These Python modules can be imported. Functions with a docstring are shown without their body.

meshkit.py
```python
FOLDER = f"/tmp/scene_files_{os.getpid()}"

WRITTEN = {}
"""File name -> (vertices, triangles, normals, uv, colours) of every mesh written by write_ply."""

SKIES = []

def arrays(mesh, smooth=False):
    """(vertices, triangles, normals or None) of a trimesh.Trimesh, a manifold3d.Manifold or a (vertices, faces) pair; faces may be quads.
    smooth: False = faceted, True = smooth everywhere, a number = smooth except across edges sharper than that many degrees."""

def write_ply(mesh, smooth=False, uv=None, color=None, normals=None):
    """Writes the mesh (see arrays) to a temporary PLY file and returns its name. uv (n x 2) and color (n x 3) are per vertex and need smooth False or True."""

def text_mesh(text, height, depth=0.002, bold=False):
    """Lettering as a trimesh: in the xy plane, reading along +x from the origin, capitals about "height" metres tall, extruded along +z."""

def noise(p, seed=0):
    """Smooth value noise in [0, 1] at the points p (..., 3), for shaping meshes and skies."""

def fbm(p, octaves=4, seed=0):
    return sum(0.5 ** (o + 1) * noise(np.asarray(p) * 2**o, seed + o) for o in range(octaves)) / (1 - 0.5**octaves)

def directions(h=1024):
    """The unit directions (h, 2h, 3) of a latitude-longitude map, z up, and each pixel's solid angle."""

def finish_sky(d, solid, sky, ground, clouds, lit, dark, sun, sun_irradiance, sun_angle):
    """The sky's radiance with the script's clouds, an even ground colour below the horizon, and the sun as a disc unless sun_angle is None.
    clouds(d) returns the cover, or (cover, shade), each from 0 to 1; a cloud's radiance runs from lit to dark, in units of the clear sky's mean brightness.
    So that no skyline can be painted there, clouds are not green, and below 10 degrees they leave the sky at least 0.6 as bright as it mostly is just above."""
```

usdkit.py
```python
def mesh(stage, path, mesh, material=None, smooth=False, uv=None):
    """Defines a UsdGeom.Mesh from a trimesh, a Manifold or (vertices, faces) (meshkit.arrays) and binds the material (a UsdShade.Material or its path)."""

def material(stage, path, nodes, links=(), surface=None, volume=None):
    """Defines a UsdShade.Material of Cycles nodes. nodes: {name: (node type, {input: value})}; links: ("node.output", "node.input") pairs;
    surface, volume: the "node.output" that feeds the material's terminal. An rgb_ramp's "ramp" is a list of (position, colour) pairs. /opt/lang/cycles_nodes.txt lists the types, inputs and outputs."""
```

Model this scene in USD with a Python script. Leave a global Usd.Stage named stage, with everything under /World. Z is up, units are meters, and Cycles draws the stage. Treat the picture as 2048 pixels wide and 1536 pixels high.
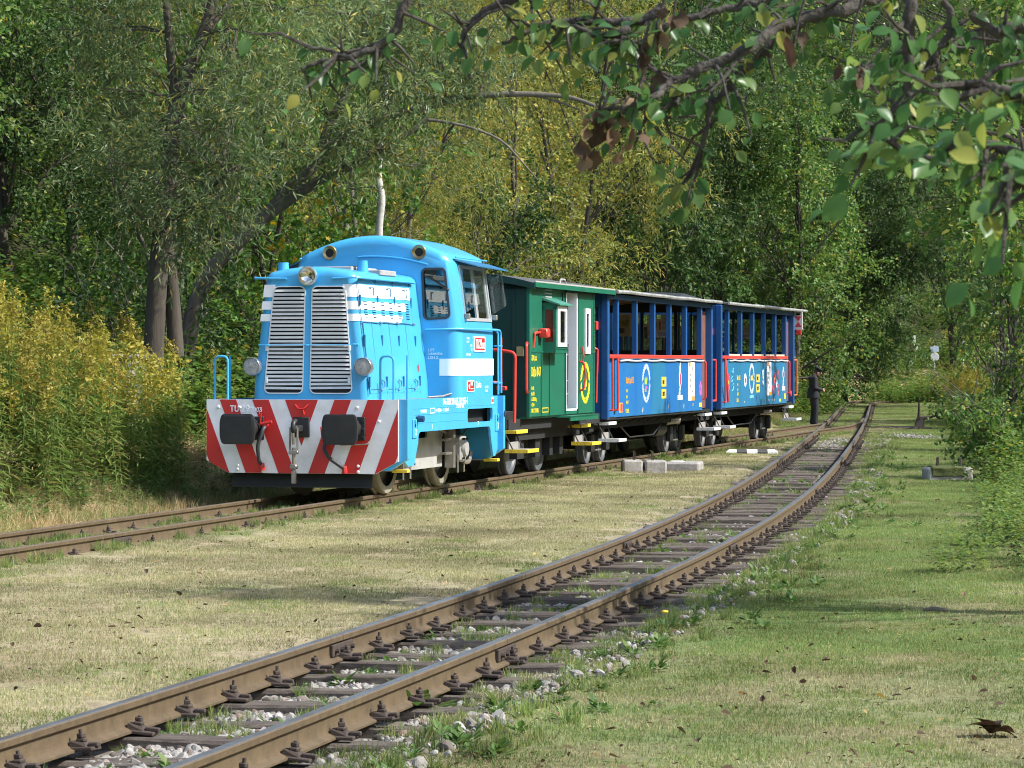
import math, random
import numpy as np
import trimesh
import manifold3d as m3
from shapely.geometry import Polygon, LineString, box as sbox, Point
from shapely import affinity
from shapely.ops import unary_union
from pxr import Usd, UsdGeom, UsdLux, UsdShade, Sdf, Gf, Vt
import usdkit, meshkit

stage = Usd.Stage.CreateInMemory()
UsdGeom.SetStageUpAxis(stage, "Z")
UsdGeom.SetStageMetersPerUnit(stage, 1.0)
UsdGeom.Xform.Define(stage, "/World")
UsdGeom.Scope.Define(stage, "/World/Looks")
rnd = random.Random(7)
rng = np.random.default_rng(7)

# ---------------------------------------------------------------- camera, sky, sun, exposure
CAM_H = 1.86
cam = UsdGeom.Camera.Define(stage, "/World/camera")
cam.CreateHorizontalApertureAttr(36.0)
cam.CreateVerticalApertureAttr(27.0)
cam.CreateFocalLengthAttr(36.0 * 6000 / 2048)
cam.CreateClippingRangeAttr(Gf.Vec2f(0.5, 3000))
cam.CreateFStopAttr(24.0)
cam.CreateFocusDistanceAttr(44.0)
cam.CreateExposureAttr(1.02)
cam.AddTranslateOp().Set(Gf.Vec3d(0, 0, CAM_H))
cam.AddRotateXOp().Set(90.0 - math.degrees(math.atan(46 / 6000)))

SUN_AZ, SUN_EL = math.radians(104.0), math.radians(43.0)      # azimuth from +y towards +x
sun_dir = np.array([math.sin(SUN_AZ) * math.cos(SUN_EL), math.cos(SUN_AZ) * math.cos(SUN_EL), math.sin(SUN_EL)])
sky = UsdLux.DomeLight.Define(stage, "/World/sky")
sky_mat = usdkit.material(stage, "/World/Looks/sky", {
    "s": ("sky_texture", {"sky_type": "single_scattering", "sun_disc": False, "sun_elevation": SUN_EL, "sun_rotation": SUN_AZ, "aerosol_density": 2.0}),
    "b": ("background_shader", {"strength": 0.14})}, [("s.color", "b.color")], surface="b.background")
UsdShade.MaterialBindingAPI.Apply(sky.GetPrim()).Bind(sky_mat)
sky.GetPrim().SetCustomDataByKey("label", "hazy bright daylight sky above the trees")
sky.GetPrim().SetCustomDataByKey("kind", "structure")
sun = UsdLux.DistantLight.Define(stage, "/World/sun")
sun.CreateNormalizeAttr(True)
sun.CreateIntensityAttr(1.02)
sun.CreateAngleAttr(0.6)
sun.CreateColorAttr(Gf.Vec3f(1.0, 0.965, 0.90))
_z = sun_dir; _x = np.cross([0, 0, 1.0], _z); _x /= np.linalg.norm(_x); _y = np.cross(_z, _x)
sun.AddTransformOp().Set(Gf.Matrix4d(*_x, 0, *_y, 0, *_z, 0, 0, 0, 0, 1))

# ---------------------------------------------------------------- materials
LOOKS = {}
LEAFY = set()


def mat(name, color, rough=0.6, metal=0.0, var=0.10, scale=5.0, dirt=None, dirt_amt=0.4, dirt_scale=3.0, bump=0.0, bscale=60.0, coat=0.0, spec=0.5, stretch=None):
    """painted / mineral surfaces: base colour with tone variation, dirt and fine relief"""
    if name in LOOKS:
        return LOOKS[name]
    c = np.array(color, float)
    n = {"g": ("texture_coordinate", {}), "map": ("mapping", {"scale": stretch or (1, 1, 1)}),
         "n1": ("noise_texture", {"scale": scale, "detail": 5, "roughness": 0.6}),
         "r1": ("rgb_ramp", {"ramp": [(0.25, c * (1 - var)), (0.75, np.minimum(c * (1 + var), 1))]}),
         "p": ("principled_bsdf", {"roughness": rough, "metallic": metal, "coat_weight": coat, "coat_roughness": 0.15, "specular_ior_level": spec})}
    l = [("g.object", "map.vector"), ("map.vector", "n1.vector"), ("n1.fac", "r1.fac")]
    out = "r1.color"
    if dirt is not None:
        n["n2"] = ("noise_texture", {"scale": dirt_scale, "detail": 8, "roughness": 0.7})
        n["r2"] = ("rgb_ramp", {"ramp": [(0.45, (0, 0, 0)), (0.72, (dirt_amt,) * 3)]})
        n["mx"] = ("mix_color", {"b": tuple(dirt)})
        n["bw"] = ("rgb_to_bw", {})
        l += [("map.vector", "n2.vector"), ("n2.fac", "r2.fac"), ("r2.color", "bw.color"), ("bw.val", "mx.fac"), (out, "mx.a")]
        out = "mx.result"
    l.append((out, "p.base_color"))
    if bump:
        n["n3"] = ("noise_texture", {"scale": bscale, "detail": 4})
        n["bp"] = ("bump", {"strength": bump, "distance": 0.01})
        l += [("map.vector", "n3.vector"), ("n3.fac", "bp.height"), ("bp.normal", "p.normal")]
    LOOKS[name] = usdkit.material(stage, "/World/Looks/" + name, n, l, surface="p.BSDF")
    return LOOKS[name]


def glass_mat(name, tint, dark):
    n = {"t": ("transparent_bsdf", {"color": tint}), "g": ("glossy_bsdf", {"color": (1, 1, 1), "roughness": 0.02}),
         "f": ("fresnel", {"IOR": 1.5}), "m": ("math", {"math_type": "multiply_add", "value2": 1.0, "value3": dark, "use_clamp": True}), "x": ("mix_closure", {})}
    LOOKS[name] = usdkit.material(stage, "/World/Looks/" + name, n, [("f.fac", "m.value1"), ("m.value", "x.fac"), ("t.BSDF", "x.closure1"), ("g.BSDF", "x.closure2")], surface="x.closure")
    return LOOKS[name]


def leaf_mat(name, ramp, trans=0.35, rough=0.45, tint_scale=0.25):
    """leaves: each leaf its own tone out of the ramp, clumps slightly lighter or yellower, light shining through"""
    n = {"g": ("geometry", {}), "lr": ("attribute", {"attribute": "leafrand"}), "r": ("rgb_ramp", {"ramp": ramp}),
         "oi": ("object_info", {}), "wn": ("white_noise_texture", {"dimensions": "1D"}),
         "ad": ("math", {"math_type": "add"}), "fr": ("math", {"math_type": "fraction"}),
         "nz": ("noise_texture", {"scale": tint_scale, "detail": 3}),
         "mr": ("map_range", {"from_min": 0.3, "from_max": 0.7, "to_min": 0.58, "to_max": 1.38}),
         "h": ("hsv", {"saturation": 1.0}),
         "mr2": ("map_range", {"from_min": 0.0, "from_max": 1.0, "to_min": 0.488, "to_max": 0.51}),
         "p": ("principled_bsdf", {"roughness": rough, "specular_ior_level": 0.22}),
         "t": ("translucent_bsdf", {}), "hl": ("hsv", {"hue": 0.49, "saturation": 1.1, "value": 1.3}), "x": ("mix_closure", {"fac": trans})}
    l = [("lr.fac", "ad.value1"), ("oi.random", "ad.value2"), ("ad.value", "fr.value1"), ("fr.value", "r.fac"),
         ("g.position", "nz.vector"), ("nz.fac", "mr.value"), ("mr.result", "h.value"), ("oi.random", "mr2.value"), ("mr2.result", "h.hue"), ("r.color", "h.color"),
         ("h.color", "p.base_color"), ("h.color", "hl.color"), ("hl.color", "t.color"), ("p.BSDF", "x.closure1"), ("t.BSDF", "x.closure2")]
    LOOKS[name] = usdkit.material(stage, "/World/Looks/" + name, n, l, surface="x.closure")
    LEAFY.add(str(LOOKS[name].GetPath()))
    return LOOKS[name]


# ---------------------------------------------------------------- prims
USED = {}


def free_path(parent, name):
    k = (parent, name)
    i = USED.get(k, 0)
    USED[k] = i + 1
    return f"{parent}/{name}" + (f"_{i:03d}" if i else "")


def tag(prim, label=None, cat=None, group=None, kind=None):
    prim = prim.GetPrim() if hasattr(prim, "GetPrim") else prim
    for k, v in (("label", label), ("category", cat), ("group", group), ("kind", kind)):
        if v:
            prim.SetCustomDataByKey(k, v)
    return prim


def thing(name, label, cat, loc=(0, 0, 0), rotz=0.0, group=None, kind=None):
    x = UsdGeom.Xform.Define(stage, free_path("/World", name))
    x.AddTranslateOp().Set(Gf.Vec3d(*map(float, loc)))
    if rotz:
        x.AddRotateZOp().Set(float(rotz))
    return tag(x, label, cat, group, kind)


def leaf_random(um, mesh):
    """a random number for each separate leaf of the mesh"""
    from scipy.sparse import coo_matrix
    from scipy.sparse.csgraph import connected_components
    f = np.asarray(mesh.faces); n = len(mesh.vertices)
    a, b = np.r_[f[:, 0], f[:, 1]], np.r_[f[:, 1], f[:, 2]]
    k, lab = connected_components(coo_matrix((np.ones(len(a), np.int8), (a, b)), shape=(n, n)), directed=False)
    v = np.random.default_rng(n * 7 + k + int(abs(np.asarray(mesh.vertices)).sum() * 1000) % 99991).random(k)[lab].astype(np.float32)
    UsdGeom.PrimvarsAPI(um).CreatePrimvar("leafrand", Sdf.ValueTypeNames.Color3fArray, "vertex").Set(Vt.Vec3fArray.FromNumpy(np.repeat(v[:, None], 3, 1)))


def obj(name, mesh, m, parent=None, smooth=False, label=None, kind=None):
    if isinstance(mesh, (list, tuple)) and len(mesh) and isinstance(mesh[0], trimesh.Trimesh):
        mesh = trimesh.util.concatenate([q for q in mesh])
    pth = free_path(str(parent.GetPath()) if parent is not None else "/World", name)
    um = usdkit.mesh(stage, pth, mesh, m, smooth=smooth)
    if str(m.GetPath()) in LEAFY:
        leaf_random(um, mesh)
    p = um.GetPrim()
    tag(p, label=label, kind=kind)
    return p


def copy_of(src, loc, rotz=0.0, label=None, group=None):
    base = src.GetName().rsplit("_", 1)[0] if src.GetName()[-3:].isdigit() else src.GetName()
    x = UsdGeom.Xform.Define(stage, free_path("/World", base))
    x.AddTranslateOp().Set(Gf.Vec3d(*map(float, loc)))
    if rotz:
        x.AddRotateZOp().Set(float(rotz))
    was = src.GetCustomData()
    tag(x, label or was["label"], was["category"], group or was.get("group"))
    for ch in src.GetChildren():
        d = stage.DefinePrim(x.GetPath().AppendChild(ch.GetName()), ch.GetTypeName())
        d.GetReferences().AddInternalReference(ch.GetPath())
    return x.GetPrim()


def instancer(parent, name, protos, pos, quat, scale, idx, kind="stuff", label=None):
    """protos: (name, mesh, material, smooth); quat rows (w, x, y, z)"""
    pth = free_path(str(parent.GetPath()) if parent is not None else "/World", name)
    pi = UsdGeom.PointInstancer.Define(stage, pth)
    rel = pi.CreatePrototypesRel()
    for nm, me, ma, sm in protos:
        p = usdkit.mesh(stage, f"{pth}/prototypes/{nm}", me, ma, smooth=sm)
        if str(ma.GetPath()) in LEAFY:
            leaf_random(p, me)
        rel.AddTarget(p.GetPath())
    n = len(pos)
    pi.CreatePositionsAttr(Vt.Vec3fArray.FromNumpy(np.asarray(pos, np.float32)))
    q = np.ascontiguousarray(np.asarray(quat, float)[:, [1, 2, 3, 0]].astype(np.float16))      # stored as i, j, k, real
    pi.CreateOrientationsAttr(Vt.QuathArray.FromNumpy(q))
    sc = np.asarray(scale, float)
    if sc.ndim == 1:
        sc = np.repeat(sc[:, None], 3, 1)
    pi.CreateScalesAttr(Vt.Vec3fArray.FromNumpy(sc.astype(np.float32)))
    pi.CreateProtoIndicesAttr(Vt.IntArray.FromNumpy(np.asarray(idx, np.int32)))
    return tag(pi, label=label, kind=kind)


def quats_from_axes(X, Z):
    """unit quaternions turning +x to X and +z towards Z"""
    X = X / np.linalg.norm(X, axis=1, keepdims=True)
    Y = np.cross(Z, X); Y /= np.maximum(np.linalg.norm(Y, axis=1, keepdims=True), 1e-9)
    Zn = np.cross(X, Y)
    from scipy.spatial.transform import Rotation
    q = Rotation.from_matrix(np.stack([X, Y, Zn], -1)).as_quat()
    return q[:, [3, 0, 1, 2]]


def quats_z(a):
    return np.stack([np.cos(a / 2), 0 * a, 0 * a, np.sin(a / 2)], 1)


# ---------------------------------------------------------------- shapes
def bx(x0, x1, y0, y1, z0, z1, r=0.0):
    if r <= 0:
        m = trimesh.creation.box((x1 - x0, y1 - y0, z1 - z0))
        m.apply_translation(((x0 + x1) / 2, (y0 + y1) / 2, (z0 + z1) / 2))
        return m
    pts = []
    for sx in (0, 1):
        for sy in (0, 1):
            for sz in (0, 1):
                c = np.array([(x0, x1)[sx], (y0, y1)[sy], (z0, z1)[sz]])
                d = np.array([(1, -1)[sx], (1, -1)[sy], (1, -1)[sz]]) * r
                for k in range(3):
                    e = d.copy(); e[k] = 0
                    pts.append(c + e)
    return trimesh.convex.convex_hull(np.array(pts))


def tube(points, r, n=8, cap=True):
    P = np.asarray(points, float)
    R = np.full(len(P), r, float) if np.ndim(r) == 0 else np.asarray(r, float)
    T = np.gradient(P, axis=0); T /= np.maximum(np.linalg.norm(T, axis=1, keepdims=True), 1e-9)
    a = np.array([0, 0, 1.0]) if abs(T[0, 2]) < 0.9 else np.array([1.0, 0, 0])
    U = np.cross(T[0], a); U /= np.linalg.norm(U)
    V, ang = [], np.arange(n) * 2 * math.pi / n
    for i in range(len(P)):
        U = U - T[i] * (U @ T[i]); U /= max(np.linalg.norm(U), 1e-9)
        W = np.cross(T[i], U)
        V.append(P[i] + R[i] * (np.cos(ang)[:, None] * U + np.sin(ang)[:, None] * W))
    V = np.vstack(V); F = []
    for i in range(len(P) - 1):
        for k in range(n):
            a0, a1 = i * n + k, i * n + (k + 1) % n
            F += [(a0, a1, a1 + n), (a0, a1 + n, a0 + n)]
    if cap:
        V = np.vstack([V, P[0], P[-1]]); c0, c1, o = len(V) - 2, len(V) - 1, (len(P) - 1) * n
        for k in range(n):
            F += [(c0, (k + 1) % n, k), (c1, o + k, o + (k + 1) % n)]
    return trimesh.Trimesh(V, np.array(F), process=False)


def arc_pts(points, r=0.05, k=4):
    """rounds the corners of a polyline"""
    P = [np.asarray(p, float) for p in points]; out = [P[0]]
    for a, b, c in zip(P, P[1:], P[2:]):
        d0, d1 = a - b, c - b
        q = min(r, np.linalg.norm(d0) / 2, np.linalg.norm(d1) / 2)
        p0, p1 = b + d0 / np.linalg.norm(d0) * q, b + d1 / np.linalg.norm(d1) * q
        for t in np.linspace(0, 1, k):
            out.append((1 - t) ** 2 * p0 + 2 * t * (1 - t) * b + t * t * p1)
    out.append(P[-1])
    return np.array(out)


def cyl(p0, p1, r, n=16):
    return tube([p0, p1], r, n)


def side_plate(poly, x, t=0.02):
    """polygon given in (y, z), standing at x, t thick towards +x"""
    ms = [trimesh.creation.extrude_polygon(g, abs(t), engine="earcut") for g in getattr(poly, "geoms", [poly])]
    m = trimesh.util.concatenate(ms)
    m.apply_transform(np.array([[0, 0, 1, x if t > 0 else x + t], [1, 0, 0, 0], [0, 1, 0, 0], [0, 0, 0, 1.0]]))
    return m


def front_plate(poly, y, t=0.02):
    """polygon given in (x, z), standing at y, t thick towards -y"""
    ms = [trimesh.creation.extrude_polygon(g, abs(t), engine="earcut") for g in getattr(poly, "geoms", [poly])]
    m = trimesh.util.concatenate(ms)
    m.apply_transform(np.array([[1, 0, 0, 0], [0, 0, -1, y], [0, 1, 0, 0], [0, 0, 0, 1.0]]))
    return m


def rrect(x0, x1, y0, y1, r):
    return sbox(x0 + r, y0 + r, x1 - r, y1 - r).buffer(r, quad_segs=4)


def text_side(s, y, z, h, x, squeeze=1.0, bold=True, d=0.003):
    m = meshkit.text_mesh(s, h, d, bold)
    m.vertices[:, 0] *= squeeze
    m.apply_transform(np.array([[0, 0, 1, x], [1, 0, 0, y], [0, 1, 0, z], [0, 0, 0, 1.0]]))
    return m


def text_front(s, x, z, h, y, squeeze=1.0, bold=True, d=0.003):
    m = meshkit.text_mesh(s, h, d, bold)
    m.vertices[:, 0] *= squeeze
    m.apply_transform(np.array([[1, 0, 0, x], [0, 0, -1, y], [0, 1, 0, z], [0, 0, 0, 1.0]]))
    return m


def man(mesh):
    mesh = mesh.copy(); mesh.merge_vertices()
    return m3.Manifold(m3.Mesh(np.asarray(mesh.vertices, np.float32), np.asarray(mesh.faces, np.uint32)))


def unman(mf):
    q = mf.to_mesh()
    return trimesh.Trimesh(q.vert_properties[:, :3], q.tri_verts, process=False)


def hull(pts):
    return trimesh.convex.convex_hull(np.asarray(pts, float))


def lathe_x(profile, c, n=28):
    """profile of (radius, offset along x) turned about the x axis through c"""
    m = trimesh.creation.revolve(np.asarray(profile, float), sections=n)      # about z
    m.apply_transform(np.array([[0, 0, 1, c[0]], [1, 0, 0, c[1]], [0, 1, 0, c[2]], [0, 0, 0, 1.0]]))
    return m


def lathe_y(profile, c, n=28):
    """profile of (radius, offset towards -y) turned about the y axis through c"""
    m = trimesh.creation.revolve(np.asarray(profile, float), sections=n)
    m.apply_transform(np.array([[1, 0, 0, c[0]], [0, 0, -1, c[1]], [0, 1, 0, c[2]], [0, 0, 0, 1.0]]))
    return m


# ---------------------------------------------------------------- the place: frame of the train's straight track
TRAIN_A = -14.45                                                       # degrees: local x = right of the train, y = towards its rear
TD, TR = np.array([0.2496, 0.9683]), np.array([0.9683, -0.2496])
TO = np.array([0.0, 44.88]) - 0.53 * TR
RAIL_Z = 0.16


def tp(s, u, z=0.0):
    p = TO + s * TD + u * TR
    return np.array([p[0], p[1], z])


def gp(px, py, z=0.0):
    """point of the plane z seen in direction (px, py) of the survey photograph"""
    Z = 6000 * (CAM_H - z) / (py - 722)
    return np.array([(px - 1024) / 6000 * Z, Z, z])


def at(px, py, Z):
    return np.array([(px - 1024) / 6000 * Z, Z, CAM_H - (py - 722) / 6000 * Z])


# centre line of the curved track (x as a function of y), surveyed along its left rail
_cy = np.array([2.0, 13.49, 15.07, 18.83, 23.08, 27.74, 32.59, 40.8, 52.17, 62.58, 76.12, 90, 104.08, 119.3, 124.5, 128.3, 130.6, 132.3, 134.5, 137])
_cx = np.array([-5.15, -2.30, -1.93, -1.03, -0.10, 0.82, 1.73, 3.06, 4.62, 6.03, 7.80, 9.55, 11.29, 13.2, 14.1, 15.2, 16.6, 18.4, 21.5, 25.5])
_t = np.cumsum(np.r_[0, np.hypot(np.diff(_cx), np.diff(_cy))])
from scipy.interpolate import UnivariateSpline, PchipInterpolator
_sx, _sy = UnivariateSpline(_t, _cx, s=0.02), UnivariateSpline(_t, _cy, s=0.02)
_u = np.arange(0, _t[-1], 0.25)
_left = np.c_[_sx(_u), _sy(_u)]
_tan = np.gradient(_left, axis=0); _tan /= np.linalg.norm(_tan, axis=1, keepdims=True)
_nrm = np.c_[_tan[:, 1], -_tan[:, 0]]
CURVE = _left + 0.53 * _nrm                                            # centre line every 0.25 m
CURVE_T, CURVE_N = _tan, _nrm
from scipy.spatial import cKDTree
_ctree = cKDTree(CURVE)


def curve_off(xy):
    """signed distance to the right of the curved track's centre line"""
    xy = np.asarray(xy, float)
    d, i = _ctree.query(xy)
    v = xy - CURVE[i]
    return (v * CURVE_N[i]).sum(-1) * 1.0


def train_su(xy):
    v = np.asarray(xy, float) - TO
    return v @ TD, v @ TR


def sstep(a, b, x):
    t = np.clip((x - a) / (b - a), 0, 1)
    return t * t * (3 - 2 * t)


def ground_h(x, y):
    x, y = np.asarray(x, float), np.asarray(y, float)
    xy = np.stack([x, y], -1)
    s, u = train_su(xy)
    c = curve_off(xy)
    h = np.zeros_like(x)
    # bank and wooded hillside left of the train's track
    k_ = sstep(28, 42, s)
    w = u * (1 - k_) + c * k_
    bank = sstep(-1.5, -4.6, w) * 0.95 + np.maximum(-4.4 - w, 0) * 0.30 + np.maximum(-11 - w, 0) * 0.45
    h += bank
    # far hillside closing the valley
    far = np.maximum(y - 175, 0) * 0.35
    h += far
    # right side: gentle rise under the shrubs
    h += np.maximum(c - 5.0, 0) * 0.05 * sstep(25, 45, y) + np.maximum(c - 14.0, 0) * 0.5
    # ballast bed of the curved track lies a little low
    h -= 0.075 * (1 - sstep(0.75, 1.15, np.abs(c))) * (1 - sstep(60, 75, y))
    # lawn unevenness
    n = meshkit.fbm(np.stack([x * 0.35, y * 0.35, 0 * x], -1), 4, 3) - 0.5
    amp = 0.05 * sstep(1.0, 2.5, np.abs(c)) * sstep(1.0, 2.0, np.abs(u)) + 0.35 * sstep(-2.5, -8, u)
    h += n * amp
    h += 0.02 * (np.abs(u) < 1.2)
    # grassy swell in front of the bend
    h += 0.12 * np.exp(-((x - 21) / 7) ** 2 - ((y - 128) / 6) ** 2)
    return h

# ================================================================ ground
def lawn_green(x, y):
    """0 = dry straw lawn, 1 = green lawn"""
    c = curve_off(np.stack([x, y], -1))
    s, u = train_su(np.stack([x, y], -1))
    g = (0.98 - 0.35 * sstep(26, 14, y)) * sstep(0.4, 1.8, c) + 0.55 * sstep(-1.2, -0.9, u) * (1 - sstep(0.9, 1.3, u)) + 0.0 * u
    g = np.maximum(g, 0.85 * sstep(70, 84, y))
    n = meshkit.fbm(np.stack([x * 0.55, y * 0.40, 0 * x], -1), 4, 11) - 0.5
    return np.clip(g + 1.2 * n, 0, 1)


def make_ground():
    xs = np.unique(np.r_[np.linspace(-420, -40, 22), np.linspace(-40, -12, 36), np.linspace(-12, 26, 172), np.linspace(26, 60, 30), np.linspace(60, 420, 20)])
    ys = np.unique(np.r_[np.linspace(-60, 10, 18), np.linspace(10, 60, 210), np.linspace(60, 140, 170), np.linspace(140, 260, 50), np.linspace(260, 700, 20)])
    X, Y = np.meshgrid(xs, ys, indexing="ij")
    H = ground_h(X, Y)
    H = np.where(np.abs(X) > 150, np.minimum(H, 60), np.minimum(H, 90))
    nx, ny = X.shape
    i = np.arange(nx * ny).reshape(nx, ny)
    q = np.stack([i[:-1, :-1], i[1:, :-1], i[1:, 1:], i[:-1, 1:]], -1).reshape(-1, 4)
    V = np.stack([X, Y, H], -1).reshape(-1, 3)
    # the soil's own colours, per vertex
    x, y = V[:, 0], V[:, 1]
    s, u = train_su(V[:, :2]); c = curve_off(V[:, :2])
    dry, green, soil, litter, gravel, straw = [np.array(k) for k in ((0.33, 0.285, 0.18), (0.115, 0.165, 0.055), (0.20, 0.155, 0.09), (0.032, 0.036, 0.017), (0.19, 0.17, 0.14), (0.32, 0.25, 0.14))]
    g = lawn_green(x, y)[:, None]
    col = dry * (1 - g) + green * g
    k = 0.55 * sstep(0.54, 0.68, meshkit.fbm(np.stack([x * 1.1, y * 0.9, 0 * x + 4], -1), 4, 17))[:, None]
    col = col * (1 - k) + soil * k
    k = sstep(0.85, 0.6, np.abs(u))[:, None] * 0.5
    col = col * (1 - k) + soil * k
    k = (sstep(1.25, 0.8, np.abs(c)) * (1 - 0.6 * sstep(45, 70, y)))[:, None]
    col = col * (1 - k) + gravel * k
    k_ = sstep(28, 42, s)
    w = u * (1 - k_) + c * k_
    k = sstep(-1.3, -2.4, w)[:, None]
    col = col * (1 - k) + straw * k
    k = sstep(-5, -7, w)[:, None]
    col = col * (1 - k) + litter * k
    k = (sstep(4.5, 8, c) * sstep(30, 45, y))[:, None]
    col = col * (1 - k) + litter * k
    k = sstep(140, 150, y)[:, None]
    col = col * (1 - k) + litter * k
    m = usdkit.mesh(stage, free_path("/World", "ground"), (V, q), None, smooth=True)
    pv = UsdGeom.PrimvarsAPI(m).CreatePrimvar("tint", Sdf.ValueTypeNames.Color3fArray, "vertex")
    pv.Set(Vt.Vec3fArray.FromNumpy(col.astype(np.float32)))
    n = {"a": ("attribute", {"attribute": "tint"}), "g": ("geometry", {}),
         "n1": ("noise_texture", {"scale": 9.0, "detail": 10, "roughness": 0.75}),
         "m1": ("map_range", {"from_min": 0.3, "from_max": 0.7, "to_min": 0.55, "to_max": 1.4}),
         "n2": ("noise_texture", {"scale": 1.7, "detail": 6, "roughness": 0.7}), "m2": ("map_range", {"from_min": 0.3, "from_max": 0.7, "to_min": 0.48, "to_max": 0.52}),
         "h": ("hsv", {}), "bp": ("bump", {"strength": 0.7, "distance": 0.03}), "n3": ("noise_texture", {"scale": 45.0, "detail": 6, "roughness": 0.7}),
         "p": ("principled_bsdf", {"roughness": 0.95, "specular_ior_level": 0.1})}
    l = [("g.position", "n1.vector"), ("n1.fac", "m1.value"), ("m1.result", "h.value"), ("g.position", "n2.vector"), ("n2.fac", "m2.value"), ("m2.result", "h.hue"),
         ("a.color", "h.color"), ("h.color", "p.base_color"), ("g.position", "n3.vector"), ("n3.fac", "bp.height"), ("bp.normal", "p.normal")]
    gm = usdkit.material(stage, "/World/Looks/ground", n, l, surface="p.BSDF")
    UsdShade.MaterialBindingAPI.Apply(m.GetPrim()).Bind(gm)
    tag(m, "mown lawn and wooded bank around the railway tracks", kind="structure")


make_ground()

# ================================================================ tracks
M_RAIL = mat("rail_rust", (0.105, 0.076, 0.044), rough=0.62, metal=0.25, var=0.25, scale=14, dirt=(0.175, 0.128, 0.068), dirt_amt=0.55, dirt_scale=5, bump=0.25, bscale=120)
M_TOP = mat("rail_top", (0.30, 0.31, 0.33), rough=0.36, metal=0.85, var=0.12, scale=3, dirt=(0.14, 0.08, 0.05), dirt_amt=0.6, dirt_scale=2.5)
M_TOP_DULL = mat("rail_top_dull", (0.20, 0.15, 0.12), rough=0.45, metal=0.6, var=0.2, scale=6)
M_CHAIR = mat("fastening_rust", (0.045, 0.032, 0.025), rough=0.8, var=0.3, scale=30, bump=0.3, bscale=150)
M_SLEEPER = mat("sleeper_wood", (0.085, 0.066, 0.055), rough=0.9, var=0.45, scale=5, dirt=(0.24, 0.22, 0.18), dirt_amt=0.6, dirt_scale=4, bump=1.0, bscale=40, stretch=(1, 9, 9))


def sweep(prof, path, closed=True):
    """prof (n, 2) across / up, swept along path (k, 3) on level ground"""
    path = np.asarray(path, float)
    T = np.gradient(path[:, :2], axis=0); T /= np.linalg.norm(T, axis=1, keepdims=True)
    N = np.c_[T[:, 1], -T[:, 0]]
    n = len(prof)
    V = np.concatenate([np.c_[p[:2] + np.outer(prof[:, 0], nn), p[2] + prof[:, 1]] for p, nn in zip(path, N)])
    F = []
    for i in range(len(path) - 1):
        for k in range(n):
            a, b = i * n + k, i * n + (k + 1) % n
            F += [(a, a + n, b + n), (a, b + n, b)]
    for k in range(1, n - 1):
        F += [(0, k, k + 1)]
        o = (len(path) - 1) * n
        F += [(o, o + k + 1, o + k)]
    m = trimesh.Trimesh(V, F, process=False)
    if m.volume < 0:
        m.invert()
    return m


RAIL = np.array([(-0.058, 0), (0.058, 0), (0.058, 0.011), (0.014, 0.028), (0.008, 0.052), (0.008, 0.104), (0.031, 0.118), (0.033, 0.1465), (0.027, 0.1515),
                 (-0.027, 0.1515), (-0.033, 0.1465), (-0.031, 0.118), (-0.008, 0.104), (-0.008, 0.052), (-0.014, 0.028), (-0.058, 0.011)])
HEAD = np.array([(-0.025, 0.1517), (0.025, 0.1517), (0.023, 0.154), (-0.023, 0.154)])


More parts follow.
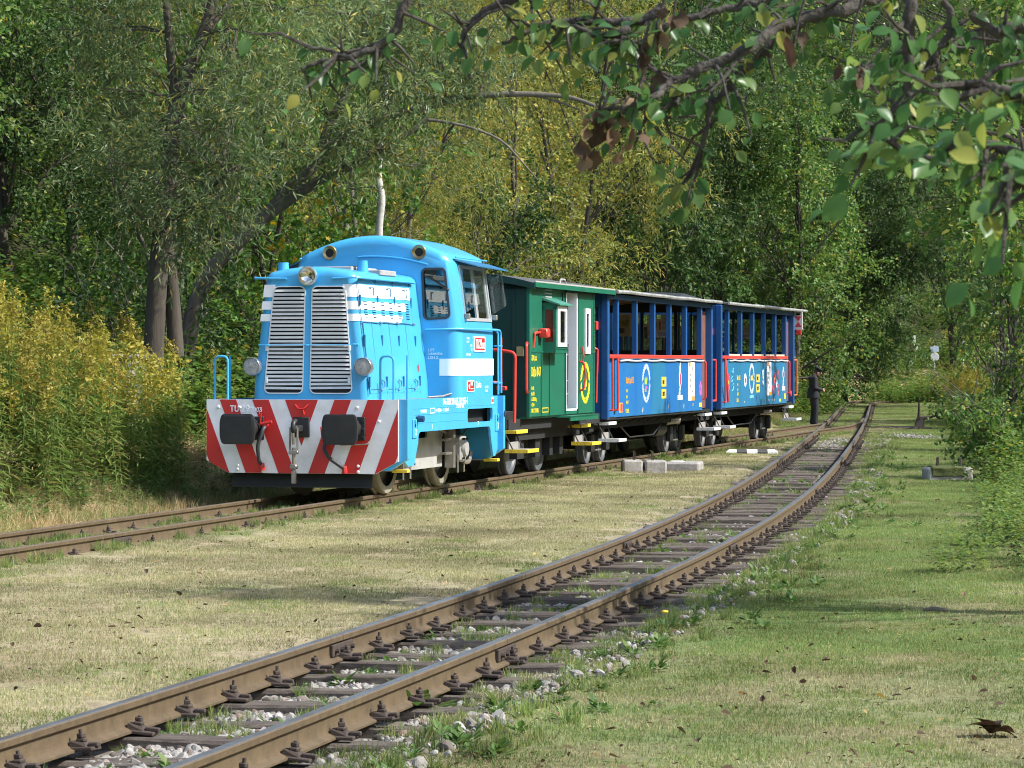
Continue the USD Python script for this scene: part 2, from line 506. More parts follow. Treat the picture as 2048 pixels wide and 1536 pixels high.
def curve_pt(d, off, z):
    """point d metres along the curved track's centre line, off to its right"""
    i = np.clip(d / 0.25, 0, len(CURVE) - 1.001); k = int(i); f = i - k
    c = CURVE[k] * (1 - f) + CURVE[k + 1] * f
    n = CURVE_N[k] * (1 - f) + CURVE_N[k + 1] * f
    t = CURVE_T[k] * (1 - f) + CURVE_T[k + 1] * f
    return np.array([*(c + n * off), z]), math.degrees(math.atan2(t[1], t[0]))


def curve_pts(d, off):
    """many points at once: (n, 2)"""
    i = np.clip(np.asarray(d) / 0.25, 0, len(CURVE) - 1.001); k = i.astype(int); f = (i - k)[:, None]
    return CURVE[k] * (1 - f) + CURVE[k + 1] * f + (CURVE_N[k] * (1 - f) + CURVE_N[k + 1] * f) * np.asarray(off)[:, None]


def curve_ds(y):
    return np.interp(y, CURVE[:, 1], np.arange(len(CURVE)) * 0.25)


def curve_d_at(y):
    return float(np.interp(y, CURVE[:, 1], np.arange(len(CURVE)) * 0.25))


def fastening_mesh(seed):
    """bolted chair: sole plate, clip wedge, bolt and square nut; the rail stands on the -y side"""
    r = random.Random(seed)
    j = lambda q: r.uniform(-q, q)
    a = [bx(-0.055 + j(.008), 0.055 + j(.008), -0.02, 0.135 + j(.015), -0.014, 0.004, 0.004),
         hull([(-0.04, 0.0, 0.004), (0.04, 0.0, 0.004), (-0.036, 0.0, 0.034), (0.036, 0.0, 0.034), (-0.044, 0.085, 0.004), (0.044, 0.085, 0.004), (-0.030, 0.075, 0.026), (0.030, 0.075, 0.024)]),
         bx(-0.026 + j(.006), 0.026 + j(.006), 0.026, 0.070, 0.026, 0.046, 0.006)]
    nut = bx(-0.017, 0.017, 0.030, 0.064, 0.046, 0.068, 0.004)
    nut.apply_transform(trimesh.transformations.rotation_matrix(j(0.7), (0, 0, 1), (0, 0.047, 0)))
    a += [nut, tube([(0, 0.047, 0.05), (j(.006), 0.047 + j(.004), 0.084 + j(.012))], 0.0095, 6)]
    if r.random() < 0.85:
        a.append(bx(-0.02 + j(.01), 0.02 + j(.01), 0.088, 0.15 + j(.02), 0.002, 0.024, 0.005))
    m = trimesh.util.concatenate(a)
    m.apply_transform(trimesh.transformations.rotation_matrix(j(0.10), (1, 0, 0)) @ trimesh.transformations.rotation_matrix(j(0.08), (0, 1, 0)))
    return m


FAST = [fastening_mesh(k) for k in range(9)]


def fishplate_mesh(L=0.46):
    a = [bx(-L / 2, L / 2, 0.010, 0.032, 0.030, 0.104, 0.004)]
    for x in (-0.17, -0.06, 0.06, 0.17):
        a += [cyl((x, 0.02, 0.066), (x, 0.057, 0.066), 0.016, 6)]
    return trimesh.util.concatenate(a)


FISH = fishplate_mesh()


def place(m, p, deg, flip=False):
    q = m.copy()
    if flip:
        q.apply_transform(trimesh.transformations.rotation_matrix(math.pi, (0, 0, 1)))
    q.apply_transform(trimesh.transformations.rotation_matrix(math.radians(deg), (0, 0, 1)))
    q.apply_translation(p)
    return q


Z0 = RAIL_Z - 0.154                                                    # under side of the rails
# ---------------- the curved track in front
ct = thing("railway_track", "rusty narrow gauge track curving through the lawn from the lower left corner", "railway track")
joints = {-0.53: [18.55, 29.0, 40.3, 51.6, 60.2, 70.5], 0.53: [18.5, 28.7, 41.2, 52.5, 62.5, 72.5]}
D_END = curve_d_at(132) + 5
for off, js in joints.items():
    ds = [1.0] + [curve_d_at(y) for y in js] + [D_END]
    for a, b in zip(ds, ds[1:]):
        path = np.array([curve_pt(d, off, Z0)[0] for d in np.linspace(a + 0.004, b - 0.004, max(3, int((b - a) / 0.6)))])
        rl = obj("rail", sweep(RAIL, path), M_RAIL, ct, smooth=25)
        obj("running_surface", sweep(HEAD, path), M_TOP, rl)
    for d in ds[1:-1]:
        p, ang = curve_pt(d, off, Z0)
        obj("fishplate", place(FISH, p, ang), M_CHAIR, ct)
        obj("fishplate", place(FISH, p, ang, True), M_CHAIR, ct)
d, k, far_f = curve_d_at(9.0), 0, []
while d < D_END - 1:
    p, ang = curve_pt(d, 0.0, 0.0)
    y = p[1]
    if y < 74:
        L, w = rnd.uniform(0.90, 1.0), rnd.uniform(0.095, 0.115)
        m = bx(-w, w, -L, L, -0.13, 0, 0.012)
        m = m.subdivide().subdivide()
        v = m.vertices
        top = v[:, 2] > -0.03
        v[top, 2] += (meshkit.fbm(v[top] * np.array([18, 3, 5.0]) + k * 7.3, 3, 5) - 0.58) * 0.055
        v[:, 0] += (meshkit.fbm(v * np.array([3, 4, 3.0]) + k * 3.1, 2, 9) - 0.5) * 0.03
        m.vertices = v
        obj("sleeper", place(m, (p[0], p[1], Z0 + rnd.uniform(-0.035, 0.0)), ang + rnd.uniform(-1.2, 1.2)), M_SLEEPER, ct)
    for off, side in ((-0.53, 1), (0.53, 1), (-0.53, -1), (0.53, -1)):
        near_face = side > 0
        # the clip sits on the rail foot, right of the rail when side > 0
        q2, _ = curve_pt(d + rnd.uniform(-0.02, 0.02), off + side * 0.022, Z0 + 0.014)
        f = place(FAST[rnd.randrange(9)], q2, ang + rnd.uniform(-5, 5), side > 0)
        if near_face and y < 64:
            obj("rail_fastening", f, M_CHAIR, ct)
        else:
            far_f.append(f)
    d += 0.75 * rnd.uniform(0.93, 1.07); k += 1
obj("rail_fastenings", far_f, M_CHAIR, ct, kind="stuff")

# ---------------- the train's track
tt = thing("railway_track", "rusty narrow gauge track sunk in grass under the parked train", "railway track")
tj = {0.53: [-15.6, -3.9, 5.2, 15.5, 26.0], -0.53: [-17.0, -5.5, 4.0, 15.0, 26.0]}
tend = {0.53: 32.0, -0.53: 39.2}
for u, js in tj.items():
    ss = [-44.0] + js
    pts_end = None
    for a, b in zip(ss, ss[1:] + [None]):
        if b is None:
            # switch part: the rail bends into the curved track
            if u > 0:
                pa = [tp(q, u, Z0) for q in np.arange(a, 30.4, 1.0)]
                tgt = [curve_pt(curve_d_at(y), 0.53 - o, Z0)[0] for y, o in ((79.5, 0.32), (84, 0.10), (90, 0.066))]
                path = np.array(pa + tgt)
            else:
                path = np.array([tp(q, u, Z0) for q in np.arange(a, 39.4, 1.0)] + [curve_pt(curve_d_at(y), -0.53 - 0.066, Z0)[0] for y in (86.5,)])
        else:
            path = np.array([tp(q, u, Z0) for q in np.linspace(a + 0.004, b - 0.004, 14)])
        rl = obj("rail", sweep(RAIL, path), M_RAIL, tt, smooth=25)
        obj("running_surface", sweep(HEAD, path), M_TOP_DULL, rl)
    for s_ in js[:-1]:
        p = tp(s_, u, Z0)
        obj("fishplate", place(FISH, p, 90 + TRAIN_A), M_CHAIR, tt)
        obj("fishplate", place(FISH, p, 90 + TRAIN_A, True), M_CHAIR, tt)
s_, k, far_f = -40.0, 0, []
while s_ < 30:
    for u in (0.53, -0.53):
        for side in (1, -1):
            q = tp(s_ + rnd.uniform(-.03, .03), u + side * 0.022, Z0 + 0.006)
            f = place(FAST[rnd.randrange(9)], q, 90 + TRAIN_A + rnd.uniform(-5, 5), side > 0)
            if side > 0 and -24 < s_ < 22:
                obj("rail_fastening", f, M_CHAIR, tt)
            else:
                far_f.append(f)
    s_ += 0.70 * rnd.uniform(0.92, 1.08); k += 1
obj("rail_fastenings", far_f, M_CHAIR, tt, kind="stuff")
# a few sleeper ends that show through the grass near the switch
for s_ in np.arange(16.5, 30, 0.75):
    m = bx(-0.11, 0.11, -0.95, 0.95, -0.12, 0.0, 0.01)
    obj("sleeper", place(m, tp(s_, 0, Z0 - 0.006), 90 + TRAIN_A), M_SLEEPER, tt)

# ================================================================ locomotive
BLUE = mat("loco_blue", (0.055, 0.365, 0.66), rough=0.32, var=0.05, scale=2.5, dirt=(0.09, 0.22, 0.32), dirt_amt=0.30, dirt_scale=2.2, coat=0.25, bump=0.03, bscale=6)
BLUE2 = mat("loco_blue_fittings", (0.055, 0.355, 0.65), rough=0.4, var=0.06)
WHITE = mat("white_paint", (0.74, 0.75, 0.74), rough=0.45, var=0.05, scale=6, dirt=(0.40, 0.36, 0.28), dirt_amt=0.35, dirt_scale=5)
WHITE_CLEAN = mat("white_film", (0.82, 0.83, 0.84), rough=0.4, var=0.03)
RED = mat("red_paint", (0.50, 0.022, 0.020), rough=0.42, var=0.08, scale=4, dirt=(0.20, 0.05, 0.04), dirt_amt=0.3, dirt_scale=4)
SEAM = mat("panel_seam", (0.02, 0.10, 0.20), rough=0.7)
BLACK = mat("black_steel", (0.013, 0.014, 0.015), rough=0.5, var=0.3, scale=8, dirt=(0.035, 0.033, 0.03), dirt_amt=0.4, dirt_scale=6, bump=0.15)
DARK = mat("dark_void", (0.008, 0.009, 0.010), rough=0.9)
RUBBER = mat("hose_rubber", (0.030, 0.032, 0.038), rough=0.55, var=0.2)
STEEL = mat("bare_steel", (0.30, 0.28, 0.25), rough=0.45, metal=0.7, var=0.25, scale=10, dirt=(0.12, 0.08, 0.05), dirt_amt=0.6)
TYRE = mat("wheel_tyre", (0.33, 0.30, 0.24), rough=0.5, metal=0.3, var=0.2, scale=8, dirt=(0.10, 0.08, 0.06), dirt_amt=0.6)
GREYF = mat("frame_grey", (0.33, 0.33, 0.32), rough=0.6, var=0.12, scale=4, dirt=(0.13, 0.11, 0.08), dirt_amt=0.7, dirt_scale=3)
CHROME = mat("lamp_metal", (0.62, 0.62, 0.62), rough=0.25, metal=0.9, var=0.08)
LENS = mat("lamp_lens", (0.34, 0.34, 0.33), rough=0.3, metal=0.2, var=0.35, scale=25, bump=0.4, bscale=90)
REFL = mat("lamp_reflector", (0.75, 0.74, 0.68), rough=0.08, metal=1.0, var=0.1, scale=14, bump=0.5, bscale=16)
BRASS = mat("horn_brass", (0.50, 0.36, 0.16), rough=0.32, metal=0.9, var=0.25, scale=12, dirt=(0.10, 0.06, 0.03), dirt_amt=0.7)
ALU = mat("window_aluminium", (0.62, 0.63, 0.64), rough=0.38, metal=0.6, var=0.08)
YELLOW = mat("step_yellow", (0.72, 0.52, 0.03), rough=0.55, var=0.1, dirt=(0.25, 0.17, 0.05), dirt_amt=0.5, dirt_scale=8)
DECK = mat("tread_plate", (0.16, 0.155, 0.15), rough=0.7, var=0.2, scale=12, dirt=(0.20, 0.14, 0.09), dirt_amt=0.6, dirt_scale=6)
GLASS = glass_mat("cab_glass", (0.62, 0.70, 0.68), 0.06)
GLASS_CLEAR = glass_mat("clear_glass", (0.86, 0.90, 0.88), 0.04)
FADED = mat("faded_lettering", (0.55, 0.70, 0.80), rough=0.5)

LS = -5.9                                                              # the base of the locomotive on the track axis
loco = thing("diesel_locomotive", "sky blue diesel shunter with white grilles and red and white striped buffer beam", "locomotive", tp(LS, 0), TRAIN_A)


def LP(name, mesh, m, parent=None, smooth=False, label=None, kind=None, s0=LS, root=None):
    """part given in (u, s, z) of the whole train, stored about the vehicle's base"""
    if isinstance(mesh, (list, tuple)):
        mesh = trimesh.util.concatenate(list(mesh))
    mesh = mesh.copy(); mesh.apply_translation((0, -s0, 0))
    return obj(name, mesh, m, parent if parent is not None else (root or loco), smooth, label, kind)


# ---- buffer beam with chevrons
FY = -8.30
beam = Polygon([(-1.24, 1.385), (1.24, 1.385), (1.24, 0.63), (0.95, 0.475), (-0.95, 0.475), (-1.24, 0.63)])
bp = LP("buffer_beam", front_plate(beam, FY, 0.03), WHITE)
per, half, slope = 0.427, 0.2135, 0.375
for k in range(-4, 5):
    if k == 0:
        poly = Polygon([(-half, 1.385), (half, 1.385), (0, 1.385 - half / slope)])
    else:
        sg = 1 if k > 0 else -1
        a0, a1 = half + (abs(k) - 1) * per + half, half + (abs(k) - 1) * per + 2 * half
        H = 0.95
        poly = Polygon([(sg * a0, 1.385), (sg * a1, 1.385), (sg * (a1 - slope * H), 1.385 - H), (sg * (a0 - slope * H), 1.385 - H)])
        poly = poly.intersection(sbox(0, 0, 3, 3) if sg > 0 else sbox(-3, 0, 0, 3))
    poly = poly.intersection(beam.buffer(-0.002))
    if poly.is_empty or poly.area < 1e-3:
        continue
    LP("red_stripe", front_plate(poly, FY - 0.03, 0.003), RED, bp)
for u, z in ((-1.08, 1.29), (-0.80, 1.285), (0.72, 1.29), (1.0, 1.12), (-0.83, 0.57), (0.73, 0.57), (0.73, 0.50), (-0.83, 0.52)):
    LP("bolt", lathe_y([(0, 0.018), (0.012, 0.017), (0.019, 0.008), (0.02, 0)], (u, FY - 0.033, z), 10), WHITE, bp, smooth=40)
LP("beam_lettering", [text_front("TU 29", -0.935, 1.235, 0.075, FY - 0.0335, 0.85), text_front("2003", -0.67, 1.235, 0.05, FY - 0.0335, 0.9)], WHITE_CLEAN, bp)
# ---- buffers
for u in (-0.655, 0.655):
    base = LP("buffer", [bx(u - 0.17, u + 0.17, FY - 0.055, FY - 0.03, 1.03 - 0.145, 1.03 + 0.145, 0.01)]
              + [cyl((u + a, FY - 0.055, 1.03 + b), (u + a, FY - 0.08, 1.03 + b), 0.016, 6) for a in (-0.14, 0.14) for b in (-0.1, 0, 0.1)], BLACK)
    LP("stem", lathe_y([(0, 0), (0.125, 0), (0.125, 0.20), (0.105, 0.24), (0.075, 0.25), (0.075, 0.48), (0, 0.48)], (u, FY - 0.055, 1.03), 24), BLACK, base, smooth=35)
    q = rrect(u - 0.225, u + 0.225, 1.03 - 0.185, 1.03 + 0.185, 0.08).buffer(0.0)
    q = Polygon([(u + (x - u) * (1 - 0.16 * abs((z - 1.03) / 0.185) ** 3), z) for x, z in rrect(u - 0.228, u + 0.228, 1.03 - 0.185, 1.03 + 0.185, 0.03).segmentize(0.03).exterior.coords])
    pl = front_plate(q, FY - 0.52, 0.03)
    q2 = q.buffer(-0.03)
    LP("head", hull(np.vstack([front_plate(q, FY - 0.52, 0.028).vertices, front_plate(q2, FY - 0.545, 0.012).vertices])), BLACK, base, smooth=30)
# ---- coupling
hk = LP("draw_hook", [bx(-0.11, 0.11, FY - 0.055, FY - 0.03, 0.92, 1.17, 0.01), bx(-0.03, 0.03, FY - 0.30, FY - 0.05, 0.99, 1.07, 0.012),
                      tube(arc_pts([(0, FY - 0.28, 1.03), (0, FY - 0.36, 0.99), (0, FY - 0.36, 1.10), (0, FY - 0.27, 1.13)], 0.05), 0.03, 10)], BLACK, smooth=40)
LP("shackle", [tube(arc_pts([(-0.045, FY - 0.33, 1.05), (-0.05, FY - 0.33, 0.76), (0.05, FY - 0.33, 0.76), (0.045, FY - 0.33, 1.05)], 0.02), 0.013, 8),
               bx(-0.06, 0.06, FY - 0.36, FY - 0.30, 0.72, 0.77, 0.01), tube([(0, FY - 0.33, 0.80), (0, FY - 0.33, 0.36)], 0.022, 10),
               bx(-0.045, 0.045, FY - 0.37, FY - 0.29, 0.54, 0.60, 0.012), bx(-0.028, 0.028, FY - 0.36, FY - 0.30, 0.36, 0.52, 0.01),
               tube([(0.0, FY - 0.34, 0.84), (0.0, FY - 0.36, 0.98)], 0.018, 8)], STEEL, hk, smooth=40)
LP("hook_bracket", [tube(arc_pts([(-0.08, FY - 0.04, 1.32), (-0.03, FY - 0.07, 1.27), (0.04, FY - 0.07, 1.27), (0.09, FY - 0.04, 1.33)], 0.03), 0.010, 6), tube([(0.02, FY - 0.06, 1.28), (0.04, FY - 0.05, 1.20)], 0.012, 6)], RED)
# ---- brake hoses with red cocks
for u, zt, pts in ((-0.45, 1.07, [(-0.45, FY - 0.10, 1.05), (-0.47, FY - 0.16, 0.98), (-0.52, FY - 0.17, 0.80), (-0.52, FY - 0.14, 0.66), (-0.49, FY - 0.10, 0.57)]),
                   (0.36, 1.02, [(0.34, FY - 0.08, 0.86), (0.33, FY - 0.15, 0.80), (0.40, FY - 0.17, 0.68), (0.50, FY - 0.15, 0.60), (0.57, FY - 0.08, 0.54)])):
    P = np.array(pts); t = np.linspace(0, 1, len(P)); tt_ = np.linspace(0, 1, 18)
    h = LP("brake_hose", tube(np.c_[[PchipInterpolator(t, P[:, k])(tt_) for k in range(3)]].T, 0.024, 10), RUBBER, smooth=40)
    e = P[-1]
    LP("coupling_head", [tube([e + (0, 0.01, 0.03), e, e + (0.01, 0.0, -0.06)], [0.028, 0.034, 0.03], 8)], RED, h, smooth=40)
    LP("cock", [tube([P[0] + (0, 0.06, 0.02), P[0] + (0, 0, 0.02), P[0] + (0, -0.01, -0.02)], 0.030, 8), tube([P[0] + (-0.07, -0.01, 0.03), P[0] + (0.09, -0.01, 0.06)], 0.020, 8),
                tube([P[0] + (-0.05, -0.02, 0.04), P[0] + (-0.07, -0.02, 0.19)], 0.008, 6), tube([P[0] + (-0.05, -0.03, 0.04), P[0] + (-0.04, -0.03, 0.17)], 0.007, 6)], RED, h, smooth=40)
LP("pipe_bracket", tube(arc_pts([(0.52, FY - 0.08, 0.83), (0.86, FY - 0.08, 0.84), (0.88, FY - 0.03, 0.88)], 0.03), 0.009, 6), STEEL)
LP("rail_guard", [hull([(-0.97, -8.16, 0.31), (0.85, -8.16, 0.30), (0.85, -8.12, 0.475), (-0.97, -8.12, 0.475), (-0.97, -8.10, 0.31), (0.85, -8.10, 0.30), (-0.97, -8.08, 0.475), (0.85, -8.08, 0.475)]),
                  bx(-0.96, 0.84, -8.18, -8.08, 0.295, 0.312)], BLACK)

# ---- frame, end plates, sides with wheel openings
fr = LP("frame", [bx(-1.20, 1.20, -8.26, -3.62, 1.28, 1.355)], BLUE)
for s_, y0, y1 in ((FY, -8.297, -8.20), (-3.6, -3.66, -3.56)):
    pl = Polygon([(-1.238, 1.385), (1.35, 1.385), (1.35, 0.66), (1.13, 0.515), (-1.03, 0.515), (-1.238, 0.66)])
    LP("end_plate", front_plate(pl, y1, y1 - y0), BLUE)
side = sbox(-8.20, 0.56, -3.66, 1.385)
arch = unary_union([rrect(-7.55, -4.03, 0.2, 0.975, 0.10), Polygon([(-7.55, 0.85), (-4.03, 0.85), (-3.86, 0.50), (-7.78, 0.50)]), sbox(-7.78, 0.3, -3.86, 0.565)])
hole = rrect(-5.22, -3.93, 1.045, 1.225, 0.05)
low = unary_union([Polygon([(-8.21, 0.56), (-8.21, 0.66), (-8.0, 0.56)]), Polygon([(-3.65, 0.56), (-3.65, 0.66), (-3.80, 0.56)])])
sp = side.difference(arch).difference(hole).difference(low)
for u, t in ((1.24, 0.03), (-1.20, -0.03)):
    f = LP("frame_side", side_plate(sp, u, t), BLUE)
    if t > 0:
        for z in (1.265, 1.19, 1.085):
            LP("rib", [bx(1.27, 1.274, -7.75, -6.62, z, z + 0.008), bx(1.27, 1.274, -6.55, -5.30, z, z + 0.008)] + ([bx(1.27, 1.274, -5.2, -3.75, z, z + 0.008)] if z > 1.2 else []), BLUE2, f)
        for y in (-7.74, -3.66 - 0.06):
            LP("tow_bracket", [bx(1.27, 1.285, y - 0.09, y + 0.09, 0.90, 1.14, 0.006), bx(1.285, 1.30, y - 0.03, y + 0.03, 1.10, 1.13)], BLUE2, f)
            LP("bracket_hole", lathe_x([(0, 0.004), (0.025, 0.004), (0.025, 0)], (1.286, y, 1.06), 10), DARK, f)
            LP("bracket_lamp", lathe_x([(0, 0.09), (0.04, 0.08), (0.045, 0.0)], (1.285, y + 0.12, 1.14), 12), mat("lamp_blue_dark", (0.012, 0.05, 0.11), rough=0.4), f, smooth=40)
        LP("vehicle_number", text_side("94-ZSSK 99 66 3 701 953-2", -6.42, 1.295, 0.082, 1.271, 0.75), WHITE_CLEAN, f)
        LP("data_lettering", [text_side("REV KOSICE", -7.45, 1.215, 0.032, 1.271), text_side("<-29,0t->", -6.75, 1.215, 0.04, 1.271), text_side("I-7,2m-I", -6.40, 1.215, 0.04, 1.271), text_side("B 24t/R 30t", -5.78, 1.25, 0.05, 1.271),
                              text_side("T", -6.95, 1.0, 0.05, 1.271), text_side("T", -4.72, 1.005, 0.05, 1.271), text_side("I", -7.74, 0.94, 0.07, 1.287), text_side("I", -3.72, 0.94, 0.07, 1.287)], WHITE_CLEAN, f)
        LP("data_frame", side_plate(sbox(-7.03, 1.195, -6.80, 1.265).difference(sbox(-7.02, 1.205, -6.81, 1.255)), 1.271, 0.003), WHITE_CLEAN, f)
        LP("class_sticker", side_plate(rrect(-4.02, -3.90, 1.28, 1.37, 0.01), 1.271, 0.002), WHITE_CLEAN, f)
        LP("sticker_lettering", text_side("REM", -4.01, 1.30, 0.045, 1.274, 0.8), RED, f)
    LP("inner_side", side_plate(sbox(-8.1, 0.98, -3.7, 1.28), u - 0.12 * np.sign(u), 0.01 * np.sign(t)), DARK)
for y in (-8.08, -3.72):
    LP("marker_step", bx(1.10, 1.30, y - 0.06, y + 0.06, 0.485, 0.525, 0.005), YELLOW)
    LP("step_plate", bx(0.90, 1.12, y - 0.05, y + 0.05, 0.50, 0.515), STEEL)
# ---- running gear
for s_ in (-6.70, -4.17):
    for u in (-1, 1):
        w = LP("wheel", lathe_x([(0, 0.02), (0.12, 0.05), (0.14, 0.02), (0.36, -0.02), (0.40, 0.0), (0.40, -0.10), (0, -0.10)] if u > 0 else [(0, 0.10), (0.40, 0.10), (0.40, 0.0), (0.36, 0.02), (0.14, -0.02), (0, -0.05)], (u * 0.545, s_, RAIL_Z + 0.5), 36), BLACK, smooth=35)
        LP("tyre", lathe_x([(0.40, 0.06), (0.49, 0.065), (0.50, 0.05), (0.505, -0.03), (0.535, -0.04), (0.535, -0.065), (0.40, -0.065)] if u > 0 else [(0.40, -0.06), (0.40, 0.065), (0.535, 0.065), (0.535, 0.04), (0.505, 0.03), (0.50, -0.05), (0.49, -0.065), (0.40, -0.06)], (u * 0.545, s_, RAIL_Z + 0.5), 44), TYRE, w, smooth=35)
    LP("axle", cyl((-0.6, s_, 0.66), (0.6, s_, 0.66), 0.08), BLACK)
for u in (0.84, -0.84):
    g = unary_union([sbox(-7.35, 0.60, -5.0, 1.25), sbox(-7.1, 0.46, -5.05, 0.7)]).difference(rrect(-6.45, -5.75, 0.86, 1.2, 0.08)).difference(sbox(-5.05, 0.2, -4.6, 0.86))
    LP("inner_frame", side_plate(g, u, 0.03), GREYF)
    LP("inner_frame", side_plate(sbox(-4.9, 0.80, -3.75, 1.25), u - 0.2 * np.sign(u), 0.02), DARK)
for s_ in (-6.98, -4.40):
    ab = LP("axle_box", [bx(0.88, 1.0, s_ - 0.13, s_ + 0.13, 0.50, 0.86, 0.03), lathe_x([(0, 0.05), (0.10, 0.04), (0.115, 0)], (1.0, s_, 0.68), 18)], GREYF, smooth=35)
    LP("bolt", [cyl((1.0, s_ + a, 0.68 + b), (1.035, s_ + a, 0.68 + b), 0.016, 6) for a in (-0.09, 0.09) for b in (-0.13, 0.13)], BLACK, ab)
    LP("spring_hanger", [tube([(0.95, s_ - 0.16, 0.36), (0.95, s_ - 0.16, 0.6)], 0.014, 6), tube([(0.95, s_ + 0.16, 0.36), (0.95, s_ + 0.16, 0.6)], 0.014, 6), tube([(0.93, s_ + 0.10, 0.85), (0.93, s_ + 0.75, 1.06)], 0.012, 6)], STEEL)
LP("brake_gear", [bx(0.90, 1.02, -5.02, -4.92, 0.44, 1.1), bx(0.92, 1.0, -4.86, -4.70, 0.74, 0.78), bx(0.92, 1.0, -5.3, -5.0, 0.62, 0.65), bx(0.92, 1.0, -5.3, -5.0, 0.80, 0.83), tube(arc_pts([(0.95, -4.3, 0.5), (0.97, -4.05, 0.48), (0.97, -3.95, 0.62)], 0.1), 0.03, 8),
                  tube([(0.92, -5.6, 1.0), (0.92, -5.0, 0.9)], 0.02, 6), tube([(0.92, -5.4, 1.1), (0.92, -4.8, 0.78)], 0.012, 6)], STEEL)
LP("air_tank", tube([(0.62, -4.75, 0.98), (0.62, -3.95, 0.98)], 0.15, 16), BLACK, smooth=40)
LP("undergear", [bx(-0.78, 0.78, -8.0, -3.8, 0.72, 1.0), bx(-0.4, 0.4, -6.2, -4.7, 0.35, 0.75)], DARK)
LP("brake_shoe", [bx(0.46, 0.60, -7.32, -7.24, 0.42, 0.78, 0.02), bx(0.46, 0.60, -4.78, -4.72, 0.42, 0.78, 0.02), tube([(0.53, -7.9, 0.43), (0.60, -7.5, 0.41), (0.66, -7.2, 0.50)], 0.015, 6)], BLACK)
# ---- deck
LP("walkway", [bx(-1.23, 1.23, -8.26, -5.30, 1.355, 1.372), bx(-1.23, 1.23, -3.62, -3.5, 1.355, 1.372)], DECK)

# ---- hood
r = 0.12
pts = []
for (y, rr) in ((-8.0, 1), (-5.28, 0)):
    for sx in (-1, 1):
        for z, w in ((1.372, 0.765), (1.6, 0.755), (2.86, 0.60)):
            cx, cy = sx * (w - r), y + r * rr
            for a in np.linspace(0, 2 * math.pi, 24, endpoint=False):
                if rr:
                    pts.append((cx + r * math.cos(a), cy + r * math.sin(a), z))
                elif abs(math.sin(a)) < 0.3:
                    pts.append((cx + r * math.cos(a), y, z))
        # rounded top edge
        for a in np.linspace(0, math.pi / 2, 7):
            for b in np.linspace(0, 2 * math.pi, 24, endpoint=False):
                if rr:
                    pts.append((sx * (0.60 - r) + r * math.cos(a) * math.cos(b), y + r + r * math.cos(a) * math.sin(b), 2.86 + r * math.sin(a)))
                else:
                    pts.append((sx * (0.60 - r) + sx * r * math.cos(a), y, 2.86 + r * math.sin(a)))
    for x in np.linspace(-0.48, 0.48, 13):
        zt = 2.86 + r + 0.055 * (1 - (x / 0.48) ** 2)
        for a in np.linspace(0, math.pi / 2, 5):
            pts.append((x, y + (r - r * math.cos(math.pi / 2 - a)) * rr, zt - (r - r * math.sin(math.pi / 2 - a)) * rr * 0.8))
hood = LP("hood", hull(pts), BLUE, smooth=28)


def hu(z):
    """half width of the hood at height z"""
    return float(np.interp(z, [1.372, 1.6, 2.86], [0.765, 0.755, 0.60]))


def hood_patch(y0, y1, z0, z1, proud=0.004, m=WHITE_CLEAN, name="white_stripe", cut=0.0, wrap=False):
    """a painted band that follows the hood's side, and round the front corner when wrap"""
    nseg = 1
    rows = []
    path = []
    if wrap:
        for a in np.linspace(-math.pi / 2, 0, 7):
            path.append(("c", a))
    path += [("s", y0), ("s", y1)]
    V = []
    for z in (z0, z1):
        w = hu(z)
        for kind, v in path:
            if kind == "c":
                V.append((w - r + (r + proud) * math.cos(v), -8.0 + r + (r + proud) * math.sin(v), z))
            else:
                e = v - (cut * (z - z0) / (z1 - z0) if v == y1 else 0)
                V.append((w + proud, e if not (wrap and v == y0) else -8.0 + r, z))
    if wrap:
        V = [(hu(z0) - r - 0.06, -8.0 - proud, z0)] + V[:len(path)] + [(hu(z1) - r - 0.06, -8.0 - proud, z1)] + V[len(path):]
    n = len(V) // 2
    F = []
    for i in range(n - 1):
        F += [(i, i + 1, n + i + 1), (i, n + i + 1, n + i)]
    return LP(name, trimesh.Trimesh(np.array(V), np.array(F), process=False), m, hood, smooth=50)


for z1, z0, ye, cut in ((2.81, 2.655, -5.72, 0.0), (2.605, 2.50, -5.97, -0.0), (2.445, 2.355, -6.24, -0.0)):
    hood_patch(-7.9, ye, z0, z1, cut=-0.06 if ye < -5.8 else 0, wrap=True)
    LP("white_stripe", front_plate(Polygon([(-hu(z0) + 0.012, z0), (-hu(z0) + 0.155, z0), (-hu(z1) + 0.155, z1), (-hu(z1) + 0.012, z1)]), -8.0, 0.004), WHITE_CLEAN, hood)
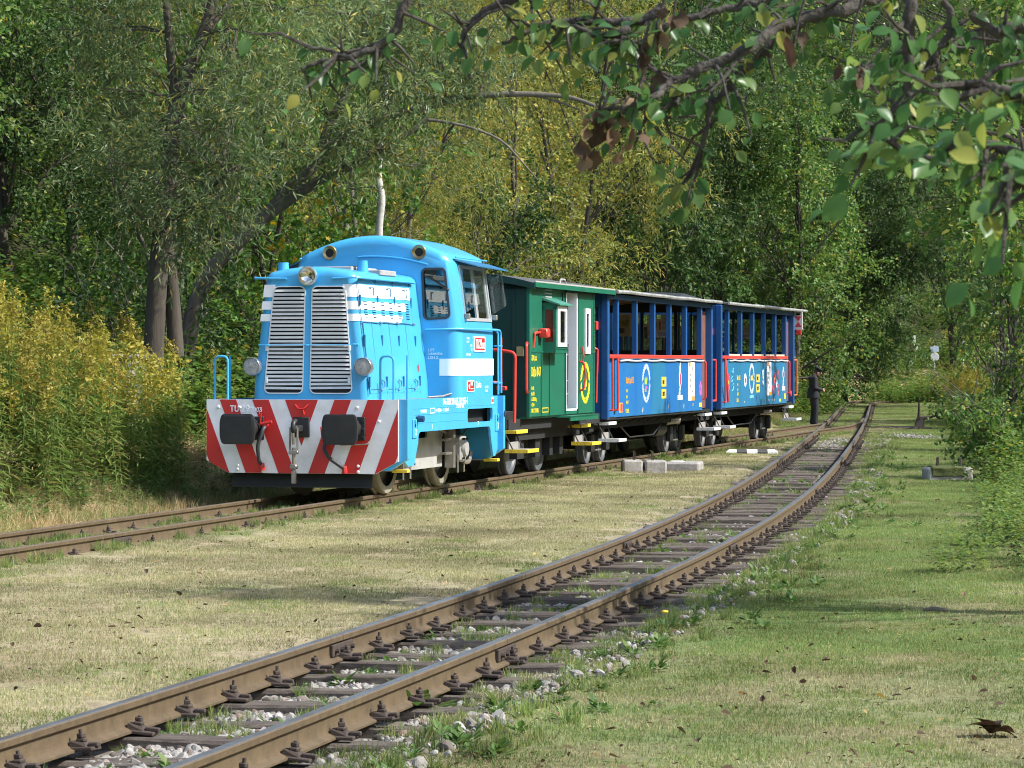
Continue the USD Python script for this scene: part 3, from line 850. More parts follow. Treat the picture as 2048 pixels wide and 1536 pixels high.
# grilles
for sg, gl in ((-1, [(-0.46, 2.78), (-0.065, 2.78), (-0.10, 1.465), (-0.59, 1.465)]), (1, [(0.04, 2.78), (0.455, 2.78), (0.545, 1.465), (0.01, 1.465)])):
    P = Polygon(gl).buffer(-0.06).buffer(0.06, quad_segs=4)
    g = LP("radiator_grille", front_plate(P.buffer(0.012).difference(P), -8.0, 0.014), WHITE)
    LP("grille_backing", front_plate(P, -8.0, 0.003), DARK, g)
    n = 26
    for k in range(n):
        z = 1.50 + (2.76 - 1.50) * (k + 0.5) / n
        row = P.intersection(sbox(-2, z - 0.0155, 2, z + 0.0155))
        if row.is_empty:
            continue
        x0, _, x1, _ = row.bounds
        x0 += 0.004; x1 -= 0.004
        t = rnd.uniform(-0.004, 0.004) if k < 12 else 0.0
        dz = 0.004 * math.sin(k) if (sg > 0 and 4 < k < 12) else 0
        sl = hull([(x0, -8.004, z - 0.015), (x1, -8.004, z - 0.015 + t + dz), (x0, -8.020, z - 0.013), (x1, -8.020, z - 0.013 + t + dz),
                   (x0, -8.012, z + 0.015), (x1, -8.012, z + 0.015 + t + dz), (x0, -8.004, z + 0.015), (x1, -8.004, z + 0.015 + t + dz)])
        LP("slat", sl, WHITE, g)
    xr = gl[2][0] if sg > 0 else gl[3][0]
    for z in (1.62, 2.02):
        LP("hinge", bx(xr - 0.03 * sg - 0.015, xr - 0.03 * sg + 0.015, -8.03, -8.0, z - 0.035, z + 0.035, 0.005), WHITE, g)
LP("grille_bar", [tube([(-0.66, -8.045, 2.06), (0.60, -8.045, 2.06)], 0.007, 6), tube([(0.58, -8.05, 2.06), (0.65, -8.05, 2.06)], 0.02, 8), tube([(-0.55, -8.05, 2.055), (-0.51, -8.05, 2.055)], 0.016, 8), tube([(-0.03, -8.05, 2.055), (0.0, -8.05, 2.055)], 0.016, 8)], BLUE2)
# lamps
hl = LP("headlight", lathe_y([(0.06, -0.05), (0.10, 0.02), (0.118, 0.06), (0.118, 0.105), (0.108, 0.11), (0.104, 0.095)], (0.0, -8.0, 2.915), 32), BLUE2, smooth=40)
LP("rim", lathe_y([(0.120, 0.075), (0.123, 0.09), (0.118, 0.112), (0.104, 0.113), (0.104, 0.10)], (0.0, -8.0, 2.915), 32), CHROME, hl, smooth=40)
LP("reflector", lathe_y([(0, 0.035), (0.05, 0.045), (0.085, 0.07), (0.105, 0.10)], (0.0, -8.0, 2.915), 28), REFL, hl, smooth=60)
LP("bulb", trimesh.creation.icosphere(2, 0.02).apply_translation((0.012, -8.065, 2.915)), GLASS_CLEAR, hl, smooth=True)
for u in (-0.725, 0.725):
    lm = LP("marker_lamp", lathe_y([(0.05, -0.12), (0.09, -0.06), (0.112, 0.0), (0.115, 0.10), (0.108, 0.11)], (u, -8.02, 1.79), 30), CHROME, smooth=40)
    LP("lens", lathe_y([(0, 0.112), (0.06, 0.108), (0.107, 0.096)], (u, -8.02, 1.79), 28), LENS, lm, smooth=60)
    LP("bracket", bx(min(u, u * 0.88), max(u, u * 0.88), -8.0, -7.92, 1.74, 1.84), BLUE2, lm)
# gutters, side doors
LP("hood_gutter", [tube(arc_pts([(0.30, -8.02, 2.885), (0.60, -8.03, 2.895), (0.66, -7.95, 2.89), (0.645, -5.6, 2.885)], 0.06), 0.014, 6), hull([(0.60, -7.9, 2.88), (0.66, -7.9, 2.885), (0.60, -5.6, 2.875), (0.66, -5.6, 2.88), (0.6, -7.9, 2.895), (0.6, -5.6, 2.89)])], BLUE2)
LP("hood_gutter", tube([(-0.30, -8.02, 2.885), (-0.52, -8.03, 2.89), (-0.72, -8.0, 2.895)], [0.014, 0.016, 0.018], 6), BLUE2)


def on_side(y, z, out=0.0):
    return np.array([hu(z) + out, y, z])


for k, y in enumerate((-7.95, -7.21, -6.47, -5.72)):
    top = 2.87
    if k < 4:
        LP("seam", tube([on_side(y, 1.44, 0.0), on_side(y, 2.86, 0.0)], 0.005, 4), SEAM, hood)
    LP("hinge", [bx(hu(z) - 0.002, hu(z) + 0.016, y - 0.012, y + 0.012, z - 0.065, z + 0.065) for z in (2.12, 2.62, 1.60)], mat("hinge_blue", (0.02, 0.15, 0.30), rough=0.5), hood)
    LP("drip_bracket", tube([on_side(y - 0.02, 2.84, 0.004), on_side(y - 0.02, 2.88, 0.02), on_side(y + 0.16, 2.875, 0.03)], 0.006, 4), SEAM, hood)
def on_white(y, z):
    return (2.50 < z - 0.01 < 2.605 and y < -5.97) or (2.355 < z - 0.01 < 2.445 and y < -6.24)


for k, y in enumerate((-7.58, -6.84, -6.10)):
    d = LP("side_door", trimesh.Trimesh(np.array([on_side(y - 0.345, 1.46, 0.003), on_side(y + 0.345, 1.46, 0.003), on_side(y + 0.345, 2.33, 0.003), on_side(y - 0.345, 2.33, 0.003)]), np.array([(0, 1, 2), (0, 2, 3)]), process=False), BLUE, hood)
    LP("seam", [tube([on_side(y, 1.46, 0.004), on_side(y, 2.35, 0.004)], 0.004, 4), tube([on_side(y - 0.3, 1.505, 0.004), on_side(y + 0.22, 1.505, 0.004)], 0.004, 4), tube([on_side(y - 0.37, 2.34, 0.008), on_side(y - 0.1, 2.345, 0.016), on_side(y + 0.37, 2.33, 0.008)], 0.006, 4)], SEAM, hood)
    LP("door_handle", [tube(arc_pts([on_side(y + 0.12, 1.62, 0.02), on_side(y + 0.20, 1.60, 0.03), on_side(y + 0.20, 1.52, 0.03), on_side(y + 0.10, 1.49, 0.015)], 0.03), 0.009, 6),
                       tube(arc_pts([on_side(y + 0.05, 2.78, 0.01), on_side(y + 0.2, 2.79, 0.03), on_side(y + 0.2, 2.68, 0.012)], 0.05), 0.008, 6), tube([on_side(y + 0.37, 2.36, 0.0), on_side(y + 0.37, 2.33, 0.03)], 0.015, 6)], mat("handle_blue_grey", (0.10, 0.22, 0.32), rough=0.5), hood)
    for dy in (-0.17, 0.18):
        LP("louvre", [hull([on_side(y + dy - 0.08, z, 0.0), on_side(y + dy + 0.08, z, 0.0), on_side(y + dy - 0.07, z - 0.018, 0.018), on_side(y + dy + 0.07, z - 0.018, 0.018), on_side(y + dy - 0.08, z - 0.022, 0.0), on_side(y + dy + 0.08, z - 0.022, 0.0)]) for z in np.linspace(2.62, 2.43, 7) if not on_white(y + dy, z)], BLUE, hood)
        wl_ = [hull([on_side(y + dy - 0.08, z, 0.0), on_side(y + dy + 0.08, z, 0.0), on_side(y + dy - 0.07, z - 0.018, 0.018), on_side(y + dy + 0.07, z - 0.018, 0.018), on_side(y + dy - 0.08, z - 0.022, 0.0), on_side(y + dy + 0.08, z - 0.022, 0.0)]) for z in np.linspace(2.62, 2.43, 7) if on_white(y + dy, z)]
        if wl_:
            LP("louvre", wl_, WHITE_CLEAN, hood)
        LP("louvre_slot", [hull([on_side(y + dy - 0.06, z - 0.019, 0.012), on_side(y + dy + 0.06, z - 0.019, 0.012), on_side(y + dy - 0.06, z - 0.030, 0.004), on_side(y + dy + 0.06, z - 0.030, 0.004), on_side(y + dy - 0.06, z - 0.030, 0.001), on_side(y + dy + 0.06, z - 0.019, 0.001)]) for z in np.linspace(2.62, 2.43, 7)], SEAM, hood)
LP("door_mark", bx(hu(1.75) + 0.003, hu(1.75) + 0.006, -5.74, -5.71, 1.72, 1.81), RED, hood)
LP("exhaust", tube([(-0.50, -7.55, 2.92), (-0.50, -7.55, 3.10)], [0.08, 0.065], 16), BLUE2, smooth=40)
LP("exhaust", tube([(0.42, -7.15, 2.93), (0.42, -7.15, 3.13)], [0.08, 0.062], 16), BLUE2, smooth=40)
LP("roof_hatch", [bx(-0.38, 0.32, -7.3, -6.2, 3.0, 3.055, 0.01), bx(0.35, 0.58, -6.9, -6.2, 2.95, 3.02, 0.01)], GREYF)
LP("roof_hatch", hull([(-0.35, -6.0, 3.03), (0.12, -6.0, 3.03), (-0.2, -5.8, 3.11), (0.0, -5.8, 3.11), (-0.35, -5.5, 3.03), (0.12, -5.5, 3.03)]), BLACK)

# ---- cab
CY0, CY1 = -5.35, -3.50


def cab_pts(d=0.0, zlo=1.372):
    P = []
    rc = 0.17 - d * 0.6
    for z, w in ((zlo, 1.20 - d), (2.25, 1.20 - d), (3.14 - d * 0.4, 1.085 - d)):
        for sx in (-1, 1):
            for y, sy in ((CY0 + d, 1), (CY1 - d, -1)):
                for a in np.linspace(0, 2 * math.pi, 20, endpoint=False):
                    P.append((sx * (w - rc) + rc * math.cos(a), y + sy * rc + rc * math.sin(a), z))
    for x in np.linspace(-1.0, 1.0, 21):
        zt = 3.53 - d - 0.26 * abs(x) ** 2.0
        rr = 0.12
        for a in np.linspace(0, math.pi / 2, 6):
            P.append((x * (1 - d * 0.6), CY0 + d + rr * (1 - math.sin(a)), zt - rr * (1 - math.cos(a)) ))
            P.append((x * (1 - d * 0.6), CY1 - d - rr * (1 - math.sin(a)), zt - rr * (1 - math.cos(a))))
    return P


shell = man(hull(cab_pts()))
inner = man(hull(cab_pts(0.05, 1.45)))
cutters = []


def win_prism_front(poly, y0, y1):
    return man(front_plate(poly, y1, y1 - y0))


wr = Polygon([(0.69, 3.07), (0.985, 3.07), (1.055, 2.44), (0.72, 2.42)]).buffer(-0.05).buffer(0.05, quad_segs=4)
wl = affinity.scale(wr, -1, 1, origin=(0, 0))
rear_win = rrect(-0.9, 0.9, 2.3, 3.05, 0.08)
c = shell - inner
for q in (wr, wl):
    c = c - win_prism_front(q, CY0 - 0.2, CY0 + 0.25)
c = c - win_prism_front(rear_win, CY1 - 0.2, CY1 + 0.2)
swin = sbox(-5.00, 2.42, -3.70, 3.11)
c = c - man(side_plate(swin, 0.8, 0.8)) - man(side_plate(swin, -0.8, -0.8))
cab = LP("cab", unman(c), BLUE, smooth=28)
for q in (wr, wl):
    fr_ = q.buffer(0.022).difference(q.buffer(-0.008))
    LP("window_seal", front_plate(fr_, CY0 + 0.006, 0.02), RUBBER, cab)
    LP("windscreen", front_plate(q, CY0 + 0.03, 0.006), GLASS, cab)
LP("rear_window", front_plate(rear_win, CY1 - 0.01, 0.006), GLASS, cab)
LP("wiper", [tube([(1.03, CY0 - 0.02, 2.80), (0.88, CY0 - 0.03, 2.90), (0.72, CY0 - 0.02, 2.99)], 0.008, 5), trimesh.creation.icosphere(1, 0.025).apply_translation((1.03, CY0 - 0.01, 2.80))], BLACK, cab)


def cu(z):
    return float(np.interp(z, [2.25, 3.14], [1.20, 1.085]))


def tilt_plate(poly, off, t):
    m = side_plate(poly, 0, t)
    v = m.vertices
    v[:, 0] += np.interp(v[:, 2], [2.25, 3.14], [1.20, 1.085]) + off
    m.vertices = v
    return m


for sg in (1, -1):
    fx = np.diag([sg, 1, 1, 1.0])

    def mir(m):
        m = m.copy(); m.apply_transform(fx)
        if sg < 0:
            m.invert()
        return m
    wf = LP("side_window", mir(tilt_plate(swin.buffer(0.025, join_style=2).difference(swin.buffer(-0.018, join_style=2)), -0.02, 0.035)), ALU, cab)
    LP("mullion", mir(tilt_plate(unary_union([sbox(-4.42, 2.42, -4.36, 3.11), sbox(-4.34, 2.44, -4.32, 3.1), sbox(-3.80, 2.44, -3.76, 3.1)]), -0.015, 0.025)), ALU, cab)
    LP("pane", mir(tilt_plate(sbox(-4.36, 2.43, -3.72, 3.10), -0.005, 0.005)), GLASS, cab)
    LP("visor", mir(hull([(1.04, -5.12, 3.22), (1.04, -3.32, 3.20), (1.34, -5.0, 3.13), (1.34, -3.36, 3.11), (1.04, -5.12, 3.20), (1.34, -5.0, 3.115), (1.34, -3.36, 3.095), (1.04, -3.32, 3.18)])), mat("visor_blue", (0.02, 0.13, 0.27), rough=0.5), cab)
    for y, nm in ((-5.02, "wind_deflector"), (-3.60, "wind_deflector")):
        LP(nm, mir(front_plate(Polygon([(cu(3.08) + 0.02, 3.08), (cu(3.08) + 0.22, 3.08), (cu(2.6) + 0.23, 2.62), (cu(2.5) + 0.02, 2.50)]), y, 0.005)), GLASS_CLEAR, cab)
        LP("bracket", mir(bx(1.17, 1.25, y - 0.03, y + 0.03, 2.42, 2.49, 0.01)), STEEL, cab)
    LP("roof_edge", mir(tube([(1.085, -5.15, 3.235), (1.085, -3.55, 3.235)], 0.010, 6)), BLUE2, cab)
LP("brow", tube([(x, CY0 - 0.012, 3.27 - 0.11 * (abs(x) / 0.75) ** 2 - 0.02) for x in np.linspace(-0.20, 0.76, 12)], 0.013, 6), BLUE2, cab)
LP("brow", hull([(-1.05, CY0 - 0.10, 3.02), (-0.72, CY0 - 0.06, 3.08), (-1.05, CY0, 3.05), (-0.72, CY0, 3.12), (-1.05, CY0, 3.0), (-0.72, CY0, 3.06)]), BLUE2, cab)
for u in (-0.60, 0.64):
    h = LP("horn", lathe_y([(0.03, -0.02), (0.05, 0.0), (0.092, 0.018), (0.096, 0.010), (0.10, 0.0)], (u, CY0 - 0.0, 3.30), 26), BRASS, cab, smooth=50)
    LP("throat", lathe_y([(0, 0.006), (0.040, 0.007), (0.055, 0.004)], (u, CY0 - 0.0, 3.30), 20), DARK, cab)
LP("seat", [bx(0.3, 0.75, -4.5, -4.0, 1.8, 1.95, 0.03), bx(0.3, 0.75, -4.05, -3.95, 1.95, 2.5, 0.03), bx(-0.6, 0.2, -5.2, -4.8, 1.45, 2.45, 0.03)], mat("cab_interior", (0.05, 0.10, 0.09), rough=0.7), cab)
# cab markings
LP("white_band", hull([(1.202, -4.98, 1.665), (1.202, -3.62, 1.665), (1.202, -4.98, 1.89), (1.202, -3.62, 1.89), (1.2045, -4.98, 1.665), (1.2045, -3.62, 1.665), (1.2045, -4.98, 1.89), (1.2045, -3.62, 1.89)]), WHITE_CLEAN, cab)
bandV, rc = [], 0.17
for z in (1.665, 1.89):
    for a in np.linspace(-math.pi / 2 - 0.0, 0, 8):
        bandV.append((1.20 - rc + (rc + 0.003) * math.cos(a), CY0 + rc + (rc + 0.003) * math.sin(a), z))
    bandV.append((1.2035, -4.97, z))
n = len(bandV) // 2
LP("white_band", trimesh.Trimesh(np.array(bandV), np.array([t for i in range(n - 1) for t in ((i, i + 1, n + i + 1), (i, n + i + 1, n + i))]), process=False), WHITE_CLEAN, cab, smooth=50)
LP("white_band", front_plate(sbox(0.92, 1.665, 1.03, 1.89), CY0, 0.003), WHITE_CLEAN, cab)
npl = LP("number_plate", side_plate(rrect(-4.66, -4.10, 1.985, 2.19, 0.015), 1.20, 0.012), WHITE_CLEAN, cab)
LP("plate_face", side_plate(rrect(-4.63, -4.13, 2.005, 2.17, 0.01), 1.212, 0.003), RED, cab)
LP("plate_lettering", [text_side("TU 29", -4.61, 2.03, 0.12, 1.215, 0.66), text_side("2003", -4.285, 2.03, 0.075, 1.215, 0.62)], WHITE_CLEAN, cab)
LP("emblem_plate", side_plate(rrect(-5.0, -4.66, 1.45, 1.60, 0.01), 1.20, 0.008), WHITE_CLEAN, cab)
LP("emblem_face", side_plate(rrect(-4.98, -4.68, 1.462, 1.588, 0.008), 1.208, 0.003), RED, cab)
LP("emblem_lettering", [text_side("DHZ", -4.86, 1.535, 0.04, 1.211), side_plate(Point(-4.92, 1.52).buffer(0.03), 1.211, 0.003), side_plate(sbox(-4.86, 1.485, -4.72, 1.495), 1.211, 0.003)], WHITE_CLEAN, cab)
LP("name_lettering", text_side("Danka", -4.54, 1.50, 0.085, 1.201, 0.75, bold=False), WHITE_CLEAN, cab)
LP("cab_lettering", [text_side("Hmotn.", -5.02, 2.15, 0.032, 1.201), text_side("Brz. P", -5.02, 2.10, 0.032, 1.201), text_side("G 28", -4.85, 2.05, 0.032, 1.201), text_side("20", -4.80, 2.0, 0.032, 1.201), text_side("S 40 km/h", -5.05, 1.93, 0.035, 1.201), text_side("ABC 123", -4.08, 1.49, 0.03, 1.201), text_side("345678", -4.08, 1.44, 0.03, 1.201)], FADED, cab)
LP("front_lettering", [text_front("L29", 0.76, 1.99, 0.035, CY0 - 0.001), text_front("Lokomotiva", 0.76, 1.94, 0.035, CY0 - 0.001, 0.75), text_front("LDH 2", 0.76, 1.89, 0.035, CY0 - 0.001), front_plate(sbox(0.74, 1.885, 1.02, 1.889), CY0, 0.003)], FADED, cab)
# handrails
LP("handrail", tube(arc_pts([(0.74, CY0 - 0.04, 2.27), (1.02, CY0 - 0.05, 2.28), (1.23, CY0 + 0.10, 2.285), (1.25, -3.55, 2.285), (1.25, -3.42, 2.27), (1.25, -3.40, 1.42)], 0.08, 5), 0.016, 8), BLUE2, smooth=40)
LP("handrail", tube(arc_pts([(1.235, -3.62, 2.285), (1.25, -3.56, 2.24), (1.25, -3.55, 1.40)], 0.06), 0.014, 8), BLUE2, smooth=40)
LP("handrail_clamp", [bx(1.20, 1.265, -3.60, -3.38, z, z + 0.018) for z in (2.06, 1.55)], BLUE2)
for u0 in (-1.0, 0.98):
    k = -0.17 if u0 < 0 else 0.17
    LP("grab_rail", tube(arc_pts([(u0, -8.22, 1.385), (u0, -8.22, 1.92), (u0 + k, -8.22, 1.92), (u0 + k, -8.22, 1.385)], 0.075, 6), 0.015, 8), BLUE2, smooth=40)
    LP("grab_rail", tube([(u0 + k * 0.95 if u0 > 0 else u0 + k * 0.5, -7.6 if u0 > 0 else -7.9, 1.37), (u0 + k * 0.95 if u0 > 0 else u0 + k * 0.5, -7.6 if u0 > 0 else -7.9, 1.93)], 0.015, 8), BLUE2, smooth=40)
LP("tool", [tube([(1.0, -5.6, 1.39), (1.12, -5.2, 1.45)], 0.012, 5), bx(1.05, 1.15, -5.3, -5.15, 1.40, 1.50, 0.02), tube([(0.95, -6.0, 1.39), (1.08, -5.7, 1.40)], 0.012, 5)], STEEL)

# ================================================================ coaches
GREEN = mat("coach_green", (0.008, 0.12, 0.070), rough=0.35, var=0.08, scale=3, dirt=(0.02, 0.06, 0.045), dirt_amt=0.5, dirt_scale=2.5, coat=0.2, bump=0.04, bscale=8)
GREEN_D = mat("coach_green_dark", (0.003, 0.028, 0.020), rough=0.45, var=0.1)
NAVY = mat("coach_blue", (0.008, 0.072, 0.235), rough=0.42, var=0.10, scale=3, dirt=(0.03, 0.10, 0.20), dirt_amt=0.5, dirt_scale=2)
PANEL1 = mat("panel_blue", (0.012, 0.135, 0.39), rough=0.38, var=0.10, scale=1.3, dirt=(0.03, 0.17, 0.27), dirt_amt=0.6, dirt_scale=0.9, coat=0.2)
PANEL2 = mat("panel_teal", (0.018, 0.165, 0.31), rough=0.40, var=0.14, scale=1.2, dirt=(0.03, 0.14, 0.36), dirt_amt=0.5, dirt_scale=0.9, coat=0.2)
ROOF = mat("roof_felt", (0.055, 0.058, 0.062), rough=0.8, var=0.25, scale=6, dirt=(0.17, 0.17, 0.165), dirt_amt=0.8, dirt_scale=3, bump=0.6, bscale=8)
TAN = mat("inside_wood", (0.26, 0.17, 0.06), rough=0.6, var=0.2, stretch=(8, 1, 8))
CREAM = mat("cream_frame", (0.55, 0.50, 0.36), rough=0.5, var=0.1)
RAILRED = mat("rail_red", (0.58, 0.045, 0.03), rough=0.4, var=0.08, dirt=(0.25, 0.06, 0.04), dirt_amt=0.4, dirt_scale=6)
YEL = mat("yellow_lettering", (0.75, 0.58, 0.02), rough=0.5)
YELSQ = mat("yellow_sticker", (0.62, 0.50, 0.06), rough=0.5, var=0.1)
PINK = mat("pink_sticker", (0.55, 0.10, 0.38), rough=0.5)
LBLUE = mat("pale_blue_sticker", (0.42, 0.52, 0.80), rough=0.5)
ORANGE = mat("orange_sticker", (0.65, 0.28, 0.03), rough=0.5)
TEAL = mat("teal_scribble", (0.10, 0.42, 0.62), rough=0.5)
REDST = mat("red_sticker", (0.60, 0.05, 0.09), rough=0.5)
DKTXT = mat("dark_lettering", (0.03, 0.03, 0.04), rough=0.6)
STEP_W = mat("white_step", (0.62, 0.62, 0.60), rough=0.6, var=0.12, scale=8, dirt=(0.25, 0.23, 0.2), dirt_amt=0.5, dirt_scale=8)
WOODG = mat("step_boards", (0.24, 0.23, 0.215), rough=0.85, var=0.2, stretch=(1, 8, 8), scale=4)
WHEELG = mat("wheel_grey", (0.075, 0.085, 0.10), rough=0.5, var=0.3, scale=7, dirt=(0.10, 0.06, 0.04), dirt_amt=0.5)
GLASS_DUSTY = glass_mat("dusty_glass", (0.55, 0.58, 0.50), 0.03)
WHITE_IN = mat("white_lining", (0.62, 0.58, 0.56), rough=0.6, var=0.05)


def wheelset(V, s_, R, root):
    for u in (-1, 1):
        f = u
        prof = [(0, 0.05), (0.07, 0.06), (0.08, 0.02), (R * 0.78, 0.0), (R * 0.84, 0.03), (R * 0.97, 0.035), (R, 0.02), (R + 0.003, -0.055), (R + 0.028, -0.065), (R + 0.028, -0.09), (0, -0.09)]
        if u < 0:
            prof = [(a, -b) for a, b in prof][::-1]
        V("wheel", lathe_x(prof, (u * 0.535, s_, RAIL_Z + R), 30), WHEELG, smooth=35)
    V("axle", cyl((-0.5, s_, RAIL_Z + R), (0.5, s_, RAIL_Z + R), 0.055), BLACK)


def steps(V, s0, s1, edge, u_in=0.85):
    """two hanging step boards with a coloured nose, u up to 1.12 / 1.30"""
    sm = (s0 + s1) / 2
    for z, ua, ub, ds in ((0.865, 0.80, 1.13, 0.04), (0.595, 0.98, 1.32, -0.06)):
        a, b = s0 + ds, s1 + ds
        b0 = V("step", [bx(ua, ub - 0.02, a + 0.02, b - 0.02, z - 0.035, z + 0.004)], WOODG)
        V("step_edge", [bx(ub - 0.022, ub, a, b, z - 0.045, z + 0.008, 0.004)] + [bx(q, q + (ub - 0.025 - ua) / 3 - 0.004, a - 0.004, a + 0.02, z - 0.045, z + 0.008) for q in np.linspace(ua, ub - 0.025, 4)[:3]], edge, b0)
    V("step_bracket", [bx(1.0, 1.02, s0 + 0.02, s1 - 0.02, 0.60, 0.70)], WOODG)
    V("step_hanger", [tube([(0.85, s0 + 0.02, 1.0), (0.95, s0 + 0.02, 0.85), (1.10, s0 - 0.03, 0.58)], 0.011, 6), tube([(0.85, s1 - 0.03, 1.0), (0.95, s1 - 0.05, 0.85), (1.10, s1 - 0.08, 0.58)], 0.011, 6)], BLACK)


def ring_emblem(V, y, z, R, x, m, parent, seed=1):
    a = []
    r_ = random.Random(seed)
    for k in range(30):
        t = 2 * math.pi * k / 30
        if abs(math.cos(t)) > 0.985:
            continue
        for rr, w in ((R, 0.050), (R * 0.86, 0.040)):
            tt_ = t + (0.10 if rr < R else 0) * (1 if math.cos(t) > 0 else -1)
            c_, s__ = math.cos(tt_), math.sin(tt_)
            p = affinity.translate(affinity.rotate(affinity.scale(Point(0, 0).buffer(1, quad_segs=3), w, 0.017), math.degrees(tt_) + 62, origin=(0, 0)), y + rr * c_, z + rr * s__)
            a.append(side_plate(p, x, 0.003))
    V("ring_emblem", a, m, parent)


def label_rows(V, rows, x, m, parent, name="side_lettering", sq=0.8):
    V(name, [text_side(t, y, z, h, x, sq) for t, y, z, h in rows], m, parent)


def arched_roof(y0, y1, W, zedge, rise, t, sag=0.0, n=15):
    xs = np.linspace(-W, W, n)
    ys = np.linspace(y0, y1, 24)
    top, bot = [], []
    for y in ys:
        for x in xs:
            z = zedge + rise * (1 - (x / W) ** 2) + sag * (meshkit.fbm(np.array([x * 1.3, y * 1.6, y0]), 3, 4) - 0.5)
            top.append((x, y, z)); bot.append((x, y, z - t))
    V_ = np.array(top + bot); F = []; N = len(top); m = len(ys)
    for i in range(m - 1):
        for k in range(n - 1):
            a = i * n + k
            F += [(a, a + 1, a + n + 1), (a, a + n + 1, a + n), (N + a, N + a + n + 1, N + a + 1), (N + a, N + a + n, N + a + n + 1)]
    def strip(idx):
        for a, b in zip(idx, idx[1:]):
            F.extend([(a, b, N + b), (a, N + b, N + a)])
    strip([i * n for i in range(m)][::-1]); strip([i * n + n - 1 for i in range(m)]); strip(list(range(n))); strip([(m - 1) * n + k for k in range(n)][::-1])
    me = trimesh.Trimesh(V_, np.array(F), process=False)
    if me.volume < 0:
        me.invert()
    return me


def coupler(V, s_, d):
    V("coupler", [tube([(0, s_, 0.62), (0, s_ + d * 0.45, 0.62)], 0.05, 8), tube([(0, s_ + d * 0.38, 0.62), (0, s_ + d * 0.46, 0.62)], 0.14, 14)], BLACK)
    V("hose", tube(arc_pts([(0.3, s_, 0.85), (0.3, s_ + d * 0.2, 0.65), (0.25, s_ + d * 0.5, 0.6)], 0.15), 0.022, 7), RUBBER)


# ---------------------------------------------------------------- green brake coach
GS = 0.8
gcoach = thing("baggage_coach", "short dark green brake coach with open door between locomotive and blue coaches", "railway coach", tp(GS, 0), TRAIN_A)


def G(name, mesh, m, parent=None, smooth=False, label=None, kind=None):
    return LP(name, mesh, m, parent, smooth, label, kind, s0=GS, root=gcoach)


W = 1.10
y0, y1, zb, zt = -1.32, 2.85, 1.05, 2.98
sidep = sbox(y0, zb, y1, zt)
doorway = sbox(0.98, 1.14, 1.66, 2.90)
winr = sbox(2.25, 2.01, 2.52, 2.64)
winb = sbox(-0.36, 2.10, 0.14, 2.66)
body = G("body", [side_plate(sidep.difference(doorway).difference(winr).difference(winb), W, 0.03), side_plate(sidep.difference(sbox(-0.4, 2.0, 0.9, 2.7)), -W, -0.03),
                  bx(-W, W, y0, y0 + 0.03, zb, zt), bx(-W, W, y1 - 0.03, y1, zb, zt), bx(-W, W, y0, y1, 1.02, 1.08)], GREEN)
G("end_wall", [bx(-1.13, 1.13, y0 - 0.012, y0, zb, 2.97), bx(0.2, 0.24, y0 - 0.03, y0 - 0.012, zb, 2.9), bx(0.88, 0.92, y0 - 0.03, y0 - 0.012, zb, 2.9), bx(-0.6, -0.56, y0 - 0.03, y0 - 0.012, zb, 2.9)], GREEN_D, body)
G("corner_post", bx(1.09, 1.145, y0 - 0.03, y0 + 0.06, 1.04, 2.97, 0.006), GREEN, body)
G("corner_post", bx(1.09, 1.145, y1 - 0.05, y1 + 0.01, 1.04, 2.97, 0.006), GREEN, body)
G("waist_rail", [bx(1.13, 1.142, y0 + 0.05, -0.52, 1.985, 2.01), bx(1.13, 1.142, 0.16, 0.92, 1.985, 2.01), bx(1.13, 1.142, 1.72, y1 - 0.04, 1.985, 2.01)], GREEN, body)
G("side_seam", [bx(1.13, 1.138, y - 0.008, y + 0.008, 1.06, 1.98) for y in (-0.62, -0.12)] + [bx(1.13, 1.14, y - 0.02, y + 0.02, 1.06, 2.9) for y in (0.90, 1.74)] + [bx(1.13, 1.145, y - 0.02, y + 0.02, 2.1, 2.9) for y in (0.72,)], GREEN_D, body)
# bay window
bay = unary_union([sbox(1.13, -0.52, 1.30, 0.22)])
bw = G("bay_window", [bx(1.13, 1.33, -0.52, 0.24, 1.98, 2.04), bx(1.13, 1.33, -0.52, -0.49, 2.04, 2.14), bx(1.13, 1.17, -0.52, -0.49, 2.14, 2.66), bx(1.29, 1.33, -0.52, -0.49, 2.14, 2.66), bx(1.13, 1.33, -0.52, -0.49, 2.62, 2.72),
                      bx(1.30, 1.33, -0.49, -0.42, 2.04, 2.70), bx(1.30, 1.33, 0.14, 0.24, 2.04, 2.70), bx(1.30, 1.33, -0.49, 0.24, 2.64, 2.71), bx(1.30, 1.33, -0.49, 0.24, 2.02, 2.09), bx(1.13, 1.33, 0.21, 0.24, 2.0, 2.7)], GREEN, body)
G("bay_roof", hull([(1.12, -0.56, 2.80), (1.12, 0.30, 2.80), (1.40, -0.56, 2.70), (1.40, 0.30, 2.70), (1.12, -0.56, 2.76), (1.12, 0.30, 2.76), (1.40, -0.56, 2.68), (1.40, 0.30, 2.68)]), mat("bay_roof_green", (0.06, 0.22, 0.16), rough=0.4), body)
G("bay_pane", [bx(1.17, 1.29, -0.505, -0.50, 2.14, 2.62)], mat("curtain_red", (0.10, 0.018, 0.012), rough=0.25, var=0.4, scale=4), body)
G("bay_frame", side_plate(sbox(-0.42, 2.07, 0.14, 2.67).difference(sbox(-0.30, 2.13, 0.06, 2.60)), 1.33, 0.015), WHITE_CLEAN, body)
G("bay_glass", bx(1.325, 1.33, -0.32, 0.08, 2.12, 2.61), GLASS, body)
G("vent_slot", [bx(1.13, 1.15, -0.42, -0.02, z, z + 0.02) for z in (2.80, 2.85, 2.90)], GREYF, body)
G("window_frame", side_plate(sbox(2.22, 1.97, 2.55, 2.68).difference(sbox(2.30, 2.08, 2.47, 2.60)), 1.13, 0.02), WHITE_CLEAN, body)
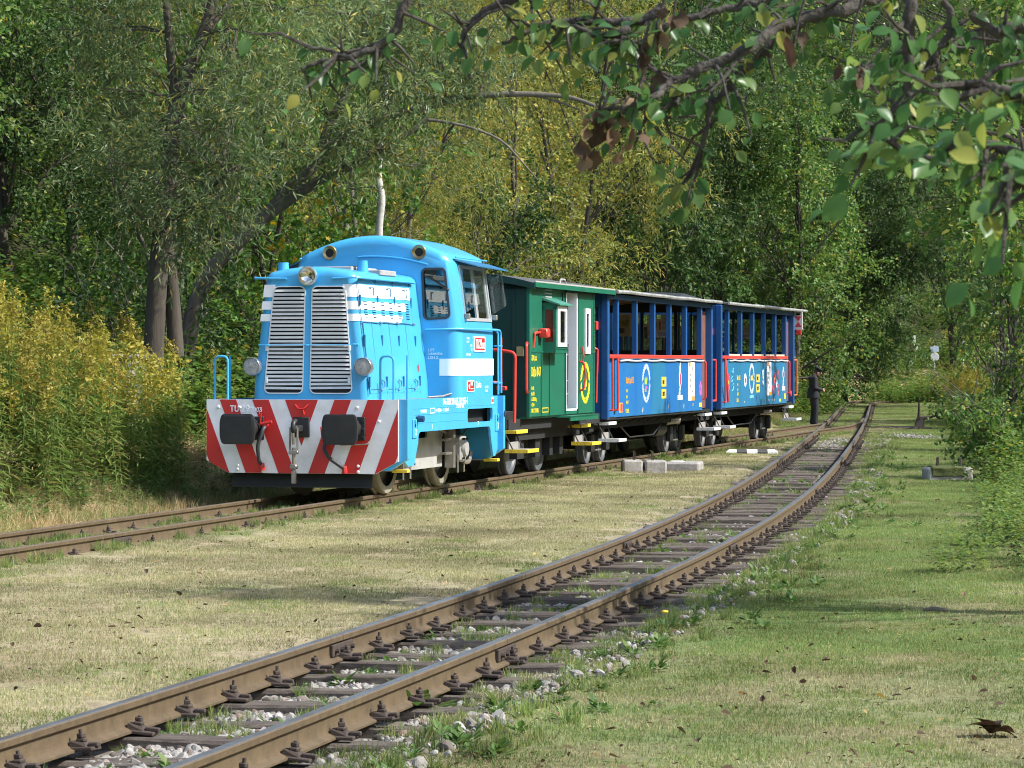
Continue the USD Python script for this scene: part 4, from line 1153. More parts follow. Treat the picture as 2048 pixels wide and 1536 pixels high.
G("window_glass", bx(1.115, 1.12, 2.25, 2.52, 2.0, 2.65), GLASS, body)
# the open doorway
G("door_frame", [bx(0.98, 1.135, 0.965, 0.985, 1.12, 2.92), bx(0.96, 1.14, 1.645, 1.69, 1.12, 2.92), bx(1.10, 1.135, 0.98, 1.66, 1.10, 1.13)], WHITE_CLEAN, body)
G("lining", [bx(-0.9, 0.99, 1.69, 1.70, 1.1, 2.95), bx(-1.05, -1.04, -1.2, 2.8, 1.1, 2.95)], WHITE_IN, body)
G("folded_bench", [hull([(1.0, 1.10, 1.18), (1.0, 1.45, 1.18), (1.0, 1.20, 2.10), (1.0, 1.52, 2.12), (1.04, 1.10, 1.18), (1.04, 1.45, 1.18), (1.04, 1.20, 2.10), (1.04, 1.52, 2.12)])], mat("canvas_dark", (0.018, 0.022, 0.035), rough=0.8, var=0.4, scale=14), body)
G("bench_strap", [bx(1.03, 1.046, 1.10, 1.48, z, z + 0.012) for z in (1.35, 1.55, 1.95, 2.05)], GREYF, body)
G("door_step", [bx(1.08, 1.30, 0.55, 2.45, 1.0, 1.03, 0.004), bx(1.285, 1.30, 0.55, 2.45, 0.955, 1.03)], GREEN, body)
G("sliding_door_rail", bx(1.14, 1.165, 0.9, 2.8, 2.90, 2.93), GREEN_D, body)
# roof
rf = G("roof", arched_roof(-1.42, 3.94, 1.24, 2.99, 0.17, 0.03, 0.02), ROOF, smooth=40)
G("fascia", [bx(1.22, 1.25, -1.42, 3.94, 2.93, 3.0), bx(-1.25, -1.22, -1.42, 3.94, 2.93, 3.0)], GREEN, rf)
fa = Polygon([(x, 2.985 + 0.17 * (1 - (x / 1.24) ** 2)) for x in np.linspace(-1.24, 1.24, 17)] + [(x, 2.90 + 0.15 * (1 - (x / 1.24) ** 2)) for x in np.linspace(1.24, -1.24, 17)])
G("fascia", [front_plate(fa, -1.42, 0.03), front_plate(fa, 3.97, 0.03)], GREEN_D, rf)
G("end_panel", front_plate(Polygon([(x, 2.96 + 0.15 * (1 - (x / 1.2) ** 2)) for x in np.linspace(-1.12, 1.12, 13)] + [(1.12, 2.9), (-1.12, 2.9)]), y0 - 0.002, 0.01), GREEN_D, rf)
G("gutter_strip", bx(1.215, 1.245, -1.4, 3.9, 3.0, 3.022), mat("zinc_edge", (0.50, 0.48, 0.44), rough=0.5, metal=0.4), rf)
G("roof_vent", tube(arc_pts([(1.0, 1.1, 3.04), (1.0, 1.15, 3.11), (1.0, 1.45, 3.11), (1.0, 1.5, 3.03)], 0.05), 0.015, 6), GREYF, rf)
# rails, lamp, signs
G("handrail", tube(arc_pts([(1.10, y0 - 0.03, 2.12), (1.12, y0 - 0.13, 2.10), (1.12, y0 - 0.13, 1.42), (1.10, y0 - 0.03, 1.40)], 0.05), 0.022, 8), RAILRED, smooth=40)
G("handrail", tube(arc_pts([(1.10, y0 - 0.75, 0.98), (1.10, y0 - 0.70, 1.98), (0.85, y0 - 0.70, 2.02), (0.55, y0 - 0.7, 2.02)], 0.08), 0.022, 8), RAILRED, smooth=40)
G("handbrake", [tube([(0.86, y0 - 0.6, 1.45), (0.86, y0 - 0.6, 2.20)], 0.020, 8), tube(arc_pts([(0.86, y0 - 0.6, 1.55), (0.72, y0 - 0.7, 1.56), (0.74, y0 - 0.7, 1.90)], 0.04), 0.02, 8), bx(0.80, 0.94, y0 - 0.64, y0 - 0.54, 1.44, 1.50, 0.01)], RAILRED, smooth=40)
G("handrail", tube(arc_pts([(1.14, 1.86, 1.85), (1.20, 1.86, 1.84), (1.22, 1.90, 1.62), (1.20, 1.86, 1.42), (1.14, 1.86, 1.40)], 0.04), 0.016, 8), RAILRED, smooth=40)
G("door_lever", tube([(1.16, 1.95, 2.08), (1.18, 1.93, 1.95), (1.16, 1.95, 1.82)], [0.02, 0.014, 0.01], 6), RAILRED)
G("handrail", tube(arc_pts([(1.12, 2.95, 2.06), (1.16, 3.0, 2.05), (1.14, 2.98, 1.2)], 0.04), 0.018, 8), RAILRED, smooth=40)
G("lamp_bracket", [tube(arc_pts([(1.13, -1.10, 2.05), (1.16, -1.10, 2.27), (1.16, -0.75, 2.28)], 0.03), 0.018, 8), bx(1.13, 1.27, -0.80, -0.60, 2.20, 2.34, 0.02)], RAILRED, smooth=40)
G("sign_plate", [bx(0.95, 1.05, y0 - 0.05, y0 - 0.03, 1.93, 2.07)], mat("sign_ochre", (0.30, 0.25, 0.12)))
label_rows(G, [("ZDN, o.z.", -1.2, 1.87, 0.075), ("Dd/u 847", -1.22, 1.64, 0.13), ("Rv. 40t", -1.22, 1.44, 0.05), ("Brz. 20t", -1.22, 1.36, 0.05), ("Lv. 12000 kg", -1.22, 1.28, 0.05), ("+ 12m +", -1.22, 1.20, 0.05), ("DOM. ST. CERMEL", -1.25, 1.11, 0.055)], 1.131, YEL, body, sq=0.72)
G("data_panel", side_plate(sbox(-0.55, 1.10, -0.18, 1.17).difference(sbox(-0.54, 1.11, -0.19, 1.16)), 1.131, 0.003), YEL, body)
ring_emblem(G, 2.25, 1.52, 0.30, 1.131, YEL, body, 3)
G("emblem_mark", [side_plate(Polygon([(2.15, 1.46), (2.35, 1.46), (2.33, 1.58), (2.28, 1.53), (2.25, 1.62), (2.22, 1.53), (2.17, 1.58)]), 1.131, 0.003), text_side("1955", 2.16, 1.41, 0.04, 1.131)], YEL, body)
# underframe
G("underframe", [bx(-1.0, 1.0, y0 - 0.7, y1 + 1.0, 0.86, 1.02), bx(-0.9, -0.75, y0, y1, 0.55, 0.86), bx(0.75, 0.9, y0 + 0.1, y1, 0.70, 0.86), bx(-0.6, 0.6, 0.2, 1.2, 0.4, 0.85), bx(0.72, 0.84, -0.9, -0.5, 0.42, 0.86), bx(0.72, 0.84, 0.2, 0.5, 0.42, 0.86), bx(0.72, 0.84, 1.1, 1.3, 0.42, 0.86), bx(0.72, 0.84, 1.75, 2.0, 0.42, 0.86)], DARK)
G("end_box", [bx(0.62, 0.98, y0 - 0.72, y0 - 0.3, 0.88, 1.14, 0.01)], BLACK)
G("edge_mark", [bx(0.985, 0.99, y0 - 0.34, y0 - 0.30, 1.0, 1.14)], YELLOW)
for s_ in (-0.25, 1.48):
    wheelset(G, s_, 0.40, gcoach)
steps(G, -2.10, -1.45, YELLOW)
steps(G, 2.0, 2.62, YELLOW)
coupler(G, y0 - 0.7, -1); coupler(G, y1 + 0.9, 1)
G("gangway_panel", [bx(-0.5, -0.46, 2.9, 3.7, 1.02, 1.9)], GREEN_D)


# ---------------------------------------------------------------- the two open blue coaches
def blue_coach(s0, label, panel_m, L, second):
    base = s0 + L / 2
    t = thing("passenger_coach", label, "railway coach", tp(base, 0), TRAIN_A)

    def B(name, mesh, m, parent=None, smooth=False, label=None, kind=None):
        if isinstance(mesh, (list, tuple)):
            mesh = trimesh.util.concatenate(list(mesh))
        mesh = mesh.copy(); mesh.apply_translation((0, s0, 0))
        return LP(name, mesh, m, parent, smooth, label, kind, s0=base, root=t)
    posts = [0.85, 2.33, 3.80, 5.22, 6.65, 8.12] if not second else [0.92, 2.36, 3.78, 5.18, 6.55, 7.92]
    pend = posts[-1] + 0.05
    # lower side panels, one sheet after another, the front one curved inwards
    for sg in (1, -1):
        edges = [0.30, 0.85, 2.2, 3.55, 4.75, 6.0, 7.1, pend]
        for k, (a, b) in enumerate(zip(edges, edges[1:])):
            if k == 0:
                xs = [(1.12 - 0.10 * ((0.85 - q) / 0.55) ** 2, q) for q in np.linspace(a, b, 6)]
            else:
                xs = [(1.12, a + 0.004), (1.12, b - 0.004)]
            V_ = np.array([(sg * x, y, z) for z in (0.94, 1.90) for x, y in xs]); n_ = len(xs)
            F_ = np.array([f for i in range(n_ - 1) for f in ((i, i + 1, n_ + i + 1), (i, n_ + i + 1, n_ + i))])
            V2 = V_ - np.array([sg * 0.02, 0, 0])
            m_ = trimesh.Trimesh(np.vstack([V_, V2]), np.vstack([F_, F_[:, ::-1] + 2 * n_]), process=False)
            if sg < 0:
                m_.invert()
            B("side_panel", m_, (PANEL1 if not second else PANEL2) if k != 3 else PANEL2 if not second else PANEL2, smooth=30)
        B("waist_rail", [bx(sg * 1.06 if sg > 0 else -1.15, sg * 1.15 if sg > 0 else -1.06, 0.12, pend + 0.02, 1.90, 1.965, 0.01)], RAILRED)
        # window posts
        for y in posts:
            B("window_post", bx(min(sg * 1.03, sg * 1.12), max(sg * 1.03, sg * 1.12), y - 0.05, y + 0.05, 1.965, 2.92, 0.006), NAVY)
            if y > posts[0]:
                B("post_trim", bx(min(sg * 1.03, sg * 1.09), max(sg * 1.03, sg * 1.09), y + 0.06, y + 0.10, 1.97, 2.86), CREAM if second else ALU)
        B("cant_rail", [bx(min(sg * 1.03, sg * 1.13), max(sg * 1.03, sg * 1.13), 0.0, L, 2.87, 2.95)], NAVY)
        B("corner_post", bx(min(sg * 1.02, sg * 1.14), max(sg * 1.02, sg * 1.14), -0.02, 0.10, 0.92, 2.95, 0.01), NAVY)
        B("corner_post", bx(min(sg * 1.0, sg * 1.14), max(sg * 1.0, sg * 1.14), L - 0.12, L, 0.90, 2.95, 0.01), NAVY)
        if sg < 0 or True:
            for a, b in zip(posts, posts[1:]):
                if sg < 0:
                    B("window_frame", side_plate(sbox(a + 0.05, 1.97, b - 0.05, 2.62).difference(sbox(a + 0.14, 2.03, b - 0.14, 2.56)), -1.05, 0.02), BLACK if not second else CREAM)
                    B("window_pane", bx(-1.045, -1.04, a + 0.08, b - 0.08, 1.99, 2.6), GLASS_DUSTY)
        if sg > 0 and second:
            for a, b in zip(posts, posts[1:]):
                B("window_sill", bx(1.03, 1.09, a + 0.06, b - 0.05, 1.966, 2.0), CREAM)
    # white rope under the rail
    y_ = np.linspace(0.9, pend, 40)
    B("rope", tube(np.c_[1.145 + 0 * y_, y_, 1.875 - 0.012 * np.abs(np.sin(y_ * 2.2))], 0.014, 6), WHITE_CLEAN, smooth=40)
    # end walls
    for y, n_ in ((0.0, 0.03), (L, -0.03)):
        holes = [sbox(-1.0, 2.0, -0.5, 2.76), sbox(-0.42, 2.0, 0.42, 2.76), sbox(0.5, 2.0, 0.97, 2.76)] if n_ > 0 else [sbox(-1.02, 2.07, -0.27, 2.79), sbox(-0.21, 2.07, 0.39, 2.79), sbox(0.45, 2.07, 1.0, 2.79)]
        p = sbox(-1.1, 0.95, 1.1, 2.95).difference(unary_union(holes))
        B("end_wall", front_plate(p, y + max(n_, 0), 0.03), NAVY if n_ > 0 or second else BLACK)
        if n_ < 0:
            for h_ in holes:
                B("end_window", front_plate(h_, y + 0.01, 0.006), GLASS_CLEAR)
        B("end_rib", [bx(u - 0.015, u + 0.015, y - 0.012 if n_ > 0 else y, y if n_ > 0 else y + 0.012, 0.95, 2.9) for u in (0.48, 0.72, -0.72)], NAVY)
    B("open_door", [bx(0.98, 1.02, pend + 0.16, L - 0.14, 0.97, 2.80)], mat("door_brown", (0.16, 0.065, 0.04), rough=0.6, var=0.2))
    # floor, roof
    B("floor", [bx(-1.1, 1.1, 0.0, L, 0.90, 0.95)], BLACK)
    rf_ = B("roof", arched_roof(0.12 if not second else 0.10, L + 1.0 if second else L + 0.30, 1.25, 2.99, 0.10, 0.035, 0.05), ROOF, smooth=40)
    B("gutter", tube([(1.25, y, 2.985 + 0.02 * (meshkit.fbm(np.array([y * 0.8, s0, 0.0]), 2, 2) - 0.5)) for y in np.linspace(0.15, L + (1.0 if second else 0.3), 24)], 0.032, 7), mat("gutter_grey", (0.20, 0.21, 0.20), rough=0.55, var=0.3, scale=7, dirt=(0.45, 0.45, 0.43), dirt_amt=0.8, dirt_scale=5), rf_, smooth=40)
    B("ceiling", arched_roof(0.2, L - 0.1, 1.1, 2.88, 0.10, 0.01), TAN, rf_, smooth=40)
    if not second:
        B("loose_felt", hull([(0.3, 6.4, 3.06), (0.3, L + 0.2, 3.06), (1.0, 6.4, 3.03), (1.0, L + 0.2, 3.02), (0.3, 7, 3.14), (0.9, 7.5, 3.12), (0.6, L, 3.12)]), BLACK, rf_)
    # benches inside
    for k, (a, b) in enumerate(zip(posts, posts[1:])):
        B("bench", [bx(-0.95, 0.95, (a + b) / 2 - 0.02, (a + b) / 2 + 0.02, 1.3, 1.86, 0.01), bx(-0.95, 0.95, (a + b) / 2 - 0.38, (a + b) / 2 + 0.38, 1.30, 1.34, 0.01)], TAN)
    if not second:
        for k, y in enumerate((2.75, 6.05)):
            B("inner_post", bx(-0.4, -0.3, y - 0.05, y + 0.05, 0.95, 2.95), BLACK)
    else:
        B("inner_post", bx(0.1, 0.18, 4.9, 4.98, 1.0, 2.95), CREAM)
    # red rails
    for y in (0.22, 0.62) if not second else (0.28, 0.30):
        B("handrail", tube([(1.16, y, 1.92), (1.165 if not second else 1.165, y + (0.0 if not second or y < 0.29 else 0.28), 1.06)], 0.02, 8), RAILRED, smooth=40)
        B("rail_foot", bx(1.10, 1.18, y - 0.03, y + 0.05, 1.045, 1.075, 0.008), RAILRED)
    B("handrail", tube(arc_pts([(1.10, pend + 0.06, 1.86), (1.17, pend + 0.08, 1.85), (1.17, pend + 0.08, 1.16), (1.10, pend + 0.06, 1.14)], 0.04), 0.02, 8), RAILRED, smooth=40)
    B("handrail", tube(arc_pts([(1.12, L, 1.88), (1.14, L + 0.30, 1.88), (1.14, L + 0.30, 1.10), (1.12, L, 1.10)], 0.03), 0.02, 8), RAILRED if not second else mat("rail_orange", (0.50, 0.13, 0.02), rough=0.45), smooth=40)
    B("lamp_bracket", [bx(0.86, 0.98, -0.14, -0.02, 2.36, 2.50, 0.01), tube([(0.7, -0.05, 2.45), (0.92, -0.06, 2.44)], 0.012, 6)], RAILRED)
    # bogies, underframe
    B("underframe", [bx(0.70, 0.85, 0.1, L - 0.1, 0.74, 0.90), bx(-0.85, -0.70, 0.1, L - 0.1, 0.74, 0.90), bx(-0.9, 0.9, -0.35, 0.0, 0.72, 0.92), bx(-0.9, 0.9, L, L + 0.35, 0.72, 0.92)], DARK)
    B("cross_bearer", [hull([(0.85, y, 0.88), (1.08, y, 0.91), (0.85, y, 0.80), (1.09, y, 0.895), (0.85, y + 0.03, 0.88), (1.08, y + 0.03, 0.91), (0.85, y + 0.03, 0.80), (1.09, y + 0.03, 0.895)]) for y in np.linspace(0.5, L - 0.8, 11)], BLACK)
    B("truss_rod", tube([(0.8, 2.2, 0.82), (0.8, 3.2, 0.55), (0.8, 5.2, 0.55), (0.8, 6.2, 0.82)], 0.014, 6), BLACK)
    bogs = (1.50, 8.06) if not second else (1.60, 7.86)
    for c_ in bogs:
        for d_ in (-0.56, 0.56):
            wheelset(B, c_ + d_, 0.30, t)
        B("bogie_frame", [bx(u - 0.03, u + 0.03, c_ - 0.85, c_ + 0.85, 0.50, 0.62) for u in (-0.40, 0.40)] + [bx(-0.4, 0.4, c_ - 0.1, c_ + 0.1, 0.42, 0.72)] + [bx(0.58, 0.68, c_ + q - 0.10, c_ + q + 0.10, 0.36, 0.66, 0.02) for q in (-0.56, 0.56)], BLACK)
        B("brake_beam", tube([(0.62, c_ - 0.2, 0.38), (0.62, c_ + 0.2, 0.38)], 0.015, 6), STEEL)
    B("air_tank", tube([(0.55, 6.2 if not second else 1.0, 0.62), (0.55, 7.0 if not second else 1.0 + 0.01, 0.62)], 0.14, 14), BLACK, smooth=40)
    B("brake_cylinder", tube([(0.75, 6.55, 0.76), (0.95, 6.75, 0.78)], 0.07, 12), STEEL, smooth=40)
    B("brake_rod", tube([(0.2, 2.2, 0.45), (0.2, 7.0, 0.42)], 0.018, 6), STEEL)
    steps(B, 0.05, 0.62, STEP_W)
    steps(B, L - 0.75, L - 0.10, STEP_W)
    coupler(B, -0.35, -1); coupler(B, L + 0.35, 1)
    return t, B


c1, B1 = blue_coach(3.87, "open blue coach coupled behind the green coach, droplet emblem and pink flower", PANEL1, 9.15, False)
c2, B2 = blue_coach(13.92, "open blue coach at the tail of the train, teal side with many stickers", PANEL2, 8.95, True)
X = 1.121


def stick(V, poly, m, name="sticker", x=X):
    return V(name, side_plate(poly, x, 0.003), m)


# markings of the first blue coach (y counted from its front)
label_rows(B1, [("Balm/u 653", 1.42, 1.49, 0.10)], X, ORANGE, None)
label_rows(B1, [("Rv 40", 1.42, 1.34, 0.05), ("Brz P", 1.42, 1.24, 0.05), ("Kap 40", 1.42, 1.15, 0.05), ("CERMEL", 1.40, 1.0, 0.06)], X, YELSQ, None)
ring_emblem(B1, 3.05, 1.48, 0.31, X, LBLUE, None, 5)
stick(B1, Polygon([(2.92, 1.46), (3.10, 1.46), (3.14, 1.58), (3.06, 1.55), (3.04, 1.60), (2.98, 1.54), (2.92, 1.57)]), mat("lime_sticker", (0.30, 0.45, 0.04)))
stick(B1, sbox(2.98, 1.38, 3.12, 1.43), PINK)
label_rows(B1, [("1955", 2.92, 1.33, 0.05)], X, YELSQ, None)
for z0_, z1_, t_ in ((1.41, 1.58, "DAR"), (1.20, 1.365, "2007")):
    stick(B1, rrect(4.36, 4.76, z0_, z1_, 0.01), YELSQ)
    label_rows(B1, [(t_, 4.42, z0_ + 0.045, 0.075)], X + 0.004, DKTXT, None)
drop = Polygon([(6.04, 1.70), (6.13, 1.57), (6.13, 1.49), (6.08, 1.42), (6.04, 1.36), (6.0, 1.42), (5.95, 1.49), (5.95, 1.57)]).buffer(0.025)
stick(B1, drop, WHITE_CLEAN); stick(B1, drop.buffer(-0.045), REDST, x=X + 0.004)
stick(B1, Polygon([(5.97, 1.69), (6.11, 1.69), (6.08, 1.79), (6.04, 1.84), (6.0, 1.79)]).difference(sbox(6.02, 1.70, 6.06, 1.77)), WHITE_CLEAN)
label_rows(B1, [("US", 5.93, 1.29, 0.075), ("STEEL", 5.9, 1.235, 0.05)], X, WHITE_CLEAN, None)
stick(B1, unary_union([sbox(5.80, z, 6.26, z + 0.022) for z in (1.16, 1.19, 1.22)]), WHITE_CLEAN)
for V, yb in ((B1, 6.80), (B2, 5.35)):
    stick(V, sbox(yb, 1.13, yb + 0.60, 1.845), WHITE_CLEAN, "banner")
    stick(V, sbox(yb + 0.05, 1.76, yb + 0.20, 1.835), ORANGE, x=X + 0.004); stick(V, sbox(yb + 0.28, 1.135, yb + 0.58, 1.21), ORANGE, x=X + 0.004)
    label_rows(V, [("KLUB", yb + 0.30, 1.70, 0.06), ("DETSKA", yb + 0.08, 1.58, 0.05), ("ZELEZ", yb + 0.08, 1.48, 0.05), ("NICA", yb + 0.12, 1.38, 0.05), ("2007", yb + 0.3, 1.28, 0.04)], X + 0.004, GREYF, None)
fl = unary_union([affinity.translate(affinity.scale(Point(0, 0).buffer(0.055), 1, 1), 7.98 + 0.075 * math.cos(a), 1.34 + 0.085 * math.sin(a)) for a in np.linspace(0, 2 * math.pi, 6)[:5] + 0.3])
stick(B1, fl.difference(Point(7.98, 1.34).buffer(0.035)), PINK, "flower_sticker")
os_ = stick(B1, rrect(0.88, 1.16, 1.01, 1.17, 0.01), ORANGE, "warning_sticker"); stick(B1, rrect(0.98, 1.13, 1.03, 1.15, 0.005), REDST, x=X + 0.004); stick(B1, sbox(0.88, 1.01, 0.95, 1.17), YELSQ, x=X + 0.004)
for y, z in ((2.75, 1.02), (4.95, 1.04), (6.35, 1.03)):
    stick(B1, affinity.rotate(sbox(y - 0.06, z - 0.025, y + 0.06, z + 0.025), 35), GREYF)
label_rows(B1, [("REV KE", 7.15, 1.03, 0.045)], X, GREYF, None)
stick(B1, sbox(7.85, 1.0, 8.10, 1.08), YELSQ)
# markings of the second blue coach
def flower(V, y, z, r, m, n=5, mid=None):
    f = unary_union([Point(y + r * 0.62 * math.cos(a), z + r * 0.62 * math.sin(a)).buffer(r * 0.45) for a in np.linspace(0, 2 * math.pi, n + 1)[:n] + 0.3])
    stick(V, f, m, "flower_sticker")
    stick(V, Point(y, z).buffer(r * 0.25), mid or YELSQ, "flower_sticker", x=X + 0.004)


flower(B2, 0.85, 1.44, 0.16, REDST)
B2("chalk_scribble", [tube([(X + 0.002, 1.25 + 0.10 * math.sin(q * 1.3), 1.26 + q * 0.06), (X + 0.002, 1.28 + 0.1 * math.sin(q * 2.1 + 1), 1.31 + q * 0.065), (X + 0.002, 1.30 + 0.12 * math.cos(q), 1.36 + q * 0.06)], 0.008, 4) for q in range(7)], TEAL)
label_rows(B2, [("Balm 651", 1.78, 1.48, 0.09), ("Rv 40", 1.80, 1.36, 0.05), ("Brz P", 1.80, 1.26, 0.05), ("Kap 40", 1.80, 1.17, 0.06), ("CERMEL", 1.74, 1.04, 0.065)], X, YELSQ, None, sq=0.7)
stick(B2, affinity.scale(Point(2.75, 1.47).buffer(0.13), 1, 1.05), WHITE_CLEAN, "oval_sticker"); stick(B2, Point(2.75, 1.47).buffer(0.06), REDST, "oval_sticker", x=X + 0.004)
ring_emblem(B2, 3.50, 1.50, 0.29, X, LBLUE, None, 8)
stick(B2, Polygon([(3.38, 1.46), (3.62, 1.46), (3.60, 1.58), (3.5, 1.54), (3.40, 1.58)]), YELSQ)
B2("chalk_scribble", [tube([(X + 0.002, 3.30 + 0.09 * q, 1.10), (X + 0.002, 3.34 + 0.09 * q, 1.16), (X + 0.002, 3.37 + 0.09 * q, 1.09)], 0.007, 4) for q in range(5)], TEAL)
for z0_, z1_, t_ in ((1.42, 1.58, "DAR"), (1.21, 1.38, "2007")):
    stick(B2, rrect(4.06, 4.46, z0_, z1_, 0.01), YELSQ)
    label_rows(B2, [(t_, 4.12, z0_ + 0.045, 0.075)], X + 0.004, DKTXT, None)
stick(B2, Polygon([(4.82, 1.66), (4.98, 1.70), (4.96, 1.50), (4.88, 1.46), (4.80, 1.54)]), WHITE_CLEAN, "exclamation_sticker"); stick(B2, Point(4.88, 1.41).buffer(0.05), WHITE_CLEAN, "exclamation_sticker")
for y, z, r_, m_ in ((6.35, 1.48, 0.11, REDST), (6.75, 1.58, 0.12, REDST), (6.65, 1.42, 0.06, WHITE_CLEAN), (6.20, 1.27, 0.12, REDST), (6.75, 1.30, 0.10, REDST), (6.80, 1.18, 0.08, REDST), (6.60, 1.34, 0.05, WHITE_CLEAN)):
    flower(B2, y, z, r_, m_)
d2 = affinity.translate(affinity.scale(drop, 0.85, 0.85, origin=(6.04, 1.53)), 7.52 - 6.04, 1.57 - 1.53)
stick(B2, d2, WHITE_CLEAN); stick(B2, d2.buffer(-0.04), REDST, x=X + 0.004)
label_rows(B2, [("US", 7.43, 1.36, 0.075), ("STEEL", 7.40, 1.30, 0.05)], X, WHITE_CLEAN, None)
stick(B2, unary_union([sbox(7.32, z, 7.74, z + 0.022) for z in (1.22, 1.25, 1.28)]), WHITE_CLEAN)
stick(B2, sbox(7.6, 1.03, 7.82, 1.15), YELSQ); stick(B2, sbox(6.95, 0.98, 7.2, 1.04), YELSQ)
for y in (2.6, 5.6, 6.0, 6.3):
    stick(B2, sbox(y, 1.01, y + 0.1, 1.05), GREYF)
B2("tail_lamp", lathe_x([(0, 0.04), (0.06, 0.03), (0.065, 0)], (1.10, 8.55, 1.14), 14), REDST)


# ---------------------------------------------------------------- posters in the windows, tail board
def poster(label, s_, u_, z0_, z1_, w, marks):
    t = thing("poster", label, "poster", tp(s_, u_), TRAIN_A)
    PZ = mat("poster_paper", (0.62, 0.60, 0.62), rough=0.6, var=0.05)
    obj("sheet", bx(-w / 2, w / 2, 0, 0.004, z0_, z1_), PZ, t)
    for (a, b, c_, d_, m_) in marks:
        obj("print", bx(-w / 2 + a * w, -w / 2 + b * w, -0.004, -0.001, z0_ + c_ * (z1_ - z0_), z0_ + d_ * (z1_ - z0_)), m_, t)


LILAC = mat("print_lilac", (0.36, 0.34, 0.50)); GREYP = mat("print_grey", (0.42, 0.42, 0.44))
poster("colour poster with yellow and black picture in the left window of the front blue coach", 12.93, -0.54, 2.33, 2.78, 0.36, [(0.0, 0.72, 0.0, 0.92, mat("print_beige", (0.45, 0.36, 0.33))), (0.1, 0.62, 0.42, 0.68, YELSQ), (0.5, 0.7, 0.62, 0.72, REDST), (0.02, 0.42, 0.14, 0.36, DKTXT)])
poster("pale printed notice with small text columns in the front blue coach's middle window", 12.93, 0.09, 2.31, 2.67, 0.42, [(0.02, 0.2, 0.06, 0.35, mat("print_rose", (0.48, 0.30, 0.28))), (0.5, 0.85, 0.08, 0.3, LILAC), (0.55, 0.62, 0.4, 0.85, REDST), (0.68, 0.9, 0.4, 0.62, GREYP), (0.7, 0.92, 0.7, 0.85, GREYP), (0.15, 0.45, 0.5, 0.8, GREYP)])
poster("pale printed notice in the end window of the tail coach", 22.78, 0.02, 2.36, 2.66, 0.34, [(0.08, 0.9, 0.1, 0.3, LILAC), (0.08, 0.9, 0.45, 0.5, GREYP), (0.08, 0.9, 0.6, 0.65, GREYP), (0.08, 0.9, 0.75, 0.8, GREYP)])
tb = thing("tail_board", "white board with two red triangles hung at the rear of the train", "signal board", tp(23.15, 1.10), TRAIN_A)
obj("board", bx(-0.02, 0.18, -0.02, 0.02, 2.56, 2.95, 0.006), mat("board_white", (0.62, 0.60, 0.56), rough=0.5, var=0.1), tb)
obj("triangle", [front_plate(Polygon([(0.0, 2.86), (0.16, 2.86), (0.08, 2.75)]), -0.02, 0.003), front_plate(Polygon([(0.0, 2.62), (0.16, 2.62), (0.08, 2.74)]), -0.02, 0.003)], REDST, tb)
obj("handle_slot", front_plate(rrect(0.03, 0.13, 2.885, 2.925, 0.01), -0.02, 0.003), DARK, tb)
obj("socket", bx(0.03, 0.15, -0.03, 0.03, 2.44, 2.56, 0.01), RAILRED, tb)
obj("arm", bx(-0.08, 0.06, -0.015, 0.015, 2.50, 2.54), BLACK, tb)

# ================================================================ small things beside the tracks
CONC = mat("concrete", (0.30, 0.29, 0.27), rough=0.9, var=0.2, scale=5, dirt=(0.10, 0.09, 0.07), dirt_amt=0.8, dirt_scale=3.5, bump=0.6, bscale=25)
MOSS = mat("moss", (0.06, 0.075, 0.02), rough=0.95, var=0.4, scale=20, bump=0.8, bscale=60)


def rough_block(x0, x1, y0, y1, z0, z1, seed, amp=0.02, r=0.03):
    m = bx(x0, x1, y0, y1, z0, z1, r).subdivide().subdivide().subdivide()
    v = m.vertices
    n = meshkit.fbm(v * 4 + seed * 9.1, 4, seed) - 0.5
    d = v - v.mean(0); d /= np.linalg.norm(d, axis=1, keepdims=True)
    m.vertices = v + d * (n[:, None] * amp * 2)
    return m


def gh(p):
    return float(ground_h(np.array([p[0]]), np.array([p[1]]))[0])


p = gp(1291, 946)
t = thing("concrete_block", "grey concrete foundation block with a weedy gap and two rusty bolts beside the train track", "concrete block", (p[0], p[1], gh(p) - 0.05), 4)
obj("half", rough_block(-0.37, -0.035, 0.0, 0.42, 0, 0.27, 1), CONC, t, smooth=40)
obj("half", rough_block(0.0, 0.36, 0.0, 0.42, 0, 0.265, 2), CONC, t, smooth=40)
for x in (-0.18, 0.13):
    obj("bolt", [bx(x - 0.018, x + 0.002, 0.1, 0.13, 0.25, 0.42, 0.004), bx(x + 0.008, x + 0.02, 0.1, 0.13, 0.25, 0.41, 0.003)], M_CHAIR, t)
p = gp(1360, 941)
t = thing("concrete_slab", "broken pale concrete slab lying against the foundation block by the train track", "concrete slab", (p[0], p[1], gh(p) - 0.04), -10)
obj("slab", rough_block(-0.28, 0.32, 0.0, 0.75, 0, 0.19, 4, 0.035), CONC, t, smooth=40)
obj("chip", rough_block(-0.2, 0.05, 0.05, 0.3, 0.17, 0.215, 5, 0.03), mat("concrete_pale", (0.46, 0.45, 0.42), rough=0.9, bump=0.5), t, smooth=40)
